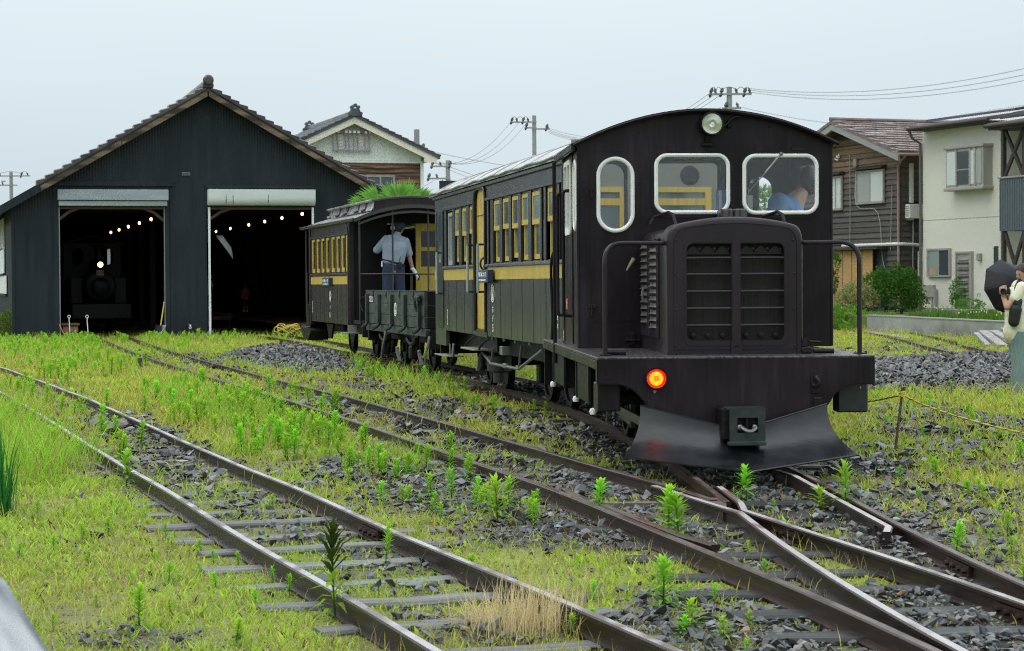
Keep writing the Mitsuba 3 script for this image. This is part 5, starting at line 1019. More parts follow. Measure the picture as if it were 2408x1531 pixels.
for (v, z) in ((5.05, .46), (7.0, .56)): put(uf, 'brake_lever', MB().hull([(-.05, v, z), (-.05, v + .10, z + .02), (-.05, v - .10, z + .16), (-.05, v, z + .18), (-.02, v, z), (-.02, v - .05, z + .17)]), 'steel_worn', C)
def bogie(par, F, v, u, base, r_=.30):
    b = put(par, 'bogie', MB().box(u - .50, u - .44, v - base * .7, v + base * .7, .42, .56, .01).box(u + .44, u + .50, v - base * .7, v + base * .7, .42, .56, .01).box(u - .45, u + .45, v - .12, v + .12, .45, .66), 'underframe', F)
    for s in (-1, 1):
        for sg in (-1, 1): wheel(par, F, u + sg * .385, v + s * base / 2, r_, 0, m_='underframe', sg=sg, web=True)
        for sg in (-1, 1): put(b, 'axle_box', MB().box(u + sg * .49 - .06, u + sg * .49 + .06, v + s * base / 2 - .10, v + s * base / 2 + .10, .38, .60, .02), 'underframe', F)
bogie(ca, C, 3.0, .95, 1.15); bogie(ca, C, 7.0, .95, 1.15)

# ---------------------------------------------------------------- the open wagon
Wg = Fr((-1.274, 30.5), .24); WW, WLn = 1.62, 5.12
wg = thing('open_wagon', 'dark green plank sided open goods wagon between the carriages', 'wagon')
Z3 = (.846, 1.012, 1.186, 1.389); r7 = np.random.default_rng(7)
for q in range(3):
    for u0, u1 in ((0, .05), (WW - .05, WW)): put(wg, 'side_plank', MB().box(u0 - .002 * (q % 2), u1, 0, WLn, Z3[q] + .003, Z3[q + 1] - .003, .005), 'wagon_green', Wg)
    for v0 in (.0, WLn - .05): put(wg, 'end_plank', MB().box(.052, WW - .052, v0 + .005, v0 + .045, Z3[q] + .003, Z3[q + 1] - .003, .005), 'coach_dark' if v0 < 1 else 'wagon_green', Wg)
put(wg, 'floor', MB().box(.052, WW - .052, .05, WLn - .05, .78, .86), 'wagon_green', Wg); put(wg, 'side_sill', MB().box(.01, .08, -.05, WLn + .05, .725, .838, .006).box(WW - .08, WW - .01, -.05, WLn + .05, .725, .838, .006), 'wagon_green', Wg)
put(wg, 'top_strip', MB().box(-.008, .055, 0, WLn, 1.389, 1.400, .003), 'wagon_green', Wg)
for v in (4.86, 3.71, 2.56, 1.41, .26):
    s_ = put(wg, 'stake', MB().box(-.055, -.004, v - .035, v + .035, .86, 1.337, .006), 'iron_green', Wg)
    put(s_, 'foot', MB().tube(spline([(-.03, v, .87), (-.045, v, .83), (-.09, v + .05, .79), (-.10, v + .09, .77)], 9), [.034] * 5 + [.03, .028, .026, .02], 6), 'iron_green', Wg, smooth=40)
    for z in np.linspace(.88, 1.31, 6): put(s_, 'bolt', MB().lathe([(0, -.03), (.014, -.026), (.018, 0)], (-.003, v + .065, z), (1, 0, 0), 6), 'iron_green', Wg)
mat('iron_green', P(lambda p, n, uv: mix((.012, .02, .02), (.045, .06, .058), noise(p.x * 14, p.y * 14, p.z * 8))), .35)
for v in (4.35, 3.16, 1.97, .83): put(wg, 'strap', MB().box(-.014, -.002, v - .025, v + .025, 1.27, 1.405, .004).lathe([(0, -.02), (.02, -.015), (.022, 0)], (-.012, v, 1.325), (1, 0, 0), 6), 'iron_green', Wg)
put(wg, 'latch', MB().tube(spline([(-.06, .22, 1.33), (-.09, .24, 1.27), (-.08, .30, 1.18), (-.06, .30, 1.10)], 10), .022, 6).box(-.09, -.03, .12, .34, 1.24, 1.32, .01), 'iron_green', Wg, smooth=40)
put(wg, 'chain', MB().tube(spline([(-.05, 4.9, 1.30), (-.06, 5.15, 1.27), (-.06, 5.3, 1.20), (-.05, 5.25, 1.08), (-.03, 5.15, 1.05)], 16), .010, 5), 'underframe', Wg)
circle_k(wg, Wg, 2.317, 1.100, .106); chars(wg, Wg, 'ト', 2.76, 1.225, .085, .1); chars(wg, Wg, '5', 2.77, 1.035, .095, .1)
for z, sq in ((1.262, '自重'), (1.205, '自重')):
    for q in range(2): put(wg, 'small_lettering', on_side(glyph(sq[q], .036, .14, .002, .07), 4.78 - q * .09, z, -.003), 'white_paint', Wg)
    put(wg, 'small_lettering', on_side(glyph('3.0t', .036, .1, .002, .17), 4.58, z, -.003), 'white_paint', Wg)
for z in (1.30, 1.21): put(wg, 'small_lettering', on_side(glyph('自', .034, .14, .002, .06), .46, z, -.003), 'white_paint', Wg)
put(wg, 'underframe', MB().box(.3, 1.3, .05, WLn - .05, .60, .78).box(.05, 1.57, -.12, .0, .55, .80).box(.05, 1.57, WLn, WLn + .12, .55, .80).box(.5, 1.1, -.45, -.1, .5, .72), 'underframe', Wg)
for v in (1.35, 3.75):
    for u, sg in ((.81 - .385, -1), (.81 + .385, 1)):
        wheel(wg, Wg, u, v, .29, 0, m_='underframe', sg=sg, web=True)
    put(wg, 'axle_guard', MB().hull([(.10, v - .34, .74), (.10, v + .34, .74), (.10, v - .08, .32), (.10, v + .08, .32), (.13, v - .34, .74), (.13, v + .34, .74), (.13, v - .08, .32), (.13, v + .08, .32)]).box(.03, .16, v - .10, v + .10, .36, .56, .02), 'underframe', Wg)
    put(wg, 'leaf_spring', MB().tube([(.07, v + t * .36, .66 - .08 * (1 - t * t)) for t in np.linspace(-1, 1, 9)], .035, 6), 'underframe', Wg)
for v in (2.0, .2): put(wg, 'brake_shoe_arm', MB().beam([.0, v, .30], [.0, v + .22, .48], .03, .05, (1, 0, 0)).sphere((0, v + .22, .5), .03, 5), 'rod_light2', Wg); mat('rod_light2', (.16, .165, .165), .35, metal=.4)
for v in (3.25, -.35): put(wg, 'step_iron', MB().tube(spline([(-.0, v, .74), (-.03, v - .03, .6), (-.06, v, .42), (-.05, v + .05, .26)], 10), .018, 5), 'rod_light', Wg)

# ---------------------------------------------------------------- the open platform coach at the rear
H = Fr((-2.83, 37.0), .248); HW, HL = 1.96, 5.08
co = thing('platform_coach', 'small dark brown coach with clerestory roof and open end platform', 'coach')
cbod = MB().prism(sbox(.1, .777, HL, 2.60).difference(sbox(.2, 1.72, 4.60, 2.38)), 0, .05, 'u').box(HW - .05, HW, .1, HL, .777, 2.60).box(.05, HW - .05, HL - .05, HL, .777, 2.7)
put(co, 'body', cbod, 'coach_paint', H)
arcz = lambda u: 2.60 + .245 * (1 - ((u - .98) / 1.06) ** 2)
ewp = Polygon([(.052, .86), (.052, 2.60)] + [(u, arcz(u) - .03) for u in np.linspace(.06, 1.9, 15)] + [(1.908, 2.60), (1.908, .86)]).difference(sbox(.67, .90, 1.22, 2.57))
put(co, 'end_wall', MB().prism(ewp, .10, .14, 'v'), 'coach_dark', H)
yd = sbox(1.18, .95, 1.78, 2.572).difference(sbox(1.275, 2.155, 1.69, 2.436)).difference(sbox(1.275, 1.805, 1.69, 2.085))
k = put(co, 'sliding_door', MB().prism(yd, .075, .098, 'v'), 'yellow_paint', H); put(k, 'pane', MB().box(1.27, 1.70, .09, .095, 1.80, 2.44), 'window_dark2', H); mat('window_dark2', (.022, .024, .024), .12)
put(co, 'interior', MB().box(.055, 1.9, .2, 5.0, .85, .9).box(.95, 1.0, .3, 5.0, .9, 1.6).box(1.85, 1.9, .15, 5, .9, 2.55), 'interior_dark', H)
put(co, 'yellow_band', MB().box(-.008, 0, .245, 4.76, 1.50, 1.649), 'yellow_paint', H)
put(co, 'waist_rail', MB().box(-.03, 0, .15, 4.75, 1.66, 1.70, .006), 'coach_paint', H); put(co, 'window_header', MB().box(-.028, 0, .15, 4.75, 2.395, 2.43, .006), 'rail_wet', H)
put(co, 'corner_post', MB().box(-.02, .06, .04, .14, .70, 2.58, .006), 'coach_paint', H); put(co, 'corner_post', MB().box(-.02, .06, 4.78, 4.90, .70, 2.58, .006), 'coach_paint', H)
for a in (4.32, 3.72, 3.13, 2.53, 1.88, 1.30, .74, .24):
    k = put(co, 'window', MB().box(.03, .034, a - .06, a + .36, 1.725, 2.375), 'window_dark2', H)
    f = MB().box(-.002, .02, a + .185, a + .285, 1.725, 2.375).box(-.002, .02, a - .05, a + .19, 1.725, 1.80).box(-.002, .02, a - .05, a + .19, 2.33, 2.375); put(k, 'sash', f, 'yellow_paint', H)
for a in (4.60, 4.0, 3.40, 2.80, 2.18, 1.58, 1.03, .52): put(co, 'window_post', MB().box(-.012, .045, a, a + .12 if a < 4.5 else a + .1, 1.70, 2.395, .004), 'coach_paint', H)
for v in np.arange(.5, 4.8, .52): put(co, 'plank_joint', MB().box(-.004, 0, v, v + .012, .79, 1.495), 'coach_dark', H)
put(co, 'letter_strip', MB().box(-.004, 0, 2.36, 2.375, 2.44, 2.56), 'coach_dark', H)
circle_k(co, H, 2.345, 1.276, .10); chars(co, H, 'ハ', 2.42, 1.045, .06, .1, w=.11); chars(co, H, '6', 2.43, .885, .095, .1)
for q in range(7): put(co, 'small_lettering', MB().box(-.003, -.001, 4.62, 4.66, .95 + q * .034, .972 + q * .034), 'white_paint', H)
board('destination_board', H, 2.02, 2.83, 1.475, 1.622, -.06, 'blue destination board with white lettering hanging on the rear coach')
# roof with raised clerestory
hu = np.linspace(-.085, 2.045, 27)
hr_ = put(co, 'roof', MB().prism(Polygon([(u, arcz(u) + .025) for u in hu] + [(u, arcz(u) - .005) for u in hu[::-1]]), -.88, 5.5, 'v'), 'coach_roof', H, smooth=30); mat('coach_roof', P(lambda p, n, uv: mix((.10, .095, .10), (.30, .30, .31), sstep(.3, .75, fbm(p.x * 5, p.y * 5, p.z * 4, 3)))), .2, spec=.7)
put(hr_, 'gutter', MB().box(-.125, -.08, -.88, 5.5, 2.60, 2.648, .012), 'trim_brown', H); mat('trim_brown', (.030, .022, .025), .25, spec=.7)
put(hr_, 'end_arch', MB().prism(Polygon([(u, arcz(u) + .032) for u in hu] + [(u, arcz(u) - .03) for u in hu[::-1]]), -.90, -.875, 'v').prism(Polygon([(u, arcz(u) - .075) for u in hu[1:-1]] + [(u, arcz(u) - .115) for u in hu[1:-1][::-1]]), -.86, -.8, 'v'), 'trim_brown', H, smooth=30)
cz = lambda u: 2.955 + .078 * (1 - ((u - .98) / .74) ** 2)
cu = np.linspace(.26, 1.70, 19)
cl = put(co, 'clerestory', MB().prism(Polygon([(u, cz(u)) for u in cu] + [(u, cz(u) - .03) for u in cu[::-1]]), -.66, 4.3, 'v').tube([(.26, -.66, 2.955), (.26, 4.3, 2.955)], .02, 6), 'coach_roof', H, smooth=30)
put(cl, 'side_panel', MB().grid(lambda a, b: (.31 - .05 * (1 - b) ** 2, -.62 + a * 4.9, 2.78 + b * .17), 8, 5, True), 'coach_roof', H, smooth=True)
put(cl, 'end_panel', MB().prism(Polygon([(.31, 2.74)] + [(u, cz(u) - .02) for u in np.linspace(.31, 1.65, 11)] + [(1.65, 2.74)]), -.63, -.58, 'v'), 'coach_paint', H)
put(cl, 'end_rim', MB().tube([(u, -.67, cz(u) - .01) for u in cu], .016, 6), 'trim_brown', H, smooth=40)
for v in (3.95, 2.95, 2.30, 2.05, .85, .1): put(cl, 'bracket', MB().tube([(.20 + .0, v, 2.79), (.28, v, 2.82), (.30, v, 2.94)], [.03, .018, .022], 5), 'bracket_tan' if v in (3.95, 2.30) else 'trim_brown', H)
mat('bracket_tan', (.30, .27, .18), .5)
# platform with posts, rail, brake column
put(co, 'platform_floor', MB().box(.03, 1.93, -.80, .1, .80, .865, .006), 'coach_dark', H)
for u in (.022, .605, 1.234, 1.90): put(co, 'platform_post', MB().tube([(u, -.75, .86), (u, -.75, arcz(u) - .02)], .017, 7), 'trim_brown', H, smooth=40)
put(co, 'post_clamp', MB().box(.57, .59, -.775, -.72, 2.44, 2.50, .004).box(.62, .64, -.775, -.72, 2.44, 2.50, .004), 'steel_worn', H)
put(co, 'platform_rail', MB().tube([(.022, -.75, 1.674), (1.90, -.75, 1.670)], .015, 7), 'trim_brown', H, smooth=40)
put(co, 'brake_column', MB().tube([(1.02, -.30, .86), (1.02, -.30, 1.66)], .022, 7).tube([(1.02, -.30, 1.66), (1.14, -.36, 1.655)], .016, 6).tube([(1.14, -.36, 1.66), (1.135, -.36, 1.56)], .024, 7), 'trim_brown', H, smooth=40)
put(co, 'vertical_rail', MB().tube([(.93, .05, 1.75), (.93, .05, 2.30)], .014, 6), 'steel_worn', H)
put(co, 'headstock', MB().box(.05, 1.91, -.86, -.78, .58, .86, .01).box(.05, 1.91, 5.3, 5.4, .58, .86, .01).box(.4, 1.5, -.8, 5.3, .58, .77), 'underframe', H)
put(co, 'far_platform', MB().box(.03, 1.93, HL, 5.35, .80, .865, .006).box(-.02, .22, 5.0, 5.35, .70, 1.10, .01), 'coach_dark', H)
put(co, 'far_rail', MB().tube([(-.02, 5.3, .86), (-.02, 5.3, 2.58)], .016, 6).tube([(-.05, 4.98, 1.75), (-.05, 4.98, .9)], .012, 5), 'trim_brown', H)
put(co, 'downpipe', MB().tube([(-.06, .20, 2.60), (-.05, .12, 2.52), (-.04, .10, 2.40), (-.04, .10, .70)], .016, 6), 'trim_brown', H)
put(co, 'step', MB().box(-.12, .12, -.15, .50, .628, .648, .004).box(-.06, .1, .02, .06, .64, .78), 'step_worn', H)
put(co, 'end_step', MB().hull([(-.1, 4.2, .60), (-.1, 5.6, .66), (-.1, 4.6, .40), (-.1, 5.2, .42), (.3, 4.2, .60), (.3, 5.6, .66), (.3, 4.6, .40), (.3, 5.2, .42)]), 'underframe', H)
for v in (.75, 3.35):
    for u, sg in ((.98 - .385, -1), (.98 + .385, 1)): wheel(co, H, u, v, .31, 0, m_='underframe', sg=sg, web=True)
    put(co, 'axle_guard', MB().hull([(.14, v - .40, .74), (.14, v + .40, .74), (.14, v - .12, .46), (.14, v + .12, .46), (.18, v - .40, .74), (.18, v + .40, .74), (.18, v - .12, .46), (.18, v + .12, .46)]), 'underframe', H)

# ---------------------------------------------------------------- the steam locomotive in the shed
sl = thing('steam_locomotive', 'black steam locomotive in the shed with lit headlamp and red number plate', 'locomotive')
mat("steam_black", (.006, .0068, .008), .4, .2)
uc = -2.54
put(sl, 'boiler', MB().lathe([(0, 0), (.20, .0), (.40, .03), (.44, .06), (.46, .10), (.46, 3.2)], (uc, 4.9, 1.50), (0, 1, 0), 28), 'steam_black', S, smooth=35)
put(sl, 'smokebox_door', MB().lathe([(0, -.06), (.16, -.05), (.27, -.01), (.30, .03)], (uc, 4.9, 1.46), (0, 1, 0), 24), 'steam_black', S, smooth=35)
put(sl, 'chimney', MB().lathe([(.13, 0), (.12, .6), (.16, .72), (.19, .78), (.15, .8)], (uc, 5.4, 1.90), (0, 0, 1), 16), 'steam_black', S, smooth=35)
put(sl, 'dome', MB().lathe([(.2, 0), (.2, .25), (.12, .36), (0, .4)], (uc, 6.8, 1.92), (0, 0, 1), 14), 'steam_black', S, smooth=35)
put(sl, 'buffer_beam', MB().box(-3.38, -1.70, 4.3, 4.45, .55, .98, .01).box(-3.0, -2.1, 4.45, 8.5, .6, .95), 'steam_black', S); put(sl, 'side_tank', MB().box(-3.35, -3.0, 5.6, 8.0, .98, 1.75, .02).box(-2.08, -1.73, 5.6, 8.0, .98, 1.75, .02), 'steam_black', S)
cabw = sbox(-3.40, .98, -1.68, 2.80).difference(shapely.affinity.translate(rrect(-.17, .17, -.26, .26, .16, 8), -2.10, 2.40)).difference(shapely.affinity.translate(rrect(-.17, .17, -.26, .26, .16, 8), -2.98, 2.40))
kc = put(sl, 'cab', MB().prism(cabw, 8.2, 8.25, 'v').box(-3.40, -3.36, 8.2, 9.8, .98, 2.8).box(-1.72, -1.68, 8.2, 9.8, .98, 2.8), 'steam_black', S)
put(kc, 'window_rim', MB().tube([(a, 8.18, b) for a, b in np.array(shapely.affinity.translate(rrect(-.18, .18, -.27, .27, .17, 8), -2.10, 2.40).exterior.coords)[:-1]], .02, 6, closed=True), 'steam_black', S); put(kc, 'roof', MB().prism(Polygon([(-3.5, 2.78), (-2.54, 3.05), (-1.58, 2.78), (-1.58, 2.74), (-2.54, 3.0), (-3.5, 2.74)]), 7.9, 10.0, 'v'), 'steam_black', S)
put(kc, 'window_blind', MB().prism(Polygon([(-2.28, 2.55), (-2.28, 2.68), (-1.95, 2.68), (-1.95, 2.66)]), 8.26, 8.28, 'v'), 'steam_black', S)
hlp = put(sl, 'headlamp', MB().lathe([(0, .16), (.09, .14), (.10, 0), (.085, 0)], (uc, 4.75, 2.115), (0, 1, 0), 18), 'steam_black', S, smooth=35)
mat('warm_lens', (.6, .5, .35), .2)
scene[nm(hlp, 'lens')] = emit(MB().lathe([(.082, 0), (.05, .010), (0, .015)], (uc, 4.75, 2.115), (0, -1, 0), 18), S, [.9, .5, .16], 'warm_lens')
pl_ = put(sl, 'number_plate', MB().box(uc - .105, uc + .095, 4.84, 4.86, 1.80, 1.95), 'red_plate', S); put(pl_, 'plate_border', MB().prism(sbox(uc - .105, 1.80, uc + .095, 1.95).difference(sbox(uc - .09, 1.815, uc + .08, 1.935)), 4.835, 4.84, 'v'), 'grey_trim', S)
put(pl_, 'number', on_front(glyph('2', .09), uc - .04, 1.83, 4.838), 'grey_trim', S)
for v in (6.0, 7.3): 
    for u, sg in ((uc - .385, -1), (uc + .385, 1)): wheel(sl, S, u, v, .36, 8, m_='steam_black', sg=sg)
put(sl, 'step_rail', MB().tube([(-3.3, 4.3, .6), (-3.3, 4.3, .25), (-3.1, 4.3, .25), (-3.1, 4.3, .6)], .02, 5).tube([(-2.0, 4.3, .6), (-2.0, 4.3, .25), (-1.8, 4.3, .25), (-1.8, 4.3, .6)], .02, 5), 'steam_black', S)
# ---------------------------------------------------------------- people
def flesh(bones, edge=.02, it=8):
    """one smooth skin over bones given as (point, radius, point, radius)"""
    ms = []
    for a, ra, b, rb in bones:
        A = m3.Manifold.sphere(ra, 14).translate([float(q) for q in a]); B = m3.Manifold.sphere(rb, 14).translate([float(q) for q in b])
        ms.append(m3.Manifold.batch_hull([A, B]))
    m = m3.Manifold.batch_boolean(ms, m3.OpType.Add).refine_to_length(edge).to_mesh()
    t = trimesh.Trimesh(m.vert_properties[:, :3], m.tri_verts, process=True)
    trimesh.smoothing.filter_taubin(t, lamb=.5, nu=.53, iterations=it)
    return np.array(t.vertices), np.array(t.faces)
def chain(pts, rs): return [(pts[q], rs[q], pts[q + 1], rs[q + 1]) for q in range(len(pts) - 1)]
def ellipsoid(c, r, sc, n=14):
    return MB().sphere(c, r, n, sc).mesh()
def head_mesh(c, face, tilt=0.0, s=1.0):
    """a head about .23 high with brow, nose, chin, ears; face: the direction it looks at (in the plan)"""
    m = trimesh.creation.icosphere(4, 1.0); V = np.array(m.vertices); F = np.array(m.faces)
    x, y, z = V.T.copy()                      # x: face forward, y: side, z: up
    k = np.where(z < 0, 1 - .28 * np.maximum(-z, 0) ** 1.5, 1); X = x * .098 * np.where(z < 0, 1 - .06 * z * z, 1) ; Y = y * .076 * k; Zz = z * .118
    fx = np.exp(-((y / .18) ** 2)) * (x > 0)
    X += .020 * fx * np.exp(-((z + .12) / .16) ** 2) + .006 * fx * np.exp(-((z - .2) / .1) ** 2) + .008 * fx * np.exp(-((z + .75) / .18) ** 2) - .008 * (x > .5) * np.exp(-((z - .05) / .10) ** 2) * np.exp(-((np.abs(y) - .35) / .15) ** 2)
    ear = np.exp(-((np.abs(y) - .97) / .10) ** 2) * np.exp(-((z + .02) / .22) ** 2) * np.exp(-((x + .05) / .18) ** 2); Y += np.sign(y) * .018 * ear
    P_ = np.stack([X, Y, Zz], 1) * s; a = math.atan2(face[1], face[0]); ct, st = math.cos(tilt), math.sin(tilt)
    P_ = np.stack([P_[:, 0] * ct + P_[:, 2] * st, P_[:, 1], -P_[:, 0] * st + P_[:, 2] * ct], 1)
    R_ = np.array([[math.cos(a), math.sin(a), 0], [-math.sin(a), math.cos(a), 0], [0, 0, 1]])
    return P_ @ R_ + np.asarray(c, float), F
def cap_of(mesh, c, cut, grow, face=None, keep=None):
    """the part of a head above a tilted plane, grown a little: hair or a cap"""
    V, F = mesh; d = V - np.asarray(c, float); n = np.asarray(cut[:3], float); k = (d @ n) > cut[3]
    fk = k[F].all(1); W = np.asarray(c, float) + d * grow
    return tri(trimesh.Trimesh(W, F[fk], process=True))
def hand(palm, dirv, across, s=1.0, curl=.5):
    """palm and five fingers as bones"""
    p = np.asarray(palm, float); d = np.asarray(dirv, float); d /= np.linalg.norm(d); a = np.asarray(across, float); a -= d * (a @ d); a /= np.linalg.norm(a); nrm = np.cross(d, a)
    b = [(p - a * .028 * s, .017 * s, p - a * .026 * s + d * .05 * s, .014 * s), (p + a * .028 * s, .017 * s, p + a * .026 * s + d * .05 * s, .014 * s), (p - d * .03 * s, .024 * s, p + d * .02 * s, .022 * s)]
    for q, ln in zip((-.034, -.012, .011, .033), (.062, .074, .070, .054)):
        r0 = p + a * q * s + d * .055 * s; k1 = r0 + (d * math.cos(curl) - nrm * math.sin(curl)) * ln * .5 * s; k2 = k1 + (d * math.cos(curl * 2.2) - nrm * math.sin(curl * 2.2)) * ln * .5 * s
        b += [(r0 - d * .02 * s, .0105 * s, k1, .0095 * s), (k1, .0095 * s, k2, .008 * s)]
    t0 = p - a * .035 * s; t1 = t0 - a * .02 * s + d * .03 * s - nrm * .01 * s; t2 = t1 + d * .03 * s - nrm * .015 * s
    return b + [(t0, .013 * s, t1, .0115 * s), (t1, .0115 * s, t2, .009 * s)]
A_ = lambda *q: np.array(q, float)

# the railwayman on the coach platform, seen from behind, one gloved hand on the brake handle
bm = thing('person', 'railwayman seen from behind in light blue shirt, navy trousers and cap on the coach platform', 'person')
pel, che, nek, hdc = A_(.672, -.45, 1.74), A_(.70, -.47, 2.12), A_(.745, -.45, 2.36), A_(.785, -.42, 2.475)
sL, sR = A_(.555, -.46, 2.275), A_(.875, -.48, 2.235); eL, wL = A_(.405, -.30, 2.075), A_(.46, -.10, 2.06); eR, wR = A_(.955, -.43, 2.0), A_(1.02, -.40, 1.765); hR = A_(1.07, -.39, 1.70)
hpL, hpR, kL, kR, aL, aR = A_(.585, -.45, 1.74), A_(.765, -.45, 1.73), A_(.565, -.47, 1.33), A_(.79, -.45, 1.33), A_(.57, -.43, .95), A_(.81, -.45, .95)
body = chain([pel, che, nek, hdc], [.11, .12, .055, .06]) + chain([sL, eL, wL], [.05, .042, .030]) + chain([sR, eR, wR], [.05, .043, .030]) + chain([che, sL], [.1, .05]) + chain([che, sR], [.1, .05]) + chain([hpL, kL, aL], [.085, .055, .04]) + chain([hpR, kR, aR], [.085, .055, .04]) + hand(wL + A_(.01, .06, 0), (.1, 1, 0), (1, 0, 0)) + hand(hR, (.6, .1, -.7), (0, 1, .2), 1, .5)
put(bm, 'body', flesh(body), 'skin', H, smooth=True)
put(bm, 'shirt', flesh([(A_(.60, -.46, 1.93), .125, A_(.60, -.48, 2.17), .125), (A_(.75, -.46, 1.91), .118, A_(.80, -.49, 2.15), .125), (A_(.60, -.48, 2.17), .12, A_(.80, -.49, 2.15), .12), (sL, .078, A_(.70, -.46, 2.30), .075), (sR, .078, A_(.73, -.46, 2.30), .075), (A_(.74, -.45, 2.34), .066, A_(.75, -.45, 2.375), .062), (sL, .085, A_(.41, -.32, 2.10), .072), (sR, .085, A_(.955, -.43, 2.03), .070), (A_(.69, -.46, 1.90), .13, A_(.69, -.47, 2.1), .15)]), 'shirt_blue', H, smooth=True)
put(bm, 'trousers', flesh([(A_(.60, -.45, 1.80), .125, A_(.75, -.45, 1.78), .122), (A_(.60, -.45, 1.80), .125, A_(.565, -.46, 1.35), .095), (A_(.75, -.45, 1.78), .122, A_(.79, -.44, 1.35), .092), (A_(.565, -.46, 1.35), .095, aL, .075), (A_(.79, -.44, 1.35), .092, aR, .073)]), 'navy', H, smooth=True)
put(bm, 'belt', MB().tube([(.675 + .20 * math.cos(a), -.455 + .135 * math.sin(a), 1.872 - .06 * (math.cos(a))) for a in np.linspace(0, 2 * np.pi, 25)[:-1]], .016, 6, closed=True), 'hair', H, smooth=True)
hm = head_mesh(hdc, (.55, .84), .05, 1.0); put(bm, 'head', hm, 'skin', H, smooth=True)
put(bm, 'hair', cap_of(hm, hdc, (-.5, -.80, .35, .012), 1.05), 'hair', H, smooth=True)
put(bm, 'cap', MB().lathe([(.102, -.01), (.106, .03), (.104, .055), (.07, .082), (0, .088)], hdc + A_(0, 0, .022), (0, 0, 1), 20).hull([hdc + A_(.05, .07, .015), hdc + A_(.10, .02, .015), hdc + A_(.13, .14, .0), hdc + A_(.05, .16, .0), hdc + A_(.05, .07, .022), hdc + A_(.10, .02, .022)]), 'navy', H, smooth=40)
put(bm, 'glove', flesh([(b[0], b[1] + .004, b[2], b[3] + .004) for b in hand(hR, (.6, .1, -.7), (0, 1, .2), 1.05, .5)] + [(wR, .040, hR, .034)], .01), 'glove', H, smooth=True)
put(bm, 'radio', MB().box(.73, .79, -.62, -.585, 1.78, 1.88, .006).tube([(.745, -.60, 1.87), (.775, -.60, 1.985)], .005, 5), 'hair', H)
put(bm, 'towel', MB().box(.455, .475, -.5, -.44, 1.80, 1.90, .004), 'glove', H)
put(bm, 'shoe', MB().box(.52, .62, -.55, -.28, .867, .945, .03), 'hair', H); put(bm, 'shoe', MB().box(.76, .86, -.55, -.28, .867, .945, .03), 'hair', H)

# the driver in the cab
dv = thing('person', 'driver in a blue shirt leaning at the right side of the locomotive cab', 'person')
dp, dc, dn, dh = A_(.72, 2.85, 1.62), A_(.88, 2.92, 2.05), A_(1.03, 2.94, 2.25), A_(1.10, 2.95, 2.35)
put(dv, 'body', flesh(chain([dp, dc, dn, dh], [.12, .13, .055, .06]) + chain([A_(.80, 2.75, 2.17), A_(.72, 2.55, 1.95), A_(.62, 2.5, 2.0)], [.05, .045, .03]) + hand(A_(.60, 2.48, 2.0), (-.9, -.2, 0), (0, 1, 0)) + chain([dp, A_(.6, 2.55, 1.5), A_(.6, 2.55, 1.08)], [.09, .06, .05]) + chain([dp, A_(.85, 2.6, 1.5), A_(.85, 2.62, 1.08)], [.09, .06, .05])), 'skin', L, smooth=True)
put(dv, 'shirt', flesh([(dp, .15, dc, .165), (dc, .165, A_(.955, 2.93, 2.16), .085), (dc, .15, A_(.80, 2.78, 2.15), .09), (A_(.80, 2.76, 2.16), .085, A_(.73, 2.57, 1.98), .07)]), 'shirt_mid_blue', L, smooth=True)
put(dv, 'trousers', flesh([(dp, .14, A_(.6, 2.55, 1.5), .09), (dp, .14, A_(.85, 2.6, 1.5), .09), (A_(.6, 2.55, 1.5), .085, A_(.6, 2.55, 1.1), .07), (A_(.85, 2.6, 1.5), .085, A_(.85, 2.62, 1.1), .07)]), 'navy', L, smooth=True)
hm = head_mesh(dh, (.8, .6), .1); put(dv, 'head', hm, 'skin', L, smooth=True); put(dv, 'hair', cap_of(hm, dh, (-.5, -.75, .25, -.06), 1.07), 'hair', L, smooth=True)
put(dv, 'seat', MB().box(.55, .95, 2.7, 3.1, 1.30, 1.46, .02).box(.7, .8, 2.85, 2.95, 1.0, 1.3), 'loco_dark', L)

# the photographer at the right edge
G = Fr((6.215, 25.66), 0)
ph = thing('person', 'photographer in cream T-shirt and jeans raising a camera at the right edge of the photo', 'person')
gz0 = .02
pp, pc, pn, phd = A_(-.02, 0, .90), A_(-.02, .0, 1.28), A_(.01, -.02, 1.47), A_(.035, -.05, 1.575)
psL, psR = A_(-.02, -.16, 1.40), A_(0, .17, 1.40)
peL, pwL = A_(-.20, -.20, 1.17), A_(-.225, -.10, 1.30); peR, pwR = A_(-.10, .12, 1.14), A_(-.17, -.02, 1.30)
cam_ = A_(-.215, -.08, 1.36)
put(ph, 'body', flesh(chain([pp, pc, pn, phd], [.12, .12, .05, .06]) + chain([pc, psL], [.1, .05]) + chain([pc, psR], [.1, .05]) + chain([psL, peL, pwL], [.047, .04, .028]) + chain([psR, peR, pwR], [.047, .04, .028]) + chain([A_(-.02, -.09, .88), A_(-.04, -.10, .47), A_(-.04, -.10, .09)], [.085, .055, .04]) + chain([A_(-.02, .09, .88), A_(.02, .10, .47), A_(.03, .10, .09)], [.085, .055, .04])
    + hand(A_(-.24, -.13, 1.345), (-.2, .1, 1), (-.6, .8, 0), .95, .7) + hand(A_(-.19, -.01, 1.315), (-.5, -.6, .4), (0, .2, 1), .95, .7)), 'skin', G, smooth=True)
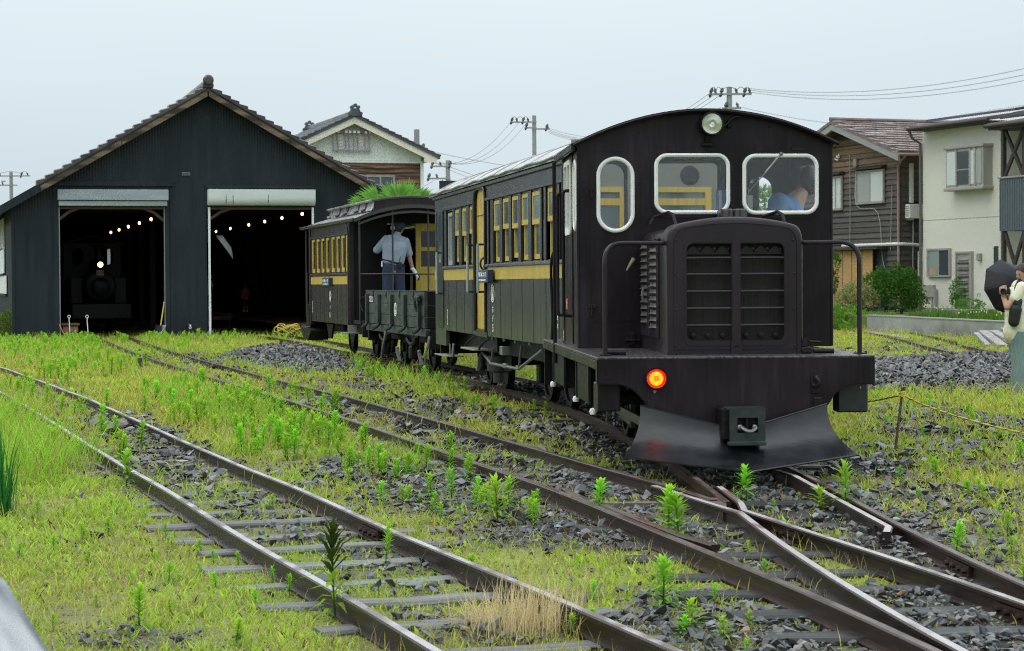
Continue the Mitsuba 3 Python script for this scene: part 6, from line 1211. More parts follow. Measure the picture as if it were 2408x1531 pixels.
put(ph, 'shirt', flesh([(A_(-.02, -.05, .92), .155, A_(-.02, -.07, 1.30), .14), (A_(-.02, .05, .92), .155, A_(-.02, .07, 1.30), .14), (A_(-.05, -.02, .86), .165, A_(-.02, -.02, 1.0), .15), (psL, .075, A_(-.02, 0, 1.43), .075), (psR, .075, A_(-.02, 0, 1.43), .075), (psL, .078, A_(-.10, -.19, 1.28), .072), (psR, .078, A_(-.05, .14, 1.27), .072)]), 'tee_cream', G, smooth=True)
put(ph, 'jeans', flesh([(A_(-.02, -.08, .86), .118, A_(-.04, -.10, .47), .085), (A_(-.02, .08, .86), .125, A_(.02, .10, .47), .10), (A_(-.04, -.10, .47), .085, A_(-.05, -.10, .12), .078), (A_(.02, .10, .47), .10, A_(.03, .10, .12), .085)]), 'denim', G, smooth=True)
hm = head_mesh(phd, (-.85, -.4), .25); put(ph, 'head', hm, 'skin', G, smooth=True); put(ph, 'hair', cap_of(hm, phd, (.50, .2, .72, -.020), 1.12), 'hair', G, smooth=True)
fd = A_(-.85, -.4, 0) / np.linalg.norm(A_(-.85, -.4)); sd = A_(.4, -.85, 0) / .94
for s in (-1, 1): put(ph, 'eye', MB().sphere(phd + fd * .086 + sd * .03 * s + A_(0, 0, -.012), .008, 5), 'hair', G, smooth=True)
for s in (-1, 1): put(ph, 'shoe', MB().box(-.22 if s < 0 else -.14, .07, s * .10 - .05, s * .10 + .05, .0, .10, .035), 'shoe', G, smooth=40)
bg = put('', 'shoulder_bag', flesh([(A_(-.12, -.20, 1.0), .07, A_(-.10, -.21, 1.14), .075), (A_(-.10, -.21, 1.14), .06, A_(-.07, -.20, 1.24), .055)]), 'black_cloth', G, smooth=True); put(bg, 'strap', MB().tube(spline([(-.10, -.24, 1.2), (-.10, -.20, 1.35), (-.03, -.10, 1.485), (.06, .05, 1.45)], 14), .028, 6), 'black_cloth', G, smooth=True); tag(bg, 'black bag hanging at the photographer\'s chest', 'bag')
cmk = put('', 'camera', MB().box(-.27, -.14, -.12, -.06, 1.325, 1.405, .012).box(-.23, -.18, -.115, -.065, 1.40, 1.42, .006), 'black_cloth', G); put(cmk, 'lens', MB().lathe([(.038, 0), (.038, .06), (.032, .075), (.026, .06), (0, .055)], (-.215, -.12, 1.362), (-.45, -.9, 0), 16), 'core_black', G, smooth=35); put(cmk, 'lens_ring', MB().lathe([(.0395, .045), (.0395, .055)], (-.215, -.12, 1.362), (-.45, -.9, 0), 16), 'steel_worn', G); tag(cmk, 'black camera held up in the photographer\'s hands', 'camera')
um = thing('umbrella', 'black open umbrella tucked under the photographer\'s arm', 'umbrella')
ax = A_(-.42, .80, -.22); ax /= np.linalg.norm(ax); o_ = A_(.05, .16, 1.47); e1 = np.cross(ax, [0, 1, 0]); e1 /= np.linalg.norm(e1); e2 = np.cross(ax, e1)
def can(a, b):
    th = a * 2 * np.pi + .35; s = (th - .35) / (np.pi / 4) % 1; rr = .36 * b * (1 - .075 * math.sin(math.pi * s) * b)
    return o_ + ax * (.27 * b ** 2.2) + (e1 * math.cos(th) + e2 * math.sin(th)) * rr
put(um, 'canopy', MB().grid(can, 64, 8), 'umbrella_cloth', G, smooth=True)
for q in range(8): put(um, 'rib', MB().tube([can(q / 8, b) + ax * .004 for b in np.linspace(.05, 1, 8)], .004, 4), 'hair', G)
put(um, 'shaft', MB().tube([o_ - ax * .05, o_ + ax * .52], .008, 6), 'steel_worn', G); put(um, 'handle', MB().tube(spline([o_ + ax * .50, o_ + ax * .56 + A_(-.01, 0, -.02), o_ + ax * .58 + A_(.02, 0, -.05), o_ + ax * .54 + A_(.05, 0, -.05)], 12), .013, 6), 'pvc_white', G, smooth=True)

# visitors inside the shed
ck = thing('person', 'child in an orange T-shirt walking on the deck inside the right shed door', 'person')
q0 = A_(1.75, 15.0, .56) if False else A_(3.10, 15.0, .56); K = lambda x, y, z: q0 + A_(x, y, z)
put(ck, 'body', flesh(chain([K(0, 0, .42), K(0, 0, .70), K(.0, -.01, .82), K(.0, -.02, .91)], [.07, .08, .035, .04]) + chain([K(-.09, 0, .74), K(-.12, -.02, .56), K(-.11, -.06, .42)], [.032, .027, .02]) + chain([K(.09, 0, .74), K(.13, .03, .60), K(.15, -.02, .50)], [.032, .027, .02]) + chain([K(-.05, 0, .42), K(-.05, -.03, .22), K(-.05, .0, .04)], [.05, .038, .028]) + chain([K(.05, 0, .42), K(.06, .03, .22), K(.04, .07, .05)], [.05, .038, .028]), .018), 'skin', S, smooth=True)
put(ck, 'shirt', flesh([(K(0, 0, .46), .095, K(0, 0, .70), .09), (K(-.09, 0, .74), .045, K(.09, 0, .74), .045), (K(-.09, 0, .74), .045, K(-.115, -.01, .62), .045), (K(.09, 0, .74), .045, K(.12, .02, .63), .045)], .018), 'orange', S, smooth=True)
put(ck, 'shorts', flesh([(K(-.04, 0, .42), .08, K(-.055, -.02, .26), .065), (K(.04, 0, .42), .08, K(.06, .02, .26), .065)], .018), 'navy', S, smooth=True)
hm = head_mesh(K(0, -.02, .93), (-1, .2), 0, .80); put(ck, 'head', hm, 'skin', S, smooth=True); put(ck, 'hair', cap_of(hm, K(0, -.02, .93), (.35, 0, .85, .0), 1.08), 'hair', S, smooth=True)
for s in (-1, 1): put(ck, 'shoe', MB().box(*(K(s * .05 - .035, 0, 0)[0], K(s * .05 + .035, 0, 0)[0]), q0[1] - .12, q0[1] + .06, q0[2], q0[2] + .06, .02), 'white_paint', S)
p4 = thing('person', 'visitor in a pale shirt standing just inside the left edge of the right shed door', 'person')
q1 = A_(1.62, 13.6, .56); K = lambda x, y, z: q1 + A_(x, y, z)
put(p4, 'body', flesh(chain([K(0, 0, .62), K(0, 0, .98), K(.02, -.02, 1.12), K(.03, -.03, 1.2)], [.1, .11, .045, .05]) + chain([K(-.14, 0, 1.03), K(-.18, -.05, .82), K(-.05, -.2, .78)], [.042, .036, .026]) + chain([K(.14, 0, 1.03), K(.18, -.05, .82), K(.08, -.2, .78)], [.042, .036, .026]) + chain([K(-.07, 0, .62), K(-.08, 0, .32), K(-.08, 0, .05)], [.07, .05, .035]) + chain([K(.07, 0, .62), K(.08, 0, .32), K(.08, 0, .05)], [.07, .05, .035]), .02), 'skin', S, smooth=True)
put(p4, 'shirt', flesh([(K(0, 0, .66), .125, K(0, 0, .98), .125), (K(-.14, 0, 1.03), .06, K(.14, 0, 1.03), .06), (K(-.14, 0, 1.03), .06, K(-.17, -.03, .9), .055), (K(.14, 0, 1.03), .06, K(.17, -.03, .9), .055)]), 'shutter_white', S, smooth=True)
put(p4, 'trousers', flesh([(K(-.05, 0, .60), .105, K(-.08, 0, .08), .06), (K(.05, 0, .60), .105, K(.08, 0, .08), .06)]), 'navy', S, smooth=True)
hm = head_mesh(K(.03, -.03, 1.24), (.9, -.3), .2); put(p4, 'head', hm, 'skin', S, smooth=True); put(p4, 'hair', cap_of(hm, K(.03, -.03, 1.24), (-.4, .1, .8, .0), 1.08), 'hair', S, smooth=True)
# ---------------------------------------------------------------- utility poles and wires
def pole(name, x, y, h, lab, arms, r=.15):
    F = Fr((x, y), 0); t = thing('utility_pole', lab, 'utility pole')
    put(t, 'shaft', MB().tube([(0, 0, -.2), (0, 0, h)], [r * 1.25, r * .85], 10), 'pole_concrete', F, smooth=40)
    for z, a, b, ins in arms:
        k = put(t, 'crossarm', MB().beam([a, -.12, z], [b, -.12, z], .09, .09), 'pole_concrete', F)
        for q, u in enumerate(ins): put(k, 'insulator', MB().lathe([(0, 0), (.07, .02), (.05, .10), (.085, .14), (.05, .2), (0, .28)] if q % 2 else [(0, .3), (.06, .26), (.10, .12), (.05, .04), (.09, -.06), (.05, -.16), (0, -.2)], (u, -.12, z + .03), (.25 * (-1) ** q, 0, 1), 8), 'insulator', F, smooth=35)
        if len(ins) > 3:
            for u0, u1 in zip(ins[:-1], ins[1:]): put(k, 'jumper', MB().tube([(u0 + (u1 - u0) * s, -.2, z + .20 + .13 * math.sin(math.pi * s)) for s in np.linspace(0, 1, 7)], .014, 4), 'insulator', F)
    return t
pole('a', 10.41, 100, 10.76, 'tall utility pole rising behind the locomotive cab roof', [(10.42, -.95, 1.05, (-.9, -.65, -.4, .35, .7, .98)), (9.75, -.35, .55, (-.2, .4))])
pole('b', 1.45, 130, 11.86, 'utility pole rising behind the carriage roof', [(11.45, -1.5, .15, (-1.4, -1.05, -.7, -.35)), (11.1, -.6, .15, (-.5,)), (11.02, -.15, .95, (.75, .85))])
pole('c', -3.61, 120, 8.54, 'lower utility pole right of the tiled house', [(8.2, -1.0, .2, (-.9, -.4, .1)), (7.5, -1.2, .15, (-1.1, -.6)), (6.9, -.3, .45, (.35,))])
pole('d', -4.30, 96, 8.55, 'bare pole top beside the tiled house roof', [(7.6, -.15, .3, (.25,))])
pole('e', -38.1, 160, 10.2, 'distant utility pole at the left edge over the shed eave', [(9.9, -1.6, 1.5, (-1.4, -.8, .8, 1.3)), (9.2, -1.4, .5, (-1.2, -.6)), (9.5, -.7, -.4, ())])
def wire(pts, sag, lab, r=.012, n=24, group=None):
    a, b = np.array(pts[0], float), np.array(pts[1], float); s = np.linspace(0, 1, n)[:, None]
    p = a + (b - a) * s; p[:, 2] -= (4 * s * (1 - s))[:, 0] * sag
    k = put('', 'overhead_wire', MB().tube(p, r, 4), 'wire_black'); tag(k, lab, 'wire', group)
WL_ = 'thin overhead wire strung between utility poles'
for q, (u, z) in enumerate(((-1.4, 11.55), (-.9, 11.5), (-.4, 11.5))): wire(((1.45 + u, 130, z), (-4.5 + q * .5, 120, 8.4)), .9, f'{OR[q]} of three slanting wires down from the pole behind the carriage, counted from the left')
for q, (u, z) in enumerate(((.7, 10.7), (.95, 10.6), (.98, 10.5))): wire(((10.41 + u, 99.8, z), (24.0, 74 + q * 1.2, 10.6 - q * .22)), 1.05, f'{OR[q]} of three long wires above the houses at the right, counted from the top', .010)
for q, (u, z) in enumerate(((-.9, 10.5), (-.65, 10.45), (-.4, 10.4))): wire(((10.41 + u, 99.8, z), (1.45 + .9, 130, 11.0 - q * .1)), 1.3, f'{OR[q]} of three wires between the two tall poles over the train, counted from the left')
wire(((10.9, 99.8, 9.8), (26, 80, 8.6)), 1.2, 'thin single wire below the three long wires above the houses', .009); wire(((-4.3, 96, 7.7), (9, 150, 9.4)), .5, 'upper of two level wires from the bare pole top', .010); wire(((-4.3, 96, 7.55), (-1, 150, 8.8)), .4, 'lower of two level wires from the bare pole top', .010)
wire(((-3.6, 120, 8.2), (6, 150, 7.2)), .3, 'wire leaving the low pole crossarm towards the right', .012); wire(((-3.6, 120, 7.5), (3, 150, 6.0)), .3, 'lower wire leaving the low pole towards the right', .012); wire(((-4.4, 120, 7.4), (-6.5, 92, 5.9)), .5, 'wire from the low pole to the tiled house wall', .012); wire(((-3.3, 120, 6.9), (-9, 100, 3.4)), .4, 'upper of two steep wires falling left from the low pole', .012); wire(((-3.7, 120, 6.6), (-9, 100, 2.6)), .4, 'lower of two steep wires falling left from the low pole', .012)
wire(((2.3, 130, 11.1), (10.0, 100, 9.8)), 1.0, 'lowest wire between the two tall poles', .010)
ant = thing('antenna_mast', 'thin television aerial mast between the tiled house and the carriage roof', 'aerial'); put(ant, 'mast', MB().tube([(-3.1, 95, 2.0), (-3.1, 95, 6.2)], .02, 5), 'wire_black'); put(ant, 'mast', MB().tube([(-2.6, 96, 2.0), (-2.6, 96, 5.6)], .016, 5), 'wire_black')

# ---------------------------------------------------------------- bushes, palm, beds
def foliage(blobs, n, size, col, seed, col2=None, narrow=.55):
    """leaf sized faces spread through clumps; blobs: (centre, radii, weight)"""
    r = np.random.default_rng(seed); w = np.array([b[2] for b in blobs], float); w /= w.sum(); V, F, Cc = [], [], []
    which = r.choice(len(blobs), n, p=w); d = r.normal(size=(n, 3)); d /= np.linalg.norm(d, axis=1, keepdims=True); rad = r.uniform(.45, 1.0, n) ** .5
    cen = np.array([b[0] for b in blobs])[which]; rr_ = np.array([b[1] for b in blobs])[which]; pos = cen + d * rr_ * rad[:, None]
    keep = meshkit.noise(pos * 3.1 / max(.4, rr_.mean()) , seed) > .28; pos, d = pos[keep], d[keep]; n = len(pos)
    out = d * .6 + r.normal(size=(n, 3)) * .6 + np.array([0, 0, .25]); out /= np.linalg.norm(out, axis=1, keepdims=True); s = np.cross(out, r.normal(size=(n, 3))); s /= np.linalg.norm(s, axis=1, keepdims=True)
    L_ = size * r.uniform(.6, 1.3, n)[:, None]; wd = L_ * narrow * .5
    Vv = np.stack([pos, pos + out * L_ * .5 - s * wd, pos + out * L_, pos + out * L_ * .5 + s * wd], 1).reshape(-1, 3); k = (np.arange(n) * 4)[:, None]; Ff = np.concatenate([k + [0, 1, 2], k + [0, 2, 3]], 1).reshape(-1, 3)
    c = np.asarray(col) * r.uniform(.7, 1.3, (n, 1))
    if col2 is not None: m = r.random(n) < .45; c[m] = np.asarray(col2) * r.uniform(.8, 1.2, (m.sum(), 1))
    return Vv, Ff, np.repeat(c, 4, 0)
def shrub(name, lab, cat, blobs, n, size, col, seed, stems, col2=None, narrow=.55):
    t = thing(name, lab, cat); f = foliage(blobs, n, size, col, seed, col2, narrow); k = put(t, 'foliage', (f[0], f[1]), 'leaf', color=f[2])
    for a, b, r_ in stems: put(t, 'stem', MB().tube([a, [(a[q] + b[q]) / 2 + .04 * (q < 2) for q in range(3)], b], [r_, r_ * .8, r_ * .5], 6), 'bark')
shrub('garden_bush', 'dense dark green rounded bush before the wooden house', 'bush', [((10.45, 58.3, 1.35), (.55, .5, .45), 3), ((10.85, 58.1, 1.45), (.45, .45, .42), 3), ((10.15, 58.4, 1.5), (.35, .35, .25), 1.5), ((10.7, 58.2, 1.05), (.6, .5, .4), 3), ((11.1, 58.0, 1.2), (.3, .4, .5), 1.5), ((10.25, 58.2, 1.78), (.14, .15, .14), .25), ((10.62, 58.1, 1.84), (.16, .15, .14), .3), ((11.02, 58.0, 1.72), (.14, .15, .14), .25), ((9.98, 58.2, 1.15), (.16, .2, .2), .35), ((11.32, 58, .9), (.18, .2, .25), .4)], 5200, .085, (.075, .19, .03), 401, [((10.4, 58.3, .5), (10.35, 58.3, 1.3), .05), ((10.8, 58.2, .5), (10.8, 58.1, 1.4), .05)])
shrub('variegated_shrub', 'pale yellowish green feathery shrub left of the dark green bush', 'bush', [((9.55, 58.0, 1.15), (.45, .4, .32), 3), ((9.25, 57.8, 1.0), (.35, .3, .3), 2), ((9.85, 57.9, 1.0), (.32, .3, .28), 2)], 3000, .08, (.22, .27, .085), 402, [((9.5, 58, .2), (9.5, 58, 1.0), .03)], (.40, .40, .22), .4)
shrub('climbing_plant', 'green climber on the dark house wall beside the cab edge', 'plant', [((9.02, 58.6, 2.0), (.16, .2, .3), 1), ((8.95, 58.6, 1.5), (.16, .2, .35), 1)], 700, .08, (.075, .17, .03), 403, [((9.0, 58.65, .1), (9.0, 58.65, 1.9), .02)])
shrub('undergrowth', 'rank bright green undergrowth below the pale shrub', 'plants', [((9.2, 57.2, .45), (.7, .5, .35), 3), ((9.9, 56.6, .35), (.6, .5, .3), 3), ((8.7, 57.4, .5), (.4, .4, .4), 2), ((9.5, 56.3, .25), (.7, .5, .22), 2)], 4200, .11, (.17, .38, .035), 404, [((9.2, 57.2, 0), (9.2, 57.2, .4), .02)], (.16, .30, .04), .3)
shrub('small_tree', 'small green leafy tree before the cream house back door', 'tree', [((12.45, 58.2, 1.25), (.30, .3, .32), 3), ((12.60, 58.1, .95), (.28, .3, .3), 3), ((12.35, 58.2, .95), (.2, .2, .2), 1.5), ((12.72, 58.2, .75), (.2, .2, .2), 1)], 2200, .065, (.12, .30, .05), 405, [((12.5, 58.2, .55), (12.5, 58.2, 1.2), .025)])
shrub('shed_bush', 'bush of light green leaves at the left corner of the shed', 'bush', [((-13.45, 56.6, .45), (.5, .5, .42), 3), ((-13.9, 56.8, .3), (.5, .5, .35), 2), ((-13.0, 56.3, .2), (.5, .4, .22), 2), ((-12.6, 56.0, .12), (.5, .4, .14), 1.5)], 3600, .10, (.14, .27, .045), 406, [((-13.45, 56.6, 0), (-13.45, 56.6, .5), .02)], (.20, .22, .06), .4)
r = np.random.default_rng(410); n = 5200; tq = r.random(n); wx = np.interp(tq, [0, 1], [9.55, 11.0]) ; wy = np.interp(tq, [0, 1], [52.5, 42.5]); dd = r.random(n) * 2.0; X = wx + .28 + dd * .95; Y = wy + .1 + dd * .13
c = np.where(r.random((n, 1)) < .7, np.array([.085, .19, .03]), np.array([.17, .26, .05]))
put_b = blades if 'blades' in globals() else None
bed = MB()
def bedblades(X, Y, z0, h, w, c, r):
    m = len(X); a = r.random(m) * 6.28; f = np.stack([np.cos(a), np.sin(a), 0 * a], 1); O = np.stack([X, Y, np.full(m, z0)], 1); tip = O + np.array([0, 0, 1]) * h[:, None] + r.normal(size=(m, 3)) * h[:, None] * .3
    V = np.stack([O - f * w, O + f * w, tip], 1).reshape(-1, 3); return V, np.arange(3 * m).reshape(-1, 3), np.repeat(c, 3, 0)
V_, F_, C_ = bedblades(X, Y, .57, r.uniform(.08, .26, n), .016, c * r.uniform(.7, 1.3, (n, 1)), r); put('', 'flower_bed', (V_, F_), 'leaf', color=C_); tag('flower_bed', 'strip of garden plants along the top of the concrete wall', None, kind='stuff')
i = r.choice(n, 80); s_ = np.array([[.68, .68, .58]]) * np.where(r.random((80, 1)) < .6, np.array([[1, 1, 1.0]]), np.array([[1.0, .95, .35]])); mb = MB()
for q in i: mb.sphere((X[q], Y[q], .57 + r.uniform(.14, .28)), .020, 3)
cc = np.repeat(s_, mb.n // 80, 0); put('', 'white_flowers', mb, 'stalk', color=cc); tag('white_flowers', 'small white flowers in the bed before the cream house', None, kind='stuff')
pt_ = thing('planter_box', 'pale trough planter on the yard before the meter box', 'planter'); put(pt_, 'trough', MB().hull([(10.72, 51.2, .58), (11.0, 50.2, .58), (11.2, 51.3, .58), (11.4, 50.4, .58), (10.62, 51.4, .80), (10.95, 50.0, .80), (11.3, 51.5, .80), (11.55, 50.3, .80)]), 'concrete'); f = foliage([((11.1, 50.8, .9), (.35, .45, .14), 1)], 400, .07, (.10, .22, .04), 414); tag(put(pt_, 'plants', (f[0], f[1]), 'leaf', color=f[2]), kind='stuff')
shrub('garden_tree', 'leafy green tree seen through the arched opening of the locomotive cab', 'tree', [((7.35, 62, 3.7), (.75, .6, .6), 3), ((7.0, 62, 3.2), (.6, .6, .5), 2), ((7.7, 62, 3.1), (.6, .6, .5), 2)], 2600, .16, (.12, .26, .05), 409, [((7.3, 62, 0), (7.3, 62, 3.4), .09)], (.30, .40, .20))
# palm: fans of stiff pleated leaflets
pm = thing('fan_palm', 'green fan palm rising behind the coach roof', 'palm'); put(pm, 'trunk', MB().tube([(-2.75, 48.3, 0), (-2.7, 48.3, 1.5), (-2.72, 48.3, 2.9)], [.13, .12, .10], 10), 'bark')
for q, (c_, a, ln, sp) in enumerate((((-2.57, 48.1, 3.42), 100, .50, 115), ((-2.40, 48.2, 3.42), 72, .50, 110), ((-3.02, 48.0, 3.40), 150, .52, 95), ((-3.28, 47.9, 3.30), 172, .46, 80), ((-2.12, 48.1, 3.42), 25, .42, 95), ((-2.75, 48.8, 3.5), 120, .42, 130), ((-2.5, 47.8, 3.2), 60, .4, 140))):
    rr_ = np.random.default_rng(500 + q); V, F, Cc = [], [], []; m = 21; cpt = np.array(c_)
    for k in range(m):
        th = math.radians(a - sp / 2 + sp * k / (m - 1)); d = np.array([math.cos(th), rr_.uniform(-.22, .12) - .1, math.sin(th)]); d /= np.linalg.norm(d); s = np.array([-d[2], 0, d[0]]); l_ = 1.12 * ln * rr_.uniform(.82, 1.08) * (1 - .15 * abs(2 * k / (m - 1) - 1)); w = .021
        b = len(V); p1 = cpt + d * l_ * .55; tip = cpt + d * l_ + np.array([0, 0, -.05 * rr_.random()])
        V += [cpt, p1 - s * w, p1 + np.array([0, -.012, 0]), p1 + s * w, tip]; F += [[b, b + 1, b + 2], [b, b + 2, b + 3], [b + 1, b + 4, b + 2], [b + 2, b + 4, b + 3]]; cl_ = np.array([.17, .38, .075]) * rr_.uniform(.75, 1.35); Cc += [cl_] * 4 + [cl_ * 1.2]
    k = nm(pm, 'fan_leaf'); scene[k] = mikit.ply((np.array(V), np.array(F)), 'leaf', False, color=np.array(Cc))
    put(k, 'leaf_stem', MB().tube([(-2.72, 48.3, 2.9), cpt], .015, 4), 'bark')

# ---------------------------------------------------------------- rope barrier, timbers, small posts, fence rail
sk = thing('iron_stake', 'rusty iron stake with a yellow rope tied round it, right of the locomotive', 'stake'); put(sk, 'shaft', MB().tube([(3.109, 17.09, .02), (3.175, 17.09, .55), (3.195, 17.09, .60), (3.198, 17.09, .635)], .011, 6).tube([(3.170, 17.09, .55), (3.180, 17.09, .63)], .008, 5), 'rust')
for q in range(3): put(sk, 'rope_knot', MB().tube([(3.178 + .020 * math.cos(a), 17.09 + .020 * math.sin(a), .565 + .012 * q + .006 * math.sin(a + q)) for a in np.linspace(0, 2 * np.pi, 13)[:-1]], .008, 5, closed=True), 'rope_yellow')
def rope(name, pts, lab):
    p = spline(pts, 90); t = thing(name, lab, 'rope'); k = put(t, 'strand', MB().tube(p, .0085, 6), 'rope_yellow', smooth=True)
    ph = np.arange(len(p)) * .9; tv = np.gradient(p, axis=0); tv /= np.linalg.norm(tv, axis=1, keepdims=True); sv = np.cross(tv, [0, 0, 1.0]); sv /= np.linalg.norm(sv, axis=1, keepdims=True); uv_ = np.cross(sv, tv)
    pf = np.stack([np.interp(np.linspace(0, len(p) - 1, 420), np.arange(len(p)), p[:, q]) for q in range(3)], 1); sf = np.stack([np.interp(np.linspace(0, len(p) - 1, 420), np.arange(len(p)), sv[:, q]) for q in range(3)], 1); uf_ = np.stack([np.interp(np.linspace(0, len(p) - 1, 420), np.arange(len(p)), uv_[:, q]) for q in range(3)], 1); a = np.linspace(0, len(p) * 1.6, 420)[:, None]
    put(t, 'dark_strand', MB().tube(pf + (sf * np.cos(a) + uf_ * np.sin(a)) * .0065, .004, 4), 'rope_black')
rope('barrier_rope', [(3.18, 17.09, .572), (3.40, 17.12, .47), (3.65, 17.15, .385), (4.17, 17.2, .25), (4.7, 17.3, .22), (5.6, 17.5, .5)], 'yellow and black rope sagging from the stake to the right edge')
rope('barrier_rope', [(3.18, 17.09, .568), (3.14, 18.2, .46), (3.10, 20.0, .37), (3.02, 22.0, .46), (2.96, 23.0, .56)], 'yellow and black rope running from the stake back behind the locomotive')
for q, (a, b, w, h, m_, lab) in enumerate((((9.63, 43.5, .40), (9.43, 41.5, .20), .10, .05, 'timber_grey', 'thin grey plank, leftmost of the stacked timbers by the wall'), ((9.78, 43.5, .40), (9.64, 41.2, .17), .20, .12, 'timber_grey', 'broad pale grey timber, second from the left of the stack by the wall'),
    ((10.05, 43.8, .40), (9.98, 41.9, .25), .18, .12, 'timber_grey', 'dark grey timber in the middle of the stack by the wall'), ((10.3, 43.9, .46), (10.25, 42.3, .30), .16, .10, 'timber_grey', 'upper timber at the back of the stack by the wall'), ((9.93, 43.0, .29), (9.82, 41.0, .19), .11, .10, 'timber_brown', 'reddish brown timber low in the stack by the wall'), ((10.0, 42.6, .14), (9.9, 40.6, .12), .20, .12, 'timber_grey', 'bottom timber of the stack by the photographer'))):
    k = put('', 'stacked_timber', MB().beam(a, b, w, h), m_); tag(k, lab, 'timber')
sp_ = thing('short_post', 'short dark wooden post in the grass left of the middle track', 'post'); put(sp_, 'post', MB().box(-6.205, -6.14, 34.75, 34.81, 0, .30, .008), 'timber_dark'); mat('timber_dark', (.045, .04, .035), .7)
# a weathered fence rail close to the camera
fr2 = thing('fence_rail', 'out of focus grey wooden rail in the bottom left corner', 'fence')
e = np.array([-.79, 3.24]); d = np.array([.311, -.950]); n2 = np.array([-.95, -.311])
pts = []
rings = []
for t_, sh_ in ((0, .55), (.015, .8), (.05, .95), (.10, 1.0), (.6, 1.0), (1.2, 1.0), (2.2, 1.0)):
    c0 = e + d * t_ + n2 * .08; rings.append([[*(c0 + n2 * (.08 * sh_) * math.cos(a)), 1.045 + .035 * sh_ * math.sin(a)] for a in np.linspace(0, 2 * np.pi, 17)[:-1]])
put(fr2, 'rail', MB().loft([np.array(q) for q in rings]), 'fence_wood', smooth=40)
for t_ in (.75, 2.1): c0 = e + d * t_ + n2 * .10; put(fr2, 'post', MB().tube([(*c0, 0), (*c0, 1.02)], .05, 10), 'fence_wood', smooth=40)
# ---------------------------------------------------------------- gravel, grass and weeds
def rail_dist(X, Y):
    d = np.full_like(X, 9.0)
    for c, g, y1 in ((cA, gA, 44), (cB, .385, 60), (cC, .385, 60), (cD, .385, 61)):
        s = c.deriv()(Y); u = (X - c(Y)) / np.hypot(1, s)
        d = np.minimum(d, np.where(Y < y1, np.abs(np.abs(u) - g), 9.0))
    return d
def on_sleeper(X, Y, grow=.0):
    m = np.zeros(len(X), bool)
    for o, nx, tx, L_, w in SLEEPERS:
        k = np.nonzero((np.abs(Y - o[1]) < .45) & (np.abs(X - o[0]) < 1.1))[0]
        if len(k): q = np.stack([X[k] - o[0], Y[k] - o[1]], 1); m[k] |= (np.abs(q @ nx[:2]) < L_ / 2 + grow) & (np.abs(q @ tx[:2]) < w / 2 + grow)
    return m
def sample(n, y0, y1, p, r, half=.262, pad=.25):
    """points of the yard, their number per square metre falling with the distance as y ** -(p + 1)"""
    u = r.random(n); q = 1 - p
    Y = (y0 ** q + u * (y1 ** q - y0 ** q)) ** (1 / q)
    return (r.random(n) * 2 - 1) * (half * Y + pad), Y
def blades(X, Y, Z, h, w, col, r, bend=.5, tipcol=None):
    """one thin bent leaf per point: five vertices, three triangles"""
    n = len(X); a = r.random(n) * 2 * np.pi; f = np.stack([np.cos(a), np.sin(a), 0 * a], 1); l = r.random(n) * 2 * np.pi; ln = np.stack([np.cos(l), np.sin(l), 0 * l], 1)
    b = (bend * (0.3 + r.random(n)) * h)[:, None]; O = np.stack([X, Y, Z], 1); up = np.array([0, 0, 1.0]); h = h[:, None]; w = w[:, None] / 2
    m = O + up * h * .55 + ln * b * .35; t = O + up * h * .98 + ln * b
    V = np.stack([O - f * w * .8, O + f * w * .8, m - f * w, m + f * w, t], 1).reshape(-1, 3)
    k = (np.arange(n) * 5)[:, None]; F = np.concatenate([k + [0, 1, 3], k + [0, 3, 2], k + [2, 3, 4]], 1).reshape(-1, 3)
    tip = col if tipcol is None else tipcol
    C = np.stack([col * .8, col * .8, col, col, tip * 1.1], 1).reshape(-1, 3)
    return V, F, C
def join(parts):
    V, F, C, n = [], [], [], 0
    for v, f, c in parts:
        V.append(v); F.append(f + n); C.append(c); n += len(v)
    return np.vstack(V), np.vstack(F), np.vstack(C)
def put_c(parent, name, m, matname, smooth=False, **kw): return put(parent, name, (m[0], m[1]), matname, smooth=smooth, color=m[2], **kw)
def nz2(X, Y, fx, fy, s): return meshkit.fbm(np.stack([X * fx, Y * fy, 0 * X], -1), 3, s)
def jitter(col, n, r, a=.22): return np.asarray(col) * (1 + a * (r.random((n, 1)) * 2 - 1)) * (1 + .10 * (r.random((n, 3)) * 2 - 1))

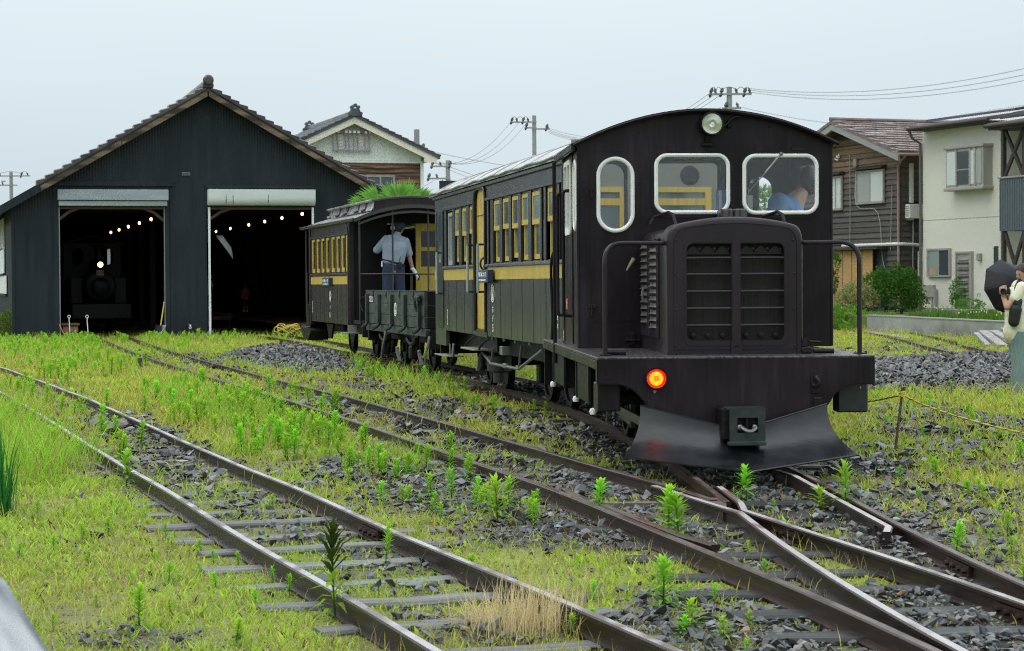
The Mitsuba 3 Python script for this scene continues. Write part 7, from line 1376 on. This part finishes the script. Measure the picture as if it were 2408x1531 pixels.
# ---- stones
rs = np.random.default_rng(5)
STONES = []
for k in range(14):
    p = rs.normal(size=(9, 3)); p /= np.linalg.norm(p, axis=1, keepdims=True); p *= np.array([1, .72, .42]) * rs.uniform(.75, 1.1, (9, 1))
    mb = MB().hull(p); STONES.append(mb.mesh())
SC = np.array([(.055, .064, .069), (.085, .094, .100), (.036, .040, .045), (.145, .154, .160), (.060, .058, .057), (.022, .024, .027), (.095, .078, .068), (.19, .185, .17)])
def stones(X, Y, size, r, sink=.25, zfn=ground_z, flat=.35):
    out = []; Z = zfn(X, Y); kind = r.integers(0, len(STONES), len(X))
    for k, (V, F) in enumerate(STONES):
        i = np.nonzero(kind == k)[0]
        if not len(i): continue
        n = len(i); a = r.random(n) * 2 * np.pi; tx, ty = r.normal(0, flat, n), r.normal(0, flat, n); s = size[i]
        ca, sa = np.cos(a), np.sin(a); R = np.zeros((n, 3, 3)); R[:, 0, 0] = ca; R[:, 0, 1] = -sa; R[:, 1, 0] = sa; R[:, 1, 1] = ca; R[:, 2, 2] = 1
        Tm = np.tile(np.eye(3), (n, 1, 1)); Tm[:, 2, 0] = tx; Tm[:, 2, 1] = ty; Tm[:, 0, 2] = -tx; Tm[:, 1, 2] = -ty
        W = np.einsum('nij,vj->nvi', Tm @ R, V) * s[:, None, None] + np.stack([X[i], Y[i], Z[i] + s * sink], 1)[:, None]
        Fs = (F[None] + (np.arange(n) * len(V))[:, None, None]).reshape(-1, 3)
        c = SC[r.choice(len(SC), n, p=[.18, .18, .14, .13, .12, .11, .10, .04])] * r.uniform(.7, 1.25, (n, 1))
        rare = r.random(n) < .012; c[rare] = (.26, .17, .08); rust = r.random(n) < .05; c[rust] = np.array([.075, .048, .034]) * r.uniform(.6, 1.3, (rust.sum(), 1))
        out.append((W.reshape(-1, 3), Fs, np.repeat(c, len(V), 0)))
    return join(out)
r = np.random.default_rng(71)
X, Y = sample(66000, 6.6, 46, .75, r)
k = ~(on_sleeper(X, Y, .012) & (r.random(len(X)) < .93)) & (r.random(len(X)) < gravel_w(X, Y) ** 1.5 * .9 + .012) & (rail_dist(X, Y) > .052) & (heap_h(X, Y) < .02)
X, Y = X[k], Y[k]
size = (.012 + .032 * r.random(len(X)) ** 1.7) * np.clip(Y / 11, 1.0, 2.1) * np.where(r.random(len(X)) < .07, 1.5, 1)
def bed_z(X, Y): return ground_z(X, Y) + 0.028 * gravel_w(X, Y)
put_c('', 'ballast', stones(X, Y, size, r, zfn=bed_z), 'stone'); tag('ballast', 'wet grey broken stone lying between the rails and over the yard', None, kind='stuff')
X, Y = sample(90000, 6.6, 30, .8, r)
k = ~(on_sleeper(X, Y) & (r.random(len(X)) < .9)) & (r.random(len(X)) < gravel_w(X, Y) * .8 + .10) & (rail_dist(X, Y) > .05) & (heap_h(X, Y) < .02); X, Y = X[k], Y[k]
put_c('', 'stone_grit', stones(X, Y, r.uniform(.004, .011, len(X)) * np.clip(Y / 11, .9, 2), r, zfn=bed_z), 'stone'); tag('stone_grit', 'fine grit and chips of stone between the larger ballast', None, kind='stuff')
for hi, (lab) in enumerate(('low heap of grey broken stone beside the track in front of the shed', 'wide heap of wet grey broken stone at the right, near the photographer')):
    (cx, cy), (a, b), H, q = HEAPS[hi]; n = (9000, 16000)[hi]; rr = np.sqrt(r.random(n)) * 1.12; th = r.random(n) * 2 * np.pi
    Yh = cy + b * rr * np.sin(th); Xh = cx + a * rr * np.cos(th) + q * (Yh - cy); m = (np.abs(Xh) < .262 * Yh + .4) & (rail_dist(Xh, Yh) > .08); Xh, Yh = Xh[m], Yh[m]
    kk = put_c('', 'gravel_heap', stones(Xh, Yh, r.uniform(.028, .075, len(Xh)), r, flat=.5), 'stone'); tag(kk, lab, 'gravel heap', kind='stuff')

# ---- ground cover
FINE, LIME, OLIVE, TAN = np.array([.54, .575, .095]), np.array([.42, .64, .085]), np.array([.40, .35, .12]), np.array([.60, .48, .24])
r = np.random.default_rng(72)
X, Y = sample(430000, 6.5, 60, .52, r)
gwt = gravel_w(X, Y); patch = nz2(X, Y, 1.6, .9, 41); dense = np.clip(1.06 - 1.0 * gwt, .09, 1) * np.clip(.25 + 2.3 * (patch - .30), .12, 1)
under = (np.abs(X - cC(np.minimum(Y, 60))) < .8) & (Y > 15) & (Y < 47)
k = ~(on_sleeper(X, Y, -.01) & (r.random(len(X)) < .42)) & (r.random(len(X)) < dense) & (rail_dist(X, Y) > .042) & (heap_h(X, Y) < .04) & ~(under & (r.random(len(X)) < .85)) & (Y < 56.6 + .27 * X + 2.3)
X, Y, patch = X[k], Y[k], patch[k]; n = len(X); Z = ground_z(X, Y) - .004
big = nz2(X, Y, .45, .3, 43); hgt = (.018 + .045 * r.random(n) ** 1.6) * np.clip(Y / 11, .9, 1.8) * np.clip(.35 + rail_dist(X, Y) * 2.6, .4, 1); wid = r.uniform(.0035, .0075, n) * np.clip(Y / 9, .9, 3.2)
t = .85 * np.clip((big - .38) * 3.2, 0, 1)[:, None]; col = FINE * (1 - t) + LIME * t
ol = r.random(n) < np.clip(.9 - patch * 1.3, .08, .6); col[ol] = OLIVE; tn = r.random(n) < np.clip(.04 + .5 * (nz2(X, Y, .9, .6, 46) - .42), .03, .35); col[tn] = TAN * r.uniform(.5, 1, (tn.sum(), 1))
red = r.random(n) < .02; col[red] = (.16, .07, .03)
broad = r.random(n) < .13; wid[broad] *= 2.8; hgt[broad] *= .8; col[broad] = LIME * r.uniform(.5, 1.05, (broad.sum(), 1)); clump = nz2(X, Y, 5.0, 3.5, 44); hgt *= .55 + .9 * clump
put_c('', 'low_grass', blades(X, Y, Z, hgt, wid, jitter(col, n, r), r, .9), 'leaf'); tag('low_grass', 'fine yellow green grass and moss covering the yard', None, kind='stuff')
# taller thin stalks
X, Y = sample(60000, 6.5, 57, .6, r); gwt = gravel_w(X, Y); patch = nz2(X, Y, 1.1, .7, 47)
k = (r.random(len(X)) < np.clip(1 - 1.0 * gwt, .06, 1) * np.clip(2.6 * (patch - .36), .03, 1)) & (rail_dist(X, Y) > .035) & (heap_h(X, Y) < .03) & (Y < 56.6 + .27 * X + 2.3) & ~((np.abs(X - cC(np.minimum(Y, 60))) < .8) & (Y > 15))
X, Y = X[k], Y[k]; n = len(X); c = np.where(r.random((n, 1)) < .45, TAN * .75, FINE * 1.1)
put_c('', 'grass_stalks', blades(X, Y, ground_z(X, Y), r.uniform(.06, .15, n) * np.clip(Y / 14, .8, 1.7), r.uniform(.0016, .003, n) * np.clip(Y / 8, 1, 3.4), jitter(c, n, r), r, .55), 'leaf')
tag('grass_stalks', 'thin pale grass stalks standing over the low grass', None, kind='stuff')
# long grass where it grows rank
LONG = [(330, .34, [(-6.93,27.88),(-7.52,34.48),(-4.18,21.77),(-3.03,16.67),(-3.19,15.6),(-3.73,14.99)]), (85, .26, [(-3.4,39.42),(-1.9,39.1),(-.55,30.58),(-.95,26.65),(-2.22,30.83)]),
        (420, .40, [(-4.4,14.2),(-3.15,14.6),(-3.5,16.5),(-4.6,19.5),(-6.2,24),(-7.4,29),(-7.4,24)]), (45, .26, [(-14.5,52.0),(-2.5,55.8),(-2.2,53.2),(-13,48.0)]), (30, .2, [(-12.8,52.4),(-9.04,55.44),(-6.9,45.5),(-5.75,31.3),(-8.89,36.38)]), (170, .22, [(-4.91,27.64),(-4.58,31.14),(-2.92,28.49),(-1.55,21.53),(-.66,16.5),(-.62,14.79),(-1.28,15.47),(-2.29,17.42),(-3.45,21.07)]),
        (40, .34, [(7.6,57),(13,57),(12,62),(8,64)]), (26, .16, [(4.3,26.5),(6.4,25.5),(4.2,17),(2.7,17.5)]), (30, .22, [(8.6,49),(9.6,44),(10.3,42),(8.9,54)]), (18, .16, [(-7.5,44),(-4.5,44),(-2.6,31),(-5.4,31)])]
ps = []
for d, h, poly in LONG:
    pg = Polygon(poly); n = int(pg.area * d); bx = pg.bounds; X = r.uniform(bx[0], bx[2], n * 3); Y = r.uniform(bx[1], bx[3], n * 3)
    m = shapely.contains_xy(pg, X, Y) & ((rail_dist(X, Y) > .20) | ((X < cA(np.minimum(Y, 44))) & (rail_dist(X, Y) > .04))) & (np.abs(X - cA(np.minimum(Y, 44))) > np.where(X > cA(np.minimum(Y, 44)), 1.3, .33) * (Y < 44)) & (np.abs(X - cB(Y)) > .6) & (heap_h(X, Y) < .06) & (nz2(X, Y, 1.3, .8, 51) > .40) & ~((np.abs(X - cC(np.minimum(Y, 60))) < .75) & (Y > 15) & (Y < 47)); X, Y = X[m][:n], Y[m][:n]; n = len(X)
    c = np.where(r.random((n, 1)) < .75, np.array([.34, .62, .06]), OLIVE)
    ps.append(blades(X, Y, ground_z(X, Y), h * r.uniform(.45, 1.1, n), r.uniform(.004, .009, n) * np.clip(Y / 16, 1, 2.6), jitter(c, n, r), r, .7))
put_c('', 'long_grass', join(ps), 'leaf'); tag('long_grass', 'rank long green grass at the yard edges and beside the wagons', None, kind='stuff')

# ---- tall weeds with narrow whorled leaves
def weed(seed, nl=40, dark=0.0, slim=1.0):
    r = np.random.default_rng(seed); stem = MB(); ph = r.random(2) * 6; zz = np.linspace(0, .86, 6)
    pts = np.stack([.035 * np.sin(zz * 2 + ph[0]), .035 * np.sin(zz * 2 + ph[1]), zz], 1); pts -= pts[0]; stem.tube(pts, np.linspace(.016, .007, 6), 4)
    V, F, C = [], [], []
    for i in range(nl):
        t = (i + .5) / nl; z = .10 + .78 * t; o = np.array([np.interp(z, zz, pts[:, 0]), np.interp(z, zz, pts[:, 1]), z])
        a = i * 2.4 + r.uniform(-.4, .4); d = np.array([math.cos(a), math.sin(a), 0]); s = np.array([-d[1], d[0], 0])
        L = (.16 + .17 * math.sin(math.pi * min(1, t * .9 + .12))) * r.uniform(.8, 1.2) * slim; w = .023 * r.uniform(.8, 1.25) * (1.4 if nl < 55 else 1.15)
        e = math.radians(-5 + 75 * t ** .8 + r.uniform(-12, 12)); e2 = e - math.radians(22 + 20 * (1 - t))
        m = o + (d * math.cos(e) + np.array([0, 0, 1]) * math.sin(e)) * L * .5; tip = m + (d * math.cos(e2) + np.array([0, 0, 1]) * math.sin(e2)) * L * .5
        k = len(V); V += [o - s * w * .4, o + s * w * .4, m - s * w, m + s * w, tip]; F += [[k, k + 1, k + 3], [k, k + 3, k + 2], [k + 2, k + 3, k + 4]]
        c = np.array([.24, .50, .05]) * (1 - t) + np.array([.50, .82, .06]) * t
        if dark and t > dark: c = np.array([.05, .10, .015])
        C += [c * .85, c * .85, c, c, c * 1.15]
    return stem.mesh(), (np.array(V), np.array(F), np.array(C) * np.array([r.uniform(.62, 1.12), r.uniform(.72, 1.05), 1.0]))
WEEDS = [weed(900 + i, nl, 0, sl) for i, (nl, sl) in enumerate(((60, 1), (50, 1.15), (68, .85), (46, 1.3), (62, .95), (54, 1.05)))]
DARKW = weed(950, 46, .45, 1.15)
WP = []
for st, (V, F, C) in WEEDS + [DARKW]:
    sc = np.tile(np.array([[.12, .20, .04]]), (len(st[0]), 1))
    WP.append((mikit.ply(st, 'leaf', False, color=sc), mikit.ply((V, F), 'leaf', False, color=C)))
NAMED = [(-.75,8.79,.36),(-.64,10.43,.20),(.51,12.58,.21),(.84,11.39,.27),(.9,11.3,.23),(1.51,13.53,.21),(2.01,12.65,.29),(.64,9.01,.22),(-.09,12.27,.24),(-.03,13.0,.18),(2.25,10.64,.16),(1.88,12.82,.15),(-3.13,16.75,.21),(-2.7,14.62,.23),(-3.22,18.1,.21),(-1.52,8.48,.17),(-1.09,8.19,.10),(.71,8.37,.13),(.66,8.27,.09),(.82,8.22,.09),(.23,8.39,.08),(.31,8.41,.10),(-.2,9.97,.11)]
NLAB = ['tall weed with a dark wilted top beside the near left rail', 'slim lime weed between the rails of the near left track, behind the dark-topped weed', 'bushy weed growing on the middle track left of the frog', 'taller of two bushy weeds side by side left of the frog rails', 'shorter of two bushy weeds side by side left of the frog rails',
        'bright bushy weed just in front of the snow plow tip', 'tall narrow weed beside the right rail below the plow corner', 'single upright weed in the grass between the two near tracks', 'tall weed with three tufts on the gravel between the two left tracks', 'smaller weed behind the three-tufted weed on the gravel',
        'broad lime weed at the outer side of the rightmost rail', 'low tufted weed between frog and rightmost rail', 'upper weed of a pair on the far left track', 'large leafy weed against the left rail of the near left track', 'weed standing between the rails left of the gravel patch',
        'pale weed alone in the fine grass at the bottom left', 'cut-off weed at the bottom edge left of the near rail', 'lime weed among the stones at the bottom, right of the dry straw', 'shorter lime weed among the stones at the bottom', 'small weed at the bottom edge right of the stones', 'left of two small weeds beside the dry straw', 'right of two small weeds beside the dry straw', 'small weed tuft between rails above the dry straw']
r = np.random.default_rng(73); cand = []
REST = [(-.09,9.59,.06),(.16,13.23,.11),(-.42,12.35,.13),(-.49,12.79,.1),(-.33,12.63,.07),(-1.18,11.59,.08),(-1.52,13.21,.1),(-.85,13.41,.15),(-1.14,14.52,.13),(-.5,16.8,.22),(-.76,15.11,.13),(-.74,16.5,.17),(-4.0,22.78,.23),(-6.13,32.04,.32),(-4.73,24.38,.22),(-3.22,21.68,.22),(-4.71,22.5,.18),(-1.89,18.04,.2),(-1.95,21.57,.24),(-1.28,18.23,.22),(-1.24,15.81,.19),(-1.25,30.06,.23),(-.98,27.71,.25),(-1.11,26.69,.16),(-.59,26.63,.22),(-.69,27.15,.21),(-.22,21.09,.13),(.23,22.37,.16),(.36,22.36,.14),(.76,24.22,.17),(.6,19.3,.1),(4.22,20.09,.18),(4.53,20.66,.13),(3.89,18.53,.17),(3.63,18.55,.13),(3.71,20.43,.1),(3.37,19.33,.12),(2.53,10.62,.11),(2.54,11.13,.09),(2.35,13.11,.09),(2.56,13.22,.11),(3.18,13.69,.11),(2.78,12.61,.09),(2.92,12.6,.08),(2.36,9.68,.11),(1.62,12.91,.09),(1.85,13.51,.07),(2.22,12.1,.07),(2.17,12.88,.07),(-.54,12.04,.07),(-1.08,15.8,.14),(-7.59,34.49,.21),(-7.75,36.21,.22),(-8.89,38.26,.16),(-6.3,30.71,.12),(-5.2,32.62,.15),(-3.93,21.12,.11),(-2.31,11.93,.11),(-1.53,10.2,.07),(-1.39,9.77,.08),(-1.14,9.9,.08),(-1.02,9.5,.1),(-1.38,10.49,.09),(-2.86,12.59,.13),(-2.7,12.58,.1),(-2.74,13.15,.09),(-2.14,17.41,.14),(-1.64,16.57,.17)]
cand += REST
REG = [(10, .21, [(-4.91,27.64),(-4.58,31.14),(-2.92,28.49),(-1.55,21.53),(-.66,16.5),(-.62,14.79),(-1.28,15.47),(-2.29,17.42),(-3.45,21.07)]), (10, .17, [(-1.14,15.8),(-.33,15.41),(.4,13.6),(.23,12.0),(-.52,12.25)]), (10, .18, [(-.78,30.64),(.22,24.28),(.84,21.31),(.73,18.54),(-.02,20.77),(-.77,24.38)]),
       (5.0, .13, [(4.29,26.56),(6.5,24.5),(2.7,9),(2.4,13.23)]), (9, .22, [(-6.93,27.88),(-7.52,34.48),(-4.18,21.77),(-3.03,16.67),(-3.73,14.99)]), (5, .22, [(-12.8,52.4),(-9.04,55.44),(-6.9,45.5),(-5.75,31.3),(-8.89,36.38)]), (5, .24, [(-14.5,52.0),(-2.5,55.8),(-2.2,53.2),(-13,48.0)]),
       (8, .13, [(.38,22.36),(.9,22.3),(.85,19.02),(.36,18.57)]), (4, .09, [(-2.9,12.6),(-1.9,12.4),(-.6,7.2),(-2,7.2)]), (4.5, .08, [(.1,11.2),(1.2,11.2),(1.7,7.5),(.4,7.5)]), (3, .2, [(-3.4,39.42),(-1.62,39.12),(-.34,30.58),(-.78,26.65),(-2.22,30.83)]), (2.0, .16, [(5,26),(8.6,40),(9.2,36),(6.6,25)])]
for d, h, poly in REG:
    pg = Polygon(poly); n = r.poisson(pg.area * d); bx = pg.bounds
    while n > 0:
        x, y = r.uniform(bx[0], bx[2]), r.uniform(bx[1], bx[3])
        if not pg.contains(Point(x, y)): continue
        n -= 1; X1, Y1 = np.array([x]), np.array([y])
        if nz2(X1, Y1, 1.5, 1.0, 61)[0] < .40 and r.random() < .7: continue
        if rail_dist(X1, Y1)[0] < (.10 if y < 17 else .24) or heap_h(X1, Y1)[0] > .03 or (abs(x - cC(min(y, 60))) < .95 and y > 15): continue
        if min((x - a) ** 2 + (y - b) ** 2 for a, b, _ in NAMED) < .012: continue
        cand.append((x, y, h * r.uniform(.5, 1.25)))
cand.sort(key=lambda q: -q[2] / q[1])
def weed_at(x, y, h, k, r, wide=1.0):
    return T().translate([x, y, float(ground_z(np.array([x]), np.array([y]))[0]) - .005]).rotate([0, 0, 1], r.uniform(0, 360)).rotate([1, 0, 0], r.uniform(-6, 6)).scale([h * wide, h * wide, h])
def place_weed(x, y, h, lab, group=None, k=None, wide=1.15):
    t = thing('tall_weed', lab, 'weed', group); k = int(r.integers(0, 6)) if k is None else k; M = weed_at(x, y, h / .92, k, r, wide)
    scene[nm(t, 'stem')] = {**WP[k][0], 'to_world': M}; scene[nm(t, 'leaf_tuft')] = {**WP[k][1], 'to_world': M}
for (x, y, h), lab in zip(NAMED, NLAB): place_weed(x, y, h * 1.12, lab, None, 6 if 'wilted' in lab else None, .85 if 'narrow' in lab or 'slim' in lab or 'wilted' in lab else 1.35)
NI = 300 - len(NAMED)
def where(x, y):
    if y < 11.5 and x < cA(y) - .5: return 'low leafy weed in the fine grass at the bottom left', 'weeds in the bottom left grass'
    if abs(x - cA(y)) < .5: return 'leafy weed growing between the rails of the near left track', 'weeds in the near left track'
    if abs(x - cB(y)) < .5 and y > 12: return 'leafy weed growing between the rails of the middle track', 'weeds in the middle track'
    if cA(y) < x < cB(y): return ('leafy weed in the dense weed patch between the two left tracks' if y > 14.5 else 'leafy weed on the stones between the two left tracks near the camera'), ('weeds of the dense patch' if y > 14.5 else 'weeds on the near stones')
    if x > cC(min(y, 60)): return 'leafy weed on the stony ground right of the locomotive', 'weeds right of the locomotive'
    if x > cB(y): return 'leafy weed between the middle track and the train', 'weeds beside the train'
    return 'leafy weed in the long grass left of the tracks', 'weeds left of the tracks'
for x, y, h in cand[:NI]: place_weed(x, y, h, *where(x, y))
V, F, C, n0 = [], [], [], 0
for x, y, h in cand[NI:]:
    k = int(r.integers(0, 6)); M = np.array(weed_at(x, y, h / .92, k, r).matrix)
    v, f, c = WEEDS[k][1]; V.append(v @ M[:3, :3].T + M[:3, 3]); F.append(f + n0); C.append(c); n0 += len(v)
if V:
    put_c('', 'small_weeds', (np.vstack(V), np.vstack(F), np.vstack(C)), 'leaf'); tag('small_weeds', 'smaller leafy weeds farther back in the yard', None, kind='stuff')

# ---- dry straw, reeds, rocks
def tuft(x, y, n, h, spread, w, col, lean, seed, bias=(0, 0)):
    r = np.random.default_rng(seed); X = x + r.normal(0, spread, n); Y = y + r.normal(0, spread, n); ps = []
    H = h * r.uniform(.45, 1.1, n); V, F, C = [], [], []
    for i in range(n):
        a = r.uniform(0, 6.28); d = np.array([math.cos(a) + bias[0], math.sin(a) + bias[1], 0]); s = np.array([-d[1], d[0], 0]); s /= np.linalg.norm(s) + 1e-9; L = lean * r.uniform(.2, 1.2)
        q = [np.array([X[i], Y[i], .04]) + d * (L * H[i] * t ** 2) + np.array([0, 0, H[i] * (t - .35 * min(L, 1.6) * t ** 3 * .6)]) for t in (0, .35, .7, 1)]
        k = len(V); ww = w * r.uniform(.7, 1.3)
        V += [q[0] - s * ww / 2, q[0] + s * ww / 2, q[1] - s * ww / 2, q[1] + s * ww / 2, q[2] - s * ww * .35, q[2] + s * ww * .35, q[3]]
        F += [[k, k + 1, k + 3], [k, k + 3, k + 2], [k + 2, k + 3, k + 5], [k + 2, k + 5, k + 4], [k + 4, k + 5, k + 6]]
        c = np.asarray(col) * r.uniform(.75, 1.2); C += [c * .8] * 2 + [c] * 5
    return np.array(V), np.array(F), np.array(C)
put_c('', 'straw_tuft', tuft(.05, 8.5, 420, .29, .105, .0042, (.72, .60, .34), .35, 81), 'leaf'); tag('straw_tuft', 'upright tuft of dry straw on the right rail of the near track', 'dry grass')
put_c('', 'straw_tuft', tuft(-.13, 8.65, 120, .19, .04, .0042, (.68, .56, .32), 1.5, 82, (-.5, 0)), 'leaf'); tag('straw_tuft_001', 'bent over dry straw lying left of the upright straw tuft', 'dry grass')
put_c('', 'straw_tuft', tuft(2.42, 11.35, 26, .17, .03, .003, (.42, .36, .18), .45, 83), 'leaf'); tag('straw_tuft_002', 'thin dry stalks beside the rightmost rail', 'dry grass')
put_c('', 'reed_clump', tuft(-3.17, 12.9, 80, .60, .05, .016, (.05, .24, .05), .22, 84), 'leaf'); tag('reed_clump', 'dark green upright reeds cut by the left edge of the photo', 'reeds')
ROCKS = [((.39, 9.73), .055, 'black angular rock standing alone left of the frog rails'), ((.55, 9.21), .062, 'dark rock in the grass right of the standing black rock'), ((.41, 8.80), .06, 'brownish rock, left of the group at the bottom edge'), ((.50, 8.74), .065, 'grey rock, right of the brownish one at the bottom edge'),
         ((.96, 9.45), .06, 'black rock lying highest on the stones beside the middle track'), ((.87, 9.52), .055, 'dark wet rock left of the highest black rock'), ((-1.50, 8.37), .05, 'dark rock in the small stone patch at the bottom left')]
for k, ((x, y), s, lab) in enumerate(ROCKS):
    rr = np.random.default_rng(300 + k); p = rr.normal(size=(16, 3)); p /= np.linalg.norm(p, axis=1, keepdims=True); p *= np.array([1, .8, .75]) * rr.uniform(.8, 1.1, (16, 1)) * s
    V, F = MB().hull(p + np.array([x, y, .045 + s * .45])).mesh(); c = np.tile(np.array([[.035, .037, .04]]) * (2.2 if 'grey' in lab else 1.9 if 'brown' in lab else 1), (len(V), 1))
    kk = put('', 'rock', (V, F), 'stone', color=c); tag(kk, lab, 'rock')
